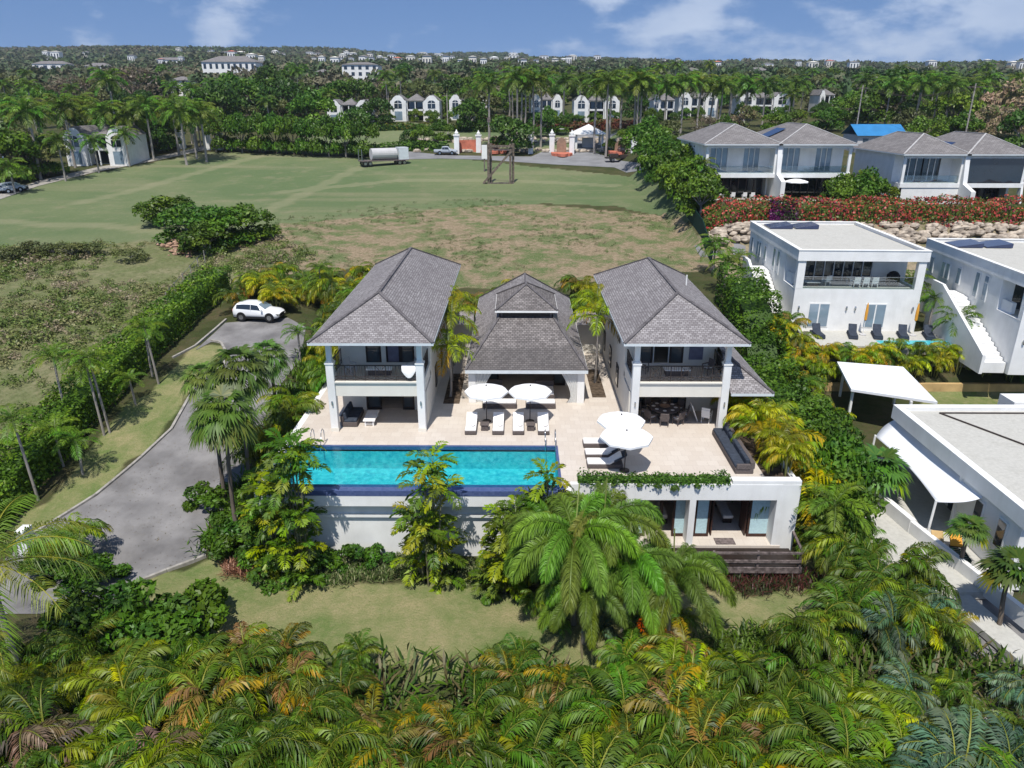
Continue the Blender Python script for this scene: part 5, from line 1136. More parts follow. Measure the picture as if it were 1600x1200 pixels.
# ================= VEHICLES =================
def wheel(t, x, y, r, w_=.22):
    o=MB().cyl((x,y-w_/2,r),(x,y+w_/2,r),r,n=16).build('wheel','black',t); MB().cyl((x,y-w_/2-.012,r),(x,y+w_/2+.012,r),r*.62,n=12).build('rim','metal',o)
def car(g, rz, label, paint, kind='suv', grp=None, name='parked_car'):
    t=thing(name,g,label,'car' if kind!='pickup' else 'pickup truck',grp,rz,local=True)
    # x stations: (x, zlow, zbelt, zroof, wlow, wbelt, wroof)
    if kind=='suv': ST=[(-2.15,.45,.80,.9,.74,.76,.60),(-2.08,.36,1.02,1.22,.86,.86,.58),(-1.75,.34,1.06,1.52,.90,.88,.62),(-1.1,.33,1.04,1.62,.91,.90,.66),(-.3,.33,1.0,1.63,.91,.90,.66),(.25,.33,.98,1.54,.91,.89,.64),(1.05,.33,.96,1.03,.91,.86,.70),(1.8,.30,.90,.96,.89,.84,.62),(2.12,.38,.78,.82,.80,.74,.55),(2.2,.5,.66,.70,.66,.62,.45)]
    elif kind=='pickup': ST=[(-2.6,.5,1.0,1.02,.85,.85,.80),(-2.55,.45,1.05,1.08,.88,.88,.84),(-.95,.42,1.05,1.08,.9,.9,.84),(-.8,.42,1.05,1.65,.9,.9,.68),(-.2,.42,1.04,1.74,.9,.9,.70),(.5,.42,1.03,1.70,.9,.9,.68),(1.15,.42,1.03,1.12,.9,.88,.7),(2.2,.45,.98,1.02,.88,.84,.66),(2.5,.5,.8,.84,.8,.76,.6)]
    else: ST=[(-2.1,.5,.8,.85,.70,.72,.60),(-2.0,.36,.92,1.1,.82,.84,.6),(-1.5,.28,.94,1.38,.86,.86,.62),(-.4,.26,.92,1.46,.87,.87,.66),(.3,.26,.90,1.38,.87,.86,.64),(1.0,.26,.88,.95,.87,.84,.68),(1.8,.3,.78,.82,.82,.78,.6),(2.1,.42,.6,.64,.7,.66,.5)]
    b=MB()
    for (x,zl,zb,zr,wl_,wb,wr) in ST:
        b.v += [Vector((x,-wl_,zl)),Vector((x,-wl_*1.01,(zl+zb)/2)),Vector((x,-wb,zb)),Vector((x,-wr,zr)),Vector((x,-wr*.5,zr+.03)),Vector((x,wr*.5,zr+.03)),Vector((x,wr,zr)),Vector((x,wb,zb)),Vector((x,wl_*1.01,(zl+zb)/2)),Vector((x,wl_,zl))]
    n=len(ST)
    for i in range(n-1):
        for j in range(10): k=(j+1)%10; b.f.append((i*10+j,(i+1)*10+j,(i+1)*10+k,i*10+k))
    b.f.append(tuple(range(10))[::-1]); b.f.append(tuple((n-1)*10+j for j in range(10)))
    b.build('body',paint,t,smooth=True)
    cab=[s for s in ST if s[3]-s[2]>.3]
    for sd in (-1,1):
        w_=MB(); m=len(cab)
        def pt(s,x,f): return Vector((x,sd*((s[5]+(s[6]-s[5])*f)+.014),s[2]+(s[3]-s[2])*f))
        lo=[pt(c,c[0],.10) for c in cab]; hi=[pt(c,c[0],.80) for c in cab]
        lo[-1]=pt(cab[-1],cab[-1][0],.10)+Vector((.35 if kind!='pickup' else .25,0,-.01)); 
        for i in range(m-1): w_.quad(lo[i],lo[i+1],hi[i+1],hi[i])
        g_=w_.build('side_window','darkglass',t)
        c=cab[m//2]; MB().bar(pt(c,c[0]-.05,.02)+Vector((0,sd*.01,0)),pt(c,c[0]-.05,.9)+Vector((0,sd*.01,0)),.03,.07).build('door_pillar',paint,g_)
    f0=cab[-1]; f1=ST[ST.index(f0)+1]
    def lp(s0,s1,k,y): 
        x=s0[0]+(s1[0]-s0[0])*k; z=s0[3]+(s1[3]-s0[3])*k+.045; return Vector((x,y,z))
    wr0=f0[6]*.95; wr1=f1[6]*1.0
    MB().quad(lp(f0,f1,.12,-wr0),lp(f0,f1,.88,-wr1),lp(f0,f1,.88,wr1),lp(f0,f1,.12,wr0)).build('windscreen','blueglass',t)
    r0=cab[0]; r1=ST[ST.index(r0)-1] if ST.index(r0) else r0
    MB().quad(lp(r0,r1,.2,wr0),lp(r0,r1,.95,.55),lp(r0,r1,.95,-.55),lp(r0,r1,.2,-wr0)).build('rear_window','darkglass',t)
    xe=ST[-1][0]; 
    for sd in (-1,1):
        MB().box(xe-.28,sd*.70-.12,ST[-2][2]-.22,xe-.02,sd*.70+.12,ST[-2][2]-.06).build('headlight','metal',t); MB().box(ST[0][0]-.02,sd*.68-.1,.85,ST[0][0]+.14,sd*.68+.1,1.05).build('tail_light','coral',t)
        MB().box(.62,sd*1.0-.1,.98,.78,sd*1.0+.1,1.12).build('wing_mirror',paint,t)
        rr=.36 if kind!='car' else .31
        for x in (-1.32,1.36):
            wheel(t,x,sd*.86,rr); MB().cyl((x,sd*.88,rr+.02),(x,sd*.932,rr+.02),rr+.085,n=16).build('wheel_arch','black',t)
    MB().box(-.9,-.925,.24,.95,.925,.44).build('sill','black',t); MB().box(-2.1,-.80,.24,-1.75,.80,.46).box(1.78,-.78,.24,2.1,.78,.44).build('bumper','black',t); MB().box(xe-.06,-.5,.45,xe+.01,.5,.62).build('grille','black',t)
    return t
gz=PZ(406,497,.55); gz.z=T(gz.x,gz.y)+.07
car(gz,R(-7),'white compact sport utility car parked at the top of the driveway','carwhite',grp=None)
gz=PG(697,242); gz.z+=.08; car(gz,R(2),'silver double-cab pickup on the access road by the coral gates','carsilver','pickup',name='pickup_truck')
gz=PG(22,299); gz.z+=.08; car(gz,R(15),'silver car on the left road, nearer the right of the two','carsilver','car','cars on the left road')
gz=PG(3,302); gz.z+=.08; car(gz,R(15),'silver car at the very left edge of the frame on the road','carsilver','car','cars on the left road')
# tank trailer
g=PG(600,258); t=thing('tank_trailer',(g.x,g.y,g.z),'flatbed trailer loaded with a grey cylindrical tank and a metal box, parked on the field','trailer',rz=R(28),local=True)
MB().box(-5,-1.2,.85,5,1.2,1.05).build('flatbed','greywood',t)
o=MB().cyl((-2.6,0,2.2),(2.6,0,2.2),1.12,n=20).build('tank','grey_wall',t,smooth=False); MB().box(3.0,-1.1,1.05,5.0,1.1,3.4).build('metal_box','fascia',t)
b=MB()
for y_ in (-1.1,1.1): b.box(-4.9,y_-.07,1.05,-4.76,y_+.07,3.2)
b.box(-4.88,-1.0,3.05,-4.78,1.0,3.17).box(-4.88,-1.0,2.0,-4.78,1.0,2.1); b.build('headboard','metal',t)
for x in (-4.2,-3.2,3.0,4.0):
    for y_ in (-1.05,1.05): wheel(t,x,y_,.45,.3)
g=PG(968,252); t=thing('low_trailer',(g.x,g.y,g.z),'dark flat trailer with equipment standing on the road end near the palms','trailer',rz=R(3),local=True)
MB().box(-3,-1,.6,3,1,.8).build('flatbed','black',t); b=MB(); b.box(-2,-.8,.8,-.4,.8,1.5).box(0.2,-.7,.8,1.9,.7,1.3); b.build('equipment','iron',t)
for x in (-1.6,1.6,2.4):
    for y_ in (-.95,.95): wheel(t,x,y_,.38,.25)
# billboard frame
g=PG(780,287); t=thing('sign_frame',(g.x,g.y,g.z),'tall dark timber sign frame with a diagonal brace standing in the field','frame',local=True)
for x,y_ in ((-1.9,0),(-1.5,1.2),(2.0,0),(2.5,1.0)): MB().box(x-.2,y_-.2,-.2,x+.2,y_+.2,6.8).build('post','bark',t)
MB().bar((-1.9,-.28,6.4),(2.4,-.28,6.4),.12,.4).build('top_rail','bark',t); MB().bar((-2.8,-.28,.1),(2.2,-.28,5.6),.14,.38).build('brace','bark',t); MB().bar((-1.9,1.2,5.7),(2.4,1.0,5.7),.1,.2).build('rear_rail','greywood',t); MB().box(-2.9,-.1,.02,2.6,.1,.2).build('sole_plate','greywood',t)
g=PG(757,268); t=thing('utility_box',(g.x,g.y,g.z),'white utility box on a tall grey pole at the left of the timber frame','box',local=True)
MB().box(-.5,-.25,2.4,.55,.25,4.9).build('cabinet','white',t); MB().cyl((.9,0,-.3),(.9,0,9.6),.11).build('pole','palebark',t); MB().box(-.1,-.1,-.3,.1,.1,2.4).build('stand','greywood',t); MB().box(.65,-.3,9.0,1.25,-.12,9.9).build('transformer','greywood',t)
# fences
a,c=PG(1112,412),PG(1062,322); b=MB(); n=16
for i in range(n):
    p,q=a.lerp(c,i/n),a.lerp(c,(i+1)/n); p.z=T(p.x,p.y)+1.0; q.z=T(q.x,q.y)+1.0; b.bar(p,q,.08,2.2)
tag(b.build('mesh_fence','greenmesh'),'tall dark green mesh fence running up between the vacant lot and the white house','fence')
a,c=PG(263,484),PG(356,374); t=thing('wire_fence',a,'thin wire fence crossing the scrub lot up to the leafy bush','fence')
n=9
for i in range(n+1):
    p=a.lerp(c,i/n); p.z=T(p.x,p.y); MB().cyl(p,p+Vector((0,0,1.7)),.05,n=5).build('post','palebark',t)
b=MB()
for h in (.5,1.0,1.6):
    for i in range(n):
        p=a.lerp(c,i/n); q=a.lerp(c,(i+1)/n); p.z=T(p.x,p.y)+h; q.z=T(q.x,q.y)+h; b.cyl(p,q,.018,n=4)
b.build('wire','metal',t)
# utility poles and wires
pp=[(1333,232,12),(1500,250,13),(700,210,10)]
tops=[]
for k,(a,y_,h) in enumerate(pp):
    g=PG(a,y_); t=thing('utility_pole',g,'wooden utility pole with crossarm, %s of the three' % ordn([2,0,1].index(k) if False else [1,2,0][k],3),'pole','utility poles'); MB().cyl(g-Vector((0,0,.5)),g+Vector((0,0,h)),.16,.11,8).build('pole','palebark',t); MB().bar(g+Vector((-1.2,0,h-.6)),g+Vector((1.2,0,h-.6)),.12,.14).build('crossarm','greywood',t); tops.append(g+Vector((0,0,h-.5)))
b=MB()
for dxx in (-1,0,1):
    for (p,q) in ((tops[0],tops[1]),(tops[1],tops[1]+Vector((60,-25,3)))):
        pts=[(p+Vector((dxx,0,0))).lerp(q+Vector((dxx,0,0)),i/10)+Vector((0,0,-1.6*math.sin(math.pi*i/10))) for i in range(11)]; b.path(pts,.035,4)
tag(b.build('power_line','iron'),'sagging overhead power lines behind the duplex houses','cable')
# ================= VEGETATION =================
def cat_(parts): return np.concatenate([p[0] for p in parts]), np.concatenate([p[1] for p in parts])
def mv(q, x, y, z): return q+np.array([x, y, z])
def tubeq(p0, p1, r, c, n=5):
    p0, p1 = np.array(p0, float), np.array(p1, float); d = nrm(p1-p0); a = nrm(np.cross(d, [0.3, 1, .2])); b = np.cross(d, a)
    an = np.linspace(0, 2*np.pi, n+1); ring = np.cos(an)[:, None]*a+np.sin(an)[:, None]*b
    q = np.stack([p0+ring[:-1]*r, p0+ring[1:]*r, p1+ring[1:]*r*.85, p1+ring[:-1]*r*.85], 1); return q, np.tile(np.array(c, float), (n, 1))
GD, GM, GY, GO, GB = (.032,.066,.010), (.072,.128,.015), (.25,.30,.022), (.38,.21,.025), (.065,.12,.07)
def var(c, s=.22): return tuple(max(.003, v*random.uniform(1-s, 1+s)) for v in c)
def lerp3(a, b, k): return tuple(a[i]*(1-k)+b[i]*k for i in range(3))
def crown(kind):
    P = []
    if kind == 'royal':
        n = 17
        for i in range(n):
            k = i/n; q, c = frond(3.7, 22, 1.0, .2, 78-100*k, -25-55*k, droop=.45, cr=var(lerp3(GD,GM,.5)), ct=var((.12,.19,.03)), rw=.05); P.append((rotz(q, i*2.4), c))
        P.append(tubeq((0,0,-1.7),(0,0,.1),.20,(.10,.17,.05),6))
    elif kind == 'adonidia':
        n = 12
        for i in range(n):
            k = i/n; q, c = frond(2.1, 30, .62, .075, 72-75*k, -35-35*k, droop=.35, vee=.4, cr=var((.08,.16,.02)), ct=var((.15,.24,.03)), rw=.03); P.append((rotz(q, i*2.4+random.uniform(-.2,.2)), c))
        P.append(tubeq((0,0,-.9),(0,0,.1),.09,(.14,.22,.06),6))
    elif kind == 'yellow':
        n = 11
        for i in range(n):
            k = i/n; cc = GY if i < 9 else GO; q, c = frond(2.6, 30, .7, .09, 80-90*k, -50-35*k, droop=.5, vee=.2, cr=var(lerp3(GM, cc, .6)), ct=var(cc), rw=.03); P.append((rotz(q, i*2.4), c))
        P.append(tubeq((0,0,-1.1),(0,0,.1),.09,(.16,.22,.06),6))
    elif kind == 'foxtail':
        n = 15
        for i in range(n):
            k = i/n; q, c = frond(3.5, 120, .60, .04, 82-66*k, -80-10*k, fwd=.8, droop=.45, plume=True, start=.14, cr=var((.06,.13,.02), .25), ct=var((.19,.29,.045), .25), rw=.035, rib=(.14,.20,.05)); P.append((rotz(q, i*2.4+random.uniform(-.15,.15)), c))
        P.append(tubeq((0,0,-1.0),(0,0,.1),.13,(.10,.17,.06),6)); P.append(tubeq((0,0,0),(random.uniform(-.3,.3),-.1,2.6),.035,(.32,.36,.12),4))
    elif kind == 'coconut':
        n = 15
        for i in range(n):
            k = i/n; q, c = frond(4.9, 62, 1.05, .06, 70-80*k, -35-35*k, droop=.55, vee=.05, fwd=.45, cr=var((.09,.15,.025)), ct=var((.19,.23,.04)), rib=(.30,.28,.06), rw=.05); P.append((rotz(q, i*2.4+.2), c))
    elif kind == 'fan':
        n = 30
        for i in range(n):
            k = i/n; q, c = fanleaf(1.05-.1*k, .78, 17, 210, 80-105*k, var((.06,.11,.02)), var((.14,.20,.045)), .12, .12, .3+.3*k); P.append((rotz(q, i*2.4), c))
    elif kind == 'fanpale':
        n = 20
        for i in range(n):
            k = i/n; cc = (.09,.17,.03) if i < 17 else GY; q, c = fanleaf(1.0, 1.05, 18, 240, 78-85*k, var((.05,.11,.025)), var(cc), .19, .15, .2+.2*k); P.append((rotz(q, i*2.4), c))
    return cat_(P)
def clump(kind, H=3.4):
    P = []
    if kind.startswith('areca'):
        n = 32; pal = {'areca_green': [(GD,GM)]*2+[(GM,(.13,.22,.03))]*3+[(GM,GY)], 'areca_orange': [(GD,GM)]*4+[(GM,(.14,.20,.03))]*2+[(GM,GO)]+[((.10,.09,.03),(.30,.17,.05))], 'areca_yellow': [(GM,GY)]*3+[(GM,(.13,.22,.03))]*2+[(GY,(.40,.42,.03))]+[(GD,GM)], 'areca_blue': [(GB,(.12,.19,.11))]*3+[(GD,GB)], 'areca_gold': [(GM,GY),(GY,(.42,.33,.03)),(GY,GO),(GY,(.42,.36,.03)),(GM,GY),(GM,GY)], 'areca_dead': [((.14,.11,.07),(.26,.20,.13)),((.09,.07,.045),(.19,.135,.08)),(GD,GM),(GD,GM),(GM,GY)]}[kind]
        ns = 8; st = [(random.uniform(0,6.28), random.uniform(.1,.75), (H-1.7)*random.uniform(.25,1)) for _ in range(ns)]
        for i in range(n):
            a, b_ = random.choice(pal); az0, r0, z0 = st[i % ns]; kk = (i//ns)/3.; L_ = random.uniform(1.6, 2.4)
            q, c = frond(L_, 26, .52, .070, 88-36*kk+random.uniform(-6,6), -45-40*kk, droop=.55, vee=.1, fwd=.7, start=.2, cr=var(a), ct=var(b_), rib=(.24,.26,.05), rw=.022)
            az = az0+i*2.4+random.uniform(-.3,.3)
            P.append((mv(rotz(q, az), r0*math.cos(az0), r0*math.sin(az0), z0), c))
        for az0, r0, z0 in st: P.append(tubeq((r0*.5*math.cos(az0), r0*.5*math.sin(az0), -.3), (r0*math.cos(az0), r0*math.sin(az0), z0+.2), .05, (.26,.27,.10), 5))
    elif kind == 'macarthur':
        for s_ in range(15):
            az = random.uniform(0, 6.28); r0 = random.uniform(.2, 1.0); h = H*random.choice((.12,.2,.3,.38,.45,.55,.62,.72,.85,1))-.6; bx_, by_ = r0*math.cos(az), r0*math.sin(az)
            if s_ == 0: h, bx_, by_ = H-.9, 0, 0
            P.append(tubeq((bx_*.5, by_*.5, -.3), (bx_, by_, max(.3, h)), .05, (.20,.19,.12), 5))
            for i in range(8):
                cc = random.choice((GM,GM,(.12,.20,.03),GY,(.26,.32,.03))); q, c = frond(random.uniform(1.2, 1.7), 9, .5, .19, 80-11*i, -15-8*i, fwd=.5, vee=.2, droop=.25, start=.3, cr=var(lerp3(GM,cc,.4)), ct=var(cc), rw=.02); P.append((mv(rotz(q, az+i*2.4), bx_, by_, max(.3, h)), c))
    return cat_(P)
random.seed(5)
CM = {}
for k, n in (('royal',3),('adonidia',3),('yellow',2),('foxtail',2),('coconut',1),('fan',3),('fanpale',2)): CM[k] = [leafmesh('crown', *crown(k)) for _ in range(n)]
for k, n in (('areca_green',4),('areca_orange',4),('areca_yellow',4),('areca_blue',2),('areca_gold',2),('areca_dead',2)): CM[k] = [leafmesh('areca_clump', *clump(k)) for _ in range(n)]
def trunkmesh(m, bend=.04):
    b = MB(); n = 10
    pts = [Vector((bend*math.sin(math.pi*i/n)*1.0, bend*.5*math.sin(2*math.pi*i/n), i/n)) for i in range(n+1)]; s = len(b.v); k = 8
    for i, p in enumerate(pts):
        r = (1.25 if i == 0 else 1-.25*i/n)
        for j in range(k): a = 2*math.pi*j/k; b.v.append(Vector((p.x*8+r*math.cos(a), p.y*8+r*math.sin(a), p.z)))
    for i in range(n):
        for j in range(k): l = (j+1) % k; b.f.append((i*k+j, i*k+l, (i+1)*k+l, (i+1)*k+j))
    me = bpy.data.meshes.new('trunk'); me.from_pydata(b.v, [], b.f); me.materials.append(M[m]); me.polygons.foreach_set('use_smooth', [True]*len(me.polygons)); return me
TM = {'pale': [trunkmesh('palebark', .0), trunkmesh('palebark', .12)], 'bark': [trunkmesh('bark', .0), trunkmesh('bark', .15)]}
def palm(kind, loc, h, label, group=None, s=1., r=.12, tr='pale', name='palm_tree', cat='palm', lean=0., z0=.4):
    t = bpy.data.objects.new(name, None); col.objects.link(t); t.location = loc; t.rotation_euler = (random.uniform(-1,1)*lean, random.uniform(-1,1)*lean, random.uniform(0, 6.28)); tag(t, label, cat, group)
    link('trunk', random.choice(TM[tr]), t, (0,0,-z0), 0, (r, r, h+z0)); link('crown', random.choice(CM[kind]), t, (0,0,h), random.uniform(0, 6.28), s); return t
def plant(kind, loc, label, group=None, s=1., name='areca_palm', cat='palm', rz=None, me=None):
    o = link(name, me or random.choice(CM[kind]), None, loc, random.uniform(0, 6.28) if rz is None else rz, s); return tag(o, label, cat, group)
def GZ(x, y, dz=0): return Vector((x, y, T(x, y)+dz))
# ---- broadleaf ----
CR = {}
CR['mango'] = [treecrown('crown', 3, 3.6, 24, 3200, .21, ((.045,.10,.015),(.065,.135,.02),(.10,.18,.022),(.14,.22,.03))) for _ in range(3)]
CR['dark'] = [treecrown('crown', 3, 3.8, 20, 2300, .22, ((.04,.088,.016),(.055,.115,.02),(.085,.15,.026))) for _ in range(3)]
CR['olive'] = [treecrown('crown', 3, 3.4, 13, 1400, .22, ((.11,.13,.04),(.15,.16,.06),(.09,.11,.04))) for _ in range(3)]
CR['light'] = [treecrown('crown', 3, 3.2, 14, 1700, .22, ((.11,.19,.025),(.16,.22,.03),(.07,.13,.02))) for _ in range(2)]
CR['brown'] = [treecrown('crown', 3, 3.4, 14, 900, .17, ((.17,.13,.09),(.13,.10,.075),(.10,.10,.05))) for _ in range(2)]
CR['bush'] = [treecrown('crown', 1.5, 1.7, 10, 1500, .13, (GM,(.08,.17,.02),(.05,.11,.02))) for _ in range(2)]
CR['pink'] = [treecrown('crown', 3, 3.2, 14, 1600, .22, ((.34,.24,.17),(.22,.22,.09),(.12,.16,.05))) for _ in range(1)]
def branchmesh(m='bark'):
    b = MB(); b.cyl((0,0,-.5),(0,0,1.4),.16,.11,7)
    for i in range(6):
        a = i*1.05+random.uniform(-.3,.3); p = Vector((.9*math.cos(a), .9*math.sin(a), 2.1+random.uniform(-.2,.3))); b.cyl((0,0,1.1+.05*i),p,.075,.05,5)
        for s_ in (-.5,.5): b.cyl(p, p+Vector((.9*math.cos(a+s_), .9*math.sin(a+s_), .8)), .045, .015, 4)
    me = bpy.data.meshes.new('trunk'); me.from_pydata(b.v, [], b.f); me.materials.append(M[m]); return me
BM_ = [branchmesh(), branchmesh(), branchmesh('palebark')]
def tree(kind, loc, h, label, group=None, w_=None, name='broadleaf_tree', cat='tree'):
    """h total height in m"""
    t = bpy.data.objects.new(name, None); col.objects.link(t); t.location = loc; t.rotation_euler = (0,0,random.uniform(0,6.28)); tag(t, label, cat, group)
    s = h/4.6; ws = (w_/6. if w_ else s*random.uniform(.9,1.15))
    link('trunk', random.choice(BM_), t, (0,0,0), 0, (ws, ws, s)); link('crown', random.choice(CR[kind]), t, (0,0,(.9 if kind == 'brown' else .15)*s), 0, (ws, ws, s*(1.0 if kind == 'brown' else 1.2))); return t
def zxp(p): return p.y*math.cos(PIT)+(HC-p.z)*math.sin(PIT)

# ---- foxtail palms in front ----
for (x,y,zc,s,lb) in ((2.8,29.4,.0,1.02,'largest foxtail palm with plume-like fronds in front of the podium wall'),(7.3,28.9,-1.7,.88,'foxtail palm in front of the timber balustrade, right of the largest one'),(4.3,30.6,-.1,.95,'foxtail palm standing closest to the lower doors, between the two front ones'),(1.6,31.4,-.8,.75,'smaller foxtail palm at the left of the largest one, by the pool corner'),(5.1,28.9,-1.3,.9,'low foxtail palm in front of the gap between the two tall ones'),(3.2,28.1,-2.2,.72,'lowest foxtail palm, at the foot of the largest one')):
    palm('foxtail', GZ(x,y), zc-T(x,y), lb, 'foxtail palms in front of the villa', s*1.18, .16, name='foxtail_palm', lean=.03)
palm('coconut', GZ(-21.6,25.2), 6.2, 'coconut palm with long drooping fronds at the bottom left edge', None, .95, .17, name='coconut_palm')
palm('coconut', GZ(-21.2,20.9), 4.3, 'yellowish coconut palm in the bottom left corner below the larger one', None, .62, .15, name='coconut_palm')
for k,(x,y) in enumerate(((2.0,28.9),(3.9,28.3),(6.2,28.7),(1.0,30.2),(8.2,29.0))): plant(['areca_green','areca_blue','areca_green','areca_green','areca_yellow'][k], GZ(x,y), 'low areca clump growing among the foxtail trunks, %s' % ordn([1,2,3,0,4][k],5), 'low areca clumps under the foxtail palms', .5)
# macarthur clumps
random.seed(9)
for (x,y,H,lb) in ((-11.3,33.0,8.0,'tall ruffled palm cluster rising past the left corner of the pool'),(-4.6,32.6,7.3,'tall ruffled palm cluster in front of the middle of the pool wall'),(-.6,32.2,4.8,'shorter ruffled palm cluster between the pool wall and the foxtail palms'),(1.6,33.4,6.6,'dark ruffled palm cluster at the right corner of the pool'),(-13.4,34.2,5.2,'ruffled palm cluster against the left end wall of the podium')):
    me = leafmesh('palm_cluster', *clump('macarthur', H)); plant(None, GZ(x,y), lb, 'ruffled palm clusters along the podium', 1, 'palm_cluster', me=me)
# fan palms left of villa
for (px_,py_,cy_,s,lb) in ((378,858,655,1.35,'tall fan palm with crossing trunk left of the podium, nearest the lawn'),(352,785,665,1.15,'fan palm leaning over the driveway, left of the tallest one'),(392,770,590,1.45,'fan palm with the darkest and highest crown beside the driveway'),(430,650,560,1.1,'fan palm beside the left pavilion wall'),(330,705,600,1.1,'fan palm at the driveway bend, left of the highest crown')):
    g = PG(px_,py_); top = PY(px_,cy_,g.y); palm('fan', g, top.z-g.z, lb, 'fan palms between driveway and villa', s*.92, .13, 'bark', 'fan_palm', lean=.05)
# christmas palms along the left hedge
NP = [(60,782,655,1.2),(163,680,572,1.2),(172,676,560,1.1),(105,668,560,1.25),(248,600,512,1.2),(238,588,528,.9),(212,632,592,.9),(130,742,690,1.1),(100,728,672,1.1),(-8,770,700,1.1),(505,480,420,1.),(470,565,520,1.)]
NP.sort()
for k,(a,y_,c_,s) in enumerate(NP):
    g = PG(a,y_); top = PY(a,c_,g.y); palm('adonidia', g, max(1.,top.z-g.z), 'slender palm with bright arching crown near the driveway, %s of its kind' % ordn(k,len(NP)), 'slender palms along driveway and hedge', s*.72, .09, 'pale', 'christmas_palm', lean=.05)
# palms in the court between pavilions
for k,(x,y,h,s,lb) in enumerate(((-4.75,50.5,4.9,1.,'yellow-green palm between the left and central pavilions, further back'),(-4.6,47.4,3.6,.95,'yellow-green palm between the left and central pavilions, nearer the terrace'),(5.7,50.2,5.0,1.05,'yellow-green palm with an orange frond between the central and right pavilions'),(6.1,53.5,5.3,.9,'yellow-green palm behind another, against the right pavilion wall'),(-4.9,54,5.2,.85,'palm furthest back in the left court'))):
    palm('yellow', (x,y,0), h, lb, 'yellow-green palms in the courts', s, .09, 'pale', 'court_palm', lean=.03, z0=.1)
# areca gold clumps on the right of the terrace
for k,(x,y,s) in enumerate(((14.2,44.8,1.),(14.1,42.8,1.0),(14.5,41.0,1.05),(14.4,39.2,1.0),(14.6,37.5,1.0),(14.9,36.3,.9),(16.2,43.4,1.1),(16.3,41.0,1.15),(16.4,38.8,1.15),(16.3,36.9,1.1))):
    z_ = -.3 if x < 15 else T(x,y)
    plant('areca_gold', (x,y,z_), 'golden areca palm right of the terrace, %s row, %s from the back' % ('inner' if x < 15.2 else 'outer', ['first','second','third','fourth','fifth','sixth'][k if k < 6 else k-6]), 'golden areca palms beside the terrace', s if x < 15 else s*1.55, name='areca_palm')
# areca beds left of the left pavilion
random.seed(12)
beds = []
for i in range(20): beds.append((random.uniform(-16.5,-12.9), 36.5+i*1.75, 'areca_gold' if i%3==1 else 'areca_green' if i%3 else 'areca_yellow'))
beds.sort(key=lambda b: b[1])
for k,(x,y,kd) in enumerate(beds):
    plant(kd, GZ(x,y), 'areca palm in the bed left of the left pavilion, %s from the front' % (['first','second','third','fourth','fifth','sixth','seventh','eighth','ninth','tenth'][k] if k<10 else '%dth'%(k+1)), 'areca palms beside the left pavilion', random.uniform(.85,1.25))
# backdrop behind car and villa
bk = [(random.uniform(-27,-10), random.uniform(66.5,76)) for _ in range(30)]+[(random.uniform(-4.5,13.5), random.uniform(66.3,69.5)) for _ in range(16)]+[(-12-i*.7, 64.5+random.uniform(-1,1)) for i in range(5)]
bk.sort(key=lambda b: b[0]/b[1])
for k,(x,y) in enumerate(bk):
    plant(random.choice(['areca_yellow','areca_gold','areca_green','areca_orange']), GZ(x,y), 'areca palm in the belt behind the parked car and villa, %s' % ordn(k,len(bk)), 'areca palms behind the villa', random.uniform(.8,1.25))
# ---- bottom hedge rows ----
random.seed(33)
for ri,(yy,nn) in enumerate(((25.9,19),(24.0,19),(22.1,18),(20.2,17),(18.3,15),(16.4,12))):
    half = 800/1150*(yy*math.cos(PIT)+20.5*math.sin(PIT))+1.0
    for i in range(nn):
        x = -half+2*half*(i+.5)/nn+random.uniform(-.35,.35); y = yy+random.uniform(-.5,.5); u = x/half
        if ri <= 1 and -.24 < u < -.06: continue
        if ri == 0 and (u > .45 or .05 < u < .2): continue
        if u < -.62 and ri >= 3: kd = random.choice(['areca_dead','areca_dead','areca_yellow'])
        elif u < -.72: kd = random.choice(['areca_dead','areca_yellow','areca_green','areca_yellow'])
        elif u < .35 and ri >= 2: kd = random.choice(['areca_orange','areca_orange','areca_green'])
        elif u < .12: kd = random.choice(['areca_orange','areca_orange','areca_green','areca_yellow','areca_green','areca_green'])
        elif u < .72: kd = random.choice(['areca_yellow','areca_green','areca_yellow','areca_orange'])
        else: kd = random.choice(['areca_blue','areca_green','areca_blue'])
        H = {0:-1.7,1:-1.2,2:-.9}.get(ri,-.7)-T(x,y)-(.8 if u > .75 and ri < 3 else 0)
        plant(kd, GZ(x,y), 'areca palm in the dense foreground belt, %s row from the lawn, %s' % (['first','second','third','fourth','fifth','sixth'][ri], ordn(i,nn)), 'areca palms filling the foreground', H/3.4*random.uniform(.74,1.12))
# lower right yard planting
random.seed(41)
yl = []
for _ in range(400):
    x, y = random.uniform(9.5,21.5), random.uniform(27,36.5)
    if inpoly(np.array([x]),np.array([y]),[(9.8,26.3),(19.5,26.3),(19.6,31.2),(17.8,36.6),(16.6,36.0),(17.0,31),(15.9,29.0),(11.5,27.3)])[0] and all((x-a)**2+(y-b)**2>1.7 for a,b in yl): yl.append((x,y))
    if len(yl) >= 30: break
yl.sort(key=lambda b: b[0]/b[1])
for k,(x,y) in enumerate(yl):
    plant(random.choice(['areca_green','areca_yellow','areca_green','areca_yellow','areca_blue']), GZ(x,y), 'areca palm in the side garden below the shade sail, %s' % ordn(k,len(yl)), 'areca palms in the right side garden', random.uniform(.85,1.15))
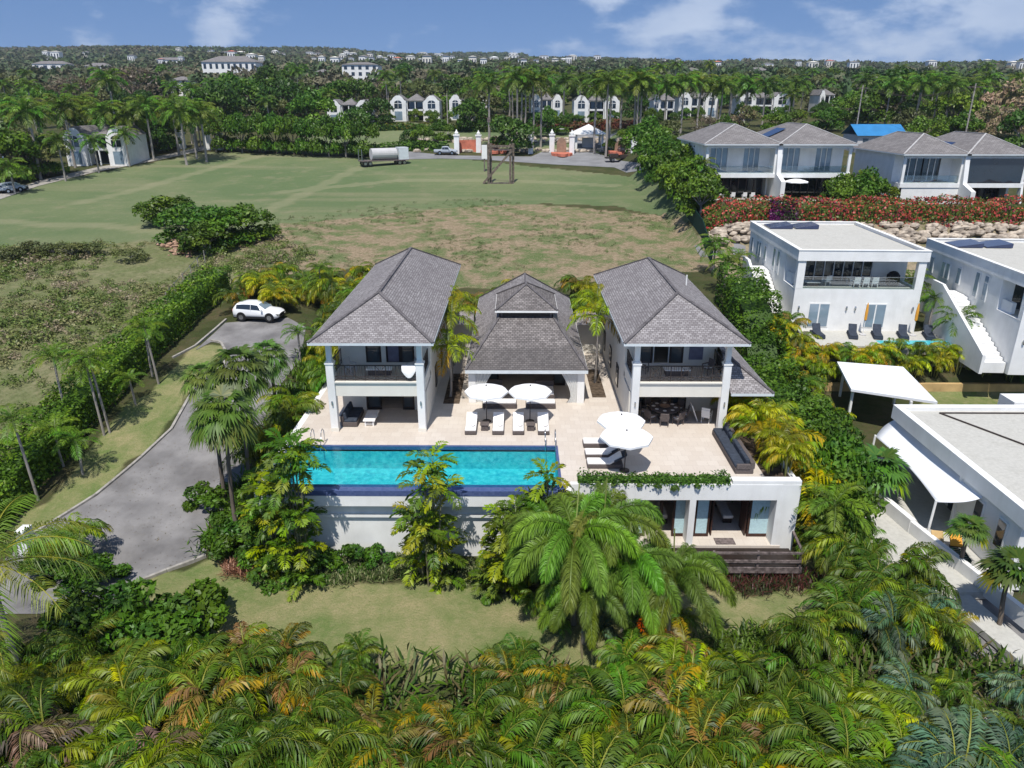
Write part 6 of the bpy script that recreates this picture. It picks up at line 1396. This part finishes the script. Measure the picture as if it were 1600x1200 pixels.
# fan palms right
for (x,y,z_,h,lb) in ((22.1,40.2,-3.9,1.9,'pale-ribbed fan palm on the patio beside the shade sail'),(23.4,33.0,-4.2,2.6,'fan palm above the green deck chairs'),(23.0,28.9,-4.6,3.3,'fan palm at the right edge above the grey yard')):
    palm('fanpale', (x,y,z_), h, lb, 'fan palms of the lower right house', {40.2:1.12,33.0:.62}.get(y,.85), .12, 'bark', 'fan_palm')
for (px_,py_,cy_,lb) in ((1288,880,790,'slender palm on the grass strip right of the podium'),):
    g = PG(px_,py_); top = PY(px_,cy_,g.y); palm('adonidia', g, max(1.5,min(5,top.z-g.z)), lb, 'slender palms on the right side', 1.05, .09, 'pale', 'christmas_palm')
# ---- hedges (leaf boxes) ----
def leafhedge(name, path, wd, h, dens, size, cols, label, cat='hedge', grp=None, zf=None, m='leaf', rough=.25):
    Q, C = [], []; cols = np.array(cols)
    for (a, c) in zip(path[:-1], path[1:]):
        a, c = np.array(a[:2], float), np.array(c[:2], float); L_ = np.linalg.norm(c-a); d = (c-a)/L_; s = np.array([-d[1], d[0]])
        n = int(L_*(wd+2*h)*dens); u = RNG.uniform(0, 1, n); w_ = RNG.uniform(-h, wd+h, n)
        side = np.where(w_ < 0, -wd/2, np.where(w_ > wd, wd/2, w_-wd/2)); hz = np.where(w_ < 0, h+w_, np.where(w_ > wd, h-(w_-wd), h))
        lump = 1+rough*(np.sin(u*L_*1.7+side*2)+np.sin(u*L_*.73+1.3)+np.sin(u*L_*4.1+side*3.3)*.5)*.25
        side2 = side*lump+RNG.normal(0, .10, n); P2 = a+d*(u*L_)[:, None]+s*side2[:, None]; zb = np.array([(zf or T)(p[0], p[1]) for p in P2]) if n < 60000 else Tn(P2[:, 0], P2[:, 1])
        hz = hz*lump+RNG.normal(0, .08, n); p = np.concatenate([P2, (zb+hz)[:, None]], 1)
        out = np.stack([s[0]*np.sign(side)*(hz < h*.97), s[1]*np.sign(side)*(hz < h*.97), (hz > h*.9)*1.], 1)
        nn = nrm(out+RNG.normal(0, .6, (n, 3))+np.array([0, 0, .2])); t1 = nrm(np.cross(nn, RNG.normal(0, 1, (n, 3)))); t2 = np.cross(nn, t1); sz = (size*RNG.uniform(.6, 1.3, n))[:, None]
        Q.append(np.stack([p-t1*sz, p-t2*sz*.6, p+t1*sz, p+t2*sz*.6], 1))
        ci = (np.sin(u*L_*.9+side)+RNG.normal(0, .8, n)); k = np.clip(((ci+2)/4*len(cols)).astype(int), 0, len(cols)-1); C.append(cols[k]*RNG.uniform(.7, 1.25, (n, 1)))
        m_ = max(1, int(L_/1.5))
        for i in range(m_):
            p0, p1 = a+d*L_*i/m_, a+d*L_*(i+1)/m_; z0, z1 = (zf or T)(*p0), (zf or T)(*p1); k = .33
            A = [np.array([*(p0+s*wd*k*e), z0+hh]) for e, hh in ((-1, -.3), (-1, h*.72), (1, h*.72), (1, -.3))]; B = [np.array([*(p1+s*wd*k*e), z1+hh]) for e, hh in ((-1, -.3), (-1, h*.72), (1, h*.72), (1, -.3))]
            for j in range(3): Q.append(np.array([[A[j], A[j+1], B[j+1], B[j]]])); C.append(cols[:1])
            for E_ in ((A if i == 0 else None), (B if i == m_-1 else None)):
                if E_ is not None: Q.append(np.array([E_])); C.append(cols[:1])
    o = link(name, leafmesh(name, np.concatenate(Q), np.concatenate(C), m)); return tag(o, label, cat, grp)
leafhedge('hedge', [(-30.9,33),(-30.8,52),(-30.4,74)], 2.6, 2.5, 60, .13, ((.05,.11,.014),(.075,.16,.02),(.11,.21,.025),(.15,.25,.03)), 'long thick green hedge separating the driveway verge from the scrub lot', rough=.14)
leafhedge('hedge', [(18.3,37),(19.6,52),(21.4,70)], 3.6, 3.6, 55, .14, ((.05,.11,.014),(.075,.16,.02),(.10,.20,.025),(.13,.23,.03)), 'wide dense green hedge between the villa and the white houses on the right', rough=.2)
leafhedge('hedge', [(13.9,52),(13.9,60)], 1.6, 2.2, 60, .12, (GD,(.05,.11,.015)), 'short dark hedge behind the side wing')
RED = ((.10,.13,.03),(.42,.10,.08),(.07,.11,.02),(.36,.07,.06),(.09,.13,.03),(.46,.12,.09),(.07,.10,.03),(.25,.05,.07))
leafhedge('flowering_hedge', [(22.8,91.6),(35,92),(75,92)], 3.0, 2.3, 34, .17, RED, 'long red flowering bougainvillea hedge on top of the boulder wall', rough=.3)
leafhedge('flowering_bush', [(30.4,90.6),(33.8,90.7)], 1.2, 2.2, 90, .16, ((.14,.02,.10),(.09,.015,.07),(.05,.08,.03)), 'deep purple patch of bougainvillea in the red hedge below the left duplex', cat='bush')
leafhedge('planter_hedge', [(3.3,35.35),(11.5,35.35)], .75, .28, 210, .075, ((.06,.13,.02),(.10,.19,.03),(.04,.09,.015)), 'low green planter hedge spilling over the parapet above the lower doors', zf=lambda x,y: .0, rough=.6)
q_, c_ = leafcloud([(6.6,34.97,-.08),(7.6,34.95,-.12),(8.5,34.95,-.25),(9.7,34.95,-.1),(5.2,34.97,-.05)], [.16,.2,.24,.18,.15], 700, .06, ((.06,.13,.02),(.09,.17,.03)))
tag(link('trailing_vine', leafmesh('trailing_vine', q_, c_)), 'green vine strands hanging over the white parapet edge', 'vine')
# bushes near the driveway
def bush(px_, py_, s, label, kind='bush', grp='rounded bushes near the villa'):
    g = PG(px_,py_); o = link('bush', random.choice(CR[kind]), None, g-Vector((0,0,.25*s)), random.uniform(0,6.28), s); tag(o, label, 'bush', grp); return o
bush(326,790,1.0,'round clipped bush at the edge of the driveway')
for k,(a,y_,s) in enumerate(((355,845,1.15),(388,845,1.2),(372,870,1.0),(410,880,.9),(430,905,.9),(470,905,.8),(505,895,.8),(545,885,.8),(590,880,.7),(440,870,1.0))): bush(a,y_,s,'leafy green bush at the foot of the podium, %s' % ordn([0,2,1,3,4,6,7,8,9,5][k],10))
for k,(a,y_,s) in enumerate(((105,905,1.1),(140,915,1.0),(170,905,.9),(75,890,1.))): bush(a,y_,s,'bush on the near side of the driveway, %s' % ordn([1,2,3,0][k],4),grp='bushes by the lower driveway')
for k,(a,y_,s) in enumerate(((1185,530,1.5),(1165,505,1.4))): bush(a,y_,s,'grey-green bush behind the right pavilion, %s one' % ('front' if k==0 else 'back'),kind='bush',grp='grey-green bushes behind the right pavilion')
for k,(a,y_,s) in enumerate(((150,990,1.6),(230,985,1.6),(300,990,1.5),(255,1040,1.5))): bush(a,y_,s,'dark green bushy shrub at the left end of the foreground belt, %s' % ordn([0,1,3,2][k],4),grp='dark shrubs in the foreground belt')
plant('areca_yellow', PG(125,880), 'yellow-green areca palm beside the lower driveway', None, 1.0); plant('areca_yellow', PG(85,900), 'yellow-green areca palm at the driveway edge near the coconut palm', None, .9)
# white end post of the driveway
tag(MB().box(-27.6,34.6,-4.6,-27.1,35.4,-2.9).build('end_post','white'),'short white wall end beside the lower driveway','post')
# red flowers
q_, c_ = leafcloud([(6.0,27.3,-3.0),(6.4,27.1,-3.2)], [.5,.4], 500, .07, ((.75,.12,.02),(.8,.2,.04),(.1,.16,.03))); tag(link('flower_bush', leafmesh('flower_bush', q_, c_)), 'small bush of bright orange-red flowers below the foxtail palms', 'bush')
# lily border (stuff)
def tufts(name, pts, n, L_, wd, cols, label=None, spread=.25):
    P = []; pts = np.array(pts)
    k = np.repeat(np.arange(len(pts)), n); m_ = len(k); az = RNG.uniform(0, 6.28, m_); el = RNG.uniform(.35, 1.4, m_); l = RNG.uniform(.6, 1.2, m_)*L_
    base = pts[k]+np.stack([RNG.normal(0, spread, m_), RNG.normal(0, spread, m_), np.zeros(m_)], 1)
    d = np.stack([np.cos(az)*np.cos(el), np.sin(az)*np.cos(el), np.sin(el)], 1); s = np.stack([-np.sin(az), np.cos(az), np.zeros(m_)], 1)*wd/2
    mid = base+d*l[:, None]*.55; tip = base+d*l[:, None]*np.array([1, 1, .75]); q = np.stack([base, mid+s, tip, mid-s], 1)
    cols = np.array(cols); c = cols[RNG.integers(0, len(cols), m_)]*RNG.uniform(.75, 1.25, (m_, 1)); o = link(name, leafmesh(name, q, c)); o['kind'] = 'stuff'
    if label: o['label'] = label
    return o
bp = []
for i in range(240):
    k = i/240; px_ = 470+k*400; g = PG(px_, 893+8*math.sin(k*11)+random.uniform(-20, 14)); bp.append(tuple(g))
tufts('lily_border', bp, 42, .55, .05, ((.20,.24,.10),(.11,.17,.05),(.30,.30,.16),(.08,.13,.03)), spread=.22)
bp = [tuple(PG(random.uniform(362,402), random.uniform(880,905))) for _ in range(16)]; tufts('dead_fronds', bp, 60, .8, .06, ((.24,.13,.08),(.16,.09,.055),(.30,.19,.12)), spread=.2)
bp = [tuple(PG(random.uniform(1050,1285), random.uniform(898,925))) for _ in range(60)]; tufts('dry_undergrowth', bp, 40, .7, .05, ((.10,.035,.03),(.14,.06,.045),(.06,.05,.03),(.04,.07,.02)), spread=.3)
# undergrowth beneath the foreground belt
bp = [(random.uniform(-25,25), random.uniform(10,26.3), 0) for _ in range(700)]; bp = [(x,y,T(x,y)) for x,y,_ in bp]; tufts('undergrowth', bp, 26, 1.5, .13, (GD,GM,(.09,.12,.03),(.12,.10,.05)), spread=.6)
bp = [(random.uniform(9,21), random.uniform(26,32), 0) for _ in range(300)]; bp = [(x,y,T(x,y)) for x,y,_ in bp if y < 28.6 or x > 15.5]; tufts('garden_undergrowth', bp, 24, .9, .1, (GD,GM,(.11,.18,.03)), spread=.5)
bp = [(random.uniform(-17.5,-13.9), random.uniform(35,66), 0) for _ in range(400)]; bp = [(x,y,T(x,y)) for x,y,_ in bp]; tufts('bed_undergrowth', bp, 24, .9, .1, (GD,GM,(.09,.15,.02)), spread=.4)
# scrub lot
def shrubs(name, pts, hs, nq, size, cols, m='leaf'):
    base, bc = leafcloud([(0,0,.35),(.35,.1,.25),(-.3,.2,.22),(.05,-.35,.25)], [.45,.35,.33,.33], nq, size, [(1,1,1)]); cols = np.array(cols); Q, C = [], []
    for p, h in zip(pts, hs):
        q = rotz(base, random.uniform(0, 6.28))*h*np.array([1, 1, random.uniform(.6, 1.1)])+np.array(p); Q.append(q); C.append(bc*cols[random.randrange(len(cols))])
    o = link(name, leafmesh(name, np.concatenate(Q), np.concatenate(C), m)); o['kind'] = 'stuff'; return o
random.seed(77)
ap = np.array([(p[0],p[1]) for p in BRUSH]); pts, hs = [], []
for _ in range(9000):
    x, y = random.uniform(-75,-8), random.uniform(36,118)
    if x > -32.5 and y < 78: continue
    if inpoly(np.array([x]),np.array([y]),BRUSH)[0] and not inpoly(np.array([x]),np.array([y]),FIELD)[0]:
        k = math.sin(x*.21+1)*math.sin(y*.17)+random.uniform(-.6,.6)
        if k < -.05: continue
        pts.append((x,y,T(x,y)-.1)); hs.append(random.uniform(.5,1.25)*(1+.3*k))
    if len(pts) >= 1700: break
shrubs('scrub', pts, hs, 60, .11, ((.17,.20,.07),(.22,.22,.10),(.13,.17,.05),(.27,.23,.15),(.10,.15,.04),(.12,.17,.045)))
pts, hs = [], []
for _ in range(9000):
    x, y = random.uniform(-35,28), random.uniform(72,122)
    if inpoly(np.array([x]),np.array([y]),DRY)[0] and (math.sin(x*.25)*math.sin(y*.2+x*.1)+random.uniform(-.5,.5) > .15): pts.append((x,y,T(x,y)-.12)); hs.append(random.uniform(.25,.7))
    if len(pts) >= 1300: break
shrubs('weeds', pts, hs, 40, .10, ((.07,.12,.03),(.10,.15,.04),(.18,.15,.09)))
# almond tree in field
for k,(a,y_,h,w_) in enumerate(((262,350,4.2,8),(300,378,4.6,9),(345,384,4.6,9),(385,376,4.4,8),(322,396,3.4,7))):
    tree('mango', PG(a,y_), h, 'bright green leafy tree in the clump standing in the field, %s' % ordn([0,1,3,4,2][k],5), 'trees of the clump in the field', w_)
for k,(a,y_) in enumerate(((20,400),(55,392),(85,392),(115,395),(140,392),(205,400))): tree('olive', PG(a,y_+8), 1.7, 'low olive bush along the near edge of the mown field, %s' % ordn(k,6), 'low bushes at the field edge', 4, 'shrub', 'bush')
b = MB()
for i in range(150):
    g = PG(random.gauss(283,10), random.gauss(383,8)); rock(b, Vector((g.x,g.y,g.z+random.uniform(0,.9)*math.exp(-((g.x-PG(283,383).x)/2.2)**2))), random.uniform(.12,.35))
o = b.build('rubble_pile', mat('pinkish_rubble',(.42,.27,.19),.95,.1,.3,2)); o['kind'] = 'stuff'
# trees along right side of the field
for k,(a,y_,h) in enumerate(((1002,245,6.5),(1012,262,6.5),(1026,275,6.2),(1040,290,6),(1056,305,6),(1072,320,5.8),(1086,338,5.2),(1068,290,6.5))): tree('mango', PG(a+8,y_), h, 'dense green tree in the row right of the field, %s from the far end' % ['first','second','third','fourth','fifth','sixth','seventh','eighth'][k], 'trees in the row right of the field')
for k,(a,y_) in enumerate(((1030,250),(1052,268),(1090,312))): 
    g=PG(a,y_); palm('royal', g, 4.5, 'short palm among the tree row right of the field, %s' % ordn(k,3), 'short palms right of the field', .7, .15, name='palm_tree')
# trees of the mango row
for k in range(9):
    a = 352+k*27; tree('mango', PG(a,237+k*1.2), 8.2, 'round dense tree in the row at the field\'s far edge, %s' % ordn(k,9), 'trees along the far edge of the field', 7.6)
# palms around white houses
for k,(x,y,h) in enumerate(((21.5,80,3.2),(23.0,76,3.4),(21.0,73,3.0),(36.6,72,3.6),(37.0,68,3.4),(36.9,63.5,3.2),(37.5,60.5,2.6))): palm('adonidia' if k%2 else 'royal', GZ(x,y), h, 'green palm beside the white flat-roofed house, %s from the back left' % ['first','second','third','fourth','fifth','sixth','seventh'][k], 'palms beside the flat-roofed houses', .9 if k%2 else .62, .12)
random.seed(51)
row = [(22.8+i*1.0, 57.7+(i%2)*.9+random.uniform(-.3,.3)) for i in range(34)]+[(22.3,60.2),(23.6,59.9),(21.9,61.8),(23.4,61.5),(22.9,56.2),(22.6,54.5),(22.7,52.4),(23.6,50.2)]
row.sort(key=lambda p: p[0]/p[1])
for k,(x,y) in enumerate(row): plant(random.choice(['areca_yellow','areca_orange','areca_green','areca_gold','areca_yellow']), GZ(x,y), 'areca palm in the row above the ochre wall, %s' % ordn(k,len(row)), 'areca palms above the ochre wall', random.uniform(.72,1.0))
for k,(x,y) in enumerate(((37.6,78.5),(39,79.3),(36.3,79))): tree('light', GZ(x,y), 4.5, 'yellow-green tree below the boulder wall between the flat-roofed houses, %s' % ordn([1,2,0][k],3), 'yellow-green trees below the boulder wall', 4)
for k,(a,y_,h,w_) in enumerate(((1330,318,4.8,7),(1352,316,5.2,7),(1375,320,4.2,6),(1312,300,5.0,6),(1345,300,5.4,7))): 
    x=PX(a,97+k,8); tree('mango' if k%2 else 'light', (x, 97+k*1.2, T(x,97+k*1.2)), h*.9, 'green tree filling the gap between the two duplex houses, %s' % ordn([1,3,4,0,2][k],5), 'trees between the duplexes', w_*.8)
for k,(x,y) in enumerate(((18.9,38.6),(19.9,42.8),(17.9,35.6),(21.0,47.8))): tree('mango', GZ(x,y), [5.2,4.2,4.4,3.8][k], 'dark leafy tree overhanging the path right of the terrace, %s' % ['second nearest','third nearest','nearest','furthest'][k], 'leafy trees right of the terrace', 4.6)
# ---- mid distance ----
RP = [(765,232,130),(808,235,122),(832,232,130),(845,230,124),(929,241,134),(946,246,130),(951,235,128),(969,208,138),(990,211,122),(994,213,128),(999,212,134),(1037,211,134),(549,158,128),(608,172,135),(626,150,128),(1063,211,130),(1089,204,130),(1120,193,134),(1162,190,130),(1190,200,134),(1231,190,148),(1428,200,130),(1456,200,127),(1474,195,140),(1498,190,135),(1509,190,140),(1530,188,127),(1404,190,134),(64,280,175),(118,262,169),(176,253,175),(203,260,210),(241,251,168),(216,243,175),(251,236,172),(280,242,165),(309,235,170),(334,222,182),(155,270,222),(103,283,220),(24,303,262),(190,240,125),(880,200,128),(1008,190,128),(1050,180,130),(1140,180,135),(1250,175,135),(1370,170,130),(1580,180,128),(820,195,130),(905,190,125),(300,225,178)]
random.seed(61)
for _ in range(22): RP.append((random.uniform(-5,345), random.uniform(226,258), random.uniform(160,195)))
for _ in range(16): RP.append((random.uniform(740,1560), random.uniform(180,205), random.uniform(124,142)))
RP.sort()
for k,(a,y_,c_) in enumerate(RP):
    g = PG(a,y_); top = PY(a,c_,g.y); h = max(3.5, top.z-g.z); palm('royal', g, h, 'tall palm with pale trunk in the middle distance, %s of them all' % ordn(k,len(RP)), 'tall palms of the estate', 1.28 if h > 8 else .9, .26 if h > 8 else .18, name='royal_palm')
# trees by hand
HT = [('dark',345,200,11),('mango',400,185,12),('dark',445,190,12),('mango',372,170,12),('dark',425,160,12),('mango',490,205,10),('dark',470,185,10),('mango',320,190,9),('brown',210,165,13),('brown',225,158,12),('brown',120,160,9),('brown',85,150,6),('light',155,232,9),('light',190,228,9),('light',225,226,9),('mango',20,285,9),('olive',60,278,8),('dark',5,262,9),('olive',45,262,8),('mango',75,275,7),('dark',800,240,8),('mango',660,232,5),('dark',640,230,4),('mango',690,222,5),('dark',735,205,8),('olive',750,190,9),('brown',600,160,8),('dark',590,195,7),('olive',640,165,7),('dark',475,135,9),('mango',460,140,10),('olive',700,160,7),('dark',845,215,6),('mango',870,210,5),('mango',1320,190,7),('dark',1390,185,13),('mango',1355,180,9),('olive',1420,215,6),('light',1440,225,6),('light',1470,222,6),('pink',1565,195,11),('pink',1590,215,9),('pink',1530,215,7),('mango',1500,225,6),('dark',1595,240,8),('pink',1165,205,6),('brown',1100,215,5),('mango',1130,215,4.5),('mango',1210,205,5),('light',1240,200,5),('mango',1290,205,6),('dark',240,240,6),('mango',262,232,7),('dark',560,205,6),('mango',1015,225,5),('olive',1045,225,5),('mango',985,232,5),('light',955,240,3.5)]
HT.sort(key=lambda q: q[1])
for k,(kd,a,y_,h) in enumerate(HT): tree(kd, PG(a,y_), h, '%s tree around the estate, %s' % ({'dark':'dark green','mango':'dense green','olive':'olive green','light':'yellow-green','brown':'bare brown','pink':'pinkish-brown blooming'}[kd], ordn(k,len(HT))), 'single trees around the estate')
random.seed(17)
fb = []
for a,c,y_ in VL:
    for q in range(4): fb.append((random.uniform(a-6,c+6), y_+random.uniform(1,5)))
fb.sort()
for k,(a,y_) in enumerate(fb): tree(random.choice(['mango','dark','light']), PG(a,y_), random.uniform(2.2,4.2), 'garden shrub in front of the gabled villas, %s' % ordn(k,len(fb)), 'garden shrubs before the gabled villas', random.uniform(3,5.5), 'shrub', 'bush')
# low hedges of the estate
leafhedge('hedge', G([(560,243),(650,234),(700,236)]), 3.0, 1.8, 9, .30, (GD,GM,(.08,.14,.02)), 'low green hedge behind the tank trailer along the access road', m='farleaf')
leafhedge('hedge', G([(838,205),(930,203),(1000,207)]), 2.5, 1.9, 9, .32, ((.16,.05,.035),(.12,.06,.03),(.07,.08,.03)), 'reddish hedge in front of the gabled villas', m='farleaf')
leafhedge('hedge', G([(520,208),(620,203),(740,205),(800,207)]), 2.5, 1.6, 7, .32, (GD,GM,(.14,.13,.02)), 'long low hedge at the foot of the gabled villas', m='farleaf')
b = MB()
for i in range(150):
    g = PG(random.uniform(640,1000), random.choice((236,238)) if i % 3 == 0 else random.uniform(218,224)); rock(b, g+Vector((0,0,.3)), random.uniform(.4,.8))
o = b.build('stone_terraces','stone'); o['kind'] = 'stuff'
# random middle distance trees
random.seed(88)
VR = [(a-4,c+4,y_-36,y_) for a,c,y_ in VL]+[(314,406,88,126),(48,110,78,114),(130,175,78,120),(238,292,82,103),(532,596,92,132),(898,948,102,118),(108,212,185,262),(266,302,125,152),(905,945,205,236)]
rt = []
for _ in range(6000):
    a, y_ = random.uniform(-20,1620), random.uniform(112,206); 
    if 205 < y_ : continue
    if y_ > 193 and 470 < a < 1060: continue
    g = PG(a,y_); h = random.uniform(5,10); zz = zxp(g); r_ = h*.55*F/zz; hp = h*F/zz
    if g.y > 430: continue
    if any(a+r_ > q[0] and a-r_ < q[1] and y_-hp < q[3]-4 and y_ > q[3]-3 for q in VR): continue
    if any((a-q[0])**2+((y_-q[1])*2.2)**2 < (r_*.75)**2*2 for q in rt): continue
    rt.append((a,y_,h))
    if len(rt) >= 225: break
rt.sort()
for k,(a,y_,h) in enumerate(rt):
    kd = random.choice(['dark','mango','olive','dark','olive','brown','light']) if a > 60 else 'olive'
    if random.random() < .16: g=PG(a,y_); palm('royal', g, h*1.25, 'palm on the wooded slope, %s of the scattered trees' % ordn(k,len(rt)), 'palms on the wooded slope', .95, .2, name='royal_palm')
    else: tree(kd, PG(a,y_), h, '%s tree on the wooded slope, %s of the scattered trees' % ({'dark':'dark green','mango':'dense green','olive':'olive','light':'yellow-green','brown':'dry brown'}[kd], ordn(k,len(rt))), 'scattered trees on the wooded slope')
# ---- far wood: one mass ----
def farwood(name, n, y0, y1, nq, smin, smax, size):
    tmpl = []
    for _ in range(5):
        cs = [(random.uniform(-.35,.35),random.uniform(-.35,.35),random.uniform(.3,.75)) for _ in range(6)]; tmpl.append(leafcloud(cs,[random.uniform(.26,.42) for _ in range(6)],nq,size,[(1,1,1)],up=.4))
    y = np.sqrt(RNG.uniform(y0**2,y1**2,n)); x = RNG.uniform(-.80,.80,n)*y+0; z = Tn(x,y)
    s = RNG.uniform(smin,smax,n)
    pat = np.sin(x/95+y/140)*np.sin(y/170-1)+RNG.normal(0,.45,n); base = np.array(((.055,.090,.036),(.075,.105,.044),(.105,.112,.060),(.07,.10,.042),(.145,.13,.085)))
    k = np.clip(((pat+1.5)/3*5).astype(int),0,4); Q, C = [], []
    hx = np.array([o.location.x for o in HOUSES]); hy = np.array([o.location.y for o in HOUSES]); hw = np.array([o['_w'] for o in HOUSES])
    keep = np.ones(n,bool)
    for a_,b_,w_ in zip(hx,hy,hw): keep &= ~((np.abs(x-(a_+w_/2)*(y/b_)) < w_*.55) & (y < b_+14) & (y > b_-30-b_*.07))
    for ti in range(5):
        sel = np.where((np.arange(n) % 5 == ti) & keep)[0]; q, c = tmpl[ti]; m_ = len(sel)
        a = RNG.uniform(0,6.28,m_); ca, sa = np.cos(a)[:,None,None], np.sin(a)[:,None,None]; S = s[sel][:,None,None]
        X_ = q[None,:,:,0]*ca-q[None,:,:,1]*sa; Y_ = q[None,:,:,0]*sa+q[None,:,:,1]*ca; Z_ = q[None,:,:,2]
        P = np.stack([X_*S*1.15+x[sel][:,None,None], Y_*S*1.15+y[sel][:,None,None], Z_*S*.95+z[sel][:,None,None]-.1*S],-1); Q.append(P.reshape(-1,4,3)); C.append((c[None]*base[k[sel]][:,None,:]*RNG.uniform(.8,1.2,(m_,1,1))).reshape(-1,3))
    o = link(name, leafmesh(name, np.concatenate(Q), np.concatenate(C), 'farleaf')); o['kind'] = 'stuff'
HOUSES = []
for o in bpy.data.objects:
    if o.type == 'EMPTY' and o.location.y > 230 and o.name.split('.')[0] in ('distant_house','hillside_house','gabled_villa'):
        w_ = [c for c in o.children if c.name.startswith('wall')][0].dimensions.x if [c for c in o.children if c.name.startswith('wall')] else 12; o['_w'] = float(w_); HOUSES.append(o)
farwood('wooded_hillside', 7500, 300, 800, 70, 4, 9, .17)
farwood('distant_woods', 30000, 780, 2300, 18, 5, 11, .30)
for o in HOUSES: del o['_w']
bpy.context.view_layer.update()

# ---- fallen leaves ----
n_ = 2600; P_ = []
while len(P_) < n_:
    if len(P_) < 1700: x, y = random.uniform(-30,-16), random.uniform(32,66)
    else: x, y = random.uniform(-13,13), random.uniform(36,47)
    if len(P_) >= 1700: 
        if random.random() < .45: P_.append((x if y > 39.9 or x > 2.6 else x, y if (y > 39.9 or x > 2.6) else random.uniform(40,47), .008))
    elif inpoly(np.array([x]),np.array([y]),DR)[0] and (random.random() < .25 or math.sin(x*1.3)*math.sin(y*.8) > .3): P_.append((x, y, T(x,y)+.06))
P_ = np.array(P_); az = RNG.uniform(0,6.28,n_); s_ = RNG.uniform(.012,.035,n_)[:,None]; s_[1700:] *= .5; a_ = np.stack([np.cos(az),np.sin(az),RNG.normal(0,.15,n_)],1)*s_*1.6; b_ = np.stack([-np.sin(az),np.cos(az),RNG.normal(0,.15,n_)],1)*s_*.7
cs_ = np.array(((.16,.11,.06),(.10,.075,.045),(.22,.18,.07),(.08,.09,.03)))
o = link('fallen_leaves', leafmesh('fallen_leaves', np.stack([P_-a_,P_-b_,P_+a_,P_+b_],1), cs_[RNG.integers(0,4,n_)])); o['kind'] = 'stuff'
# ---- air ----
hz = bpy.data.materials.new('air'); t_ = nodes(hz); ou = t_.nodes.new('ShaderNodeOutputMaterial'); vv = t_.nodes.new('ShaderNodeVolumePrincipled')
vv.inputs['Color'].default_value = (.80,.88,1,1); vv.inputs['Density'].default_value = .00011; vv.inputs['Anisotropy'].default_value = .2
t_.links.new(vv.outputs[0], ou.inputs['Volume'])
b = MB().box(gx[0]-20, gy[0]-20, -9, gx[-1]+20, gy[-1]+20, 190); o = b.build('haze', hz); o['kind'] = 'stuff'
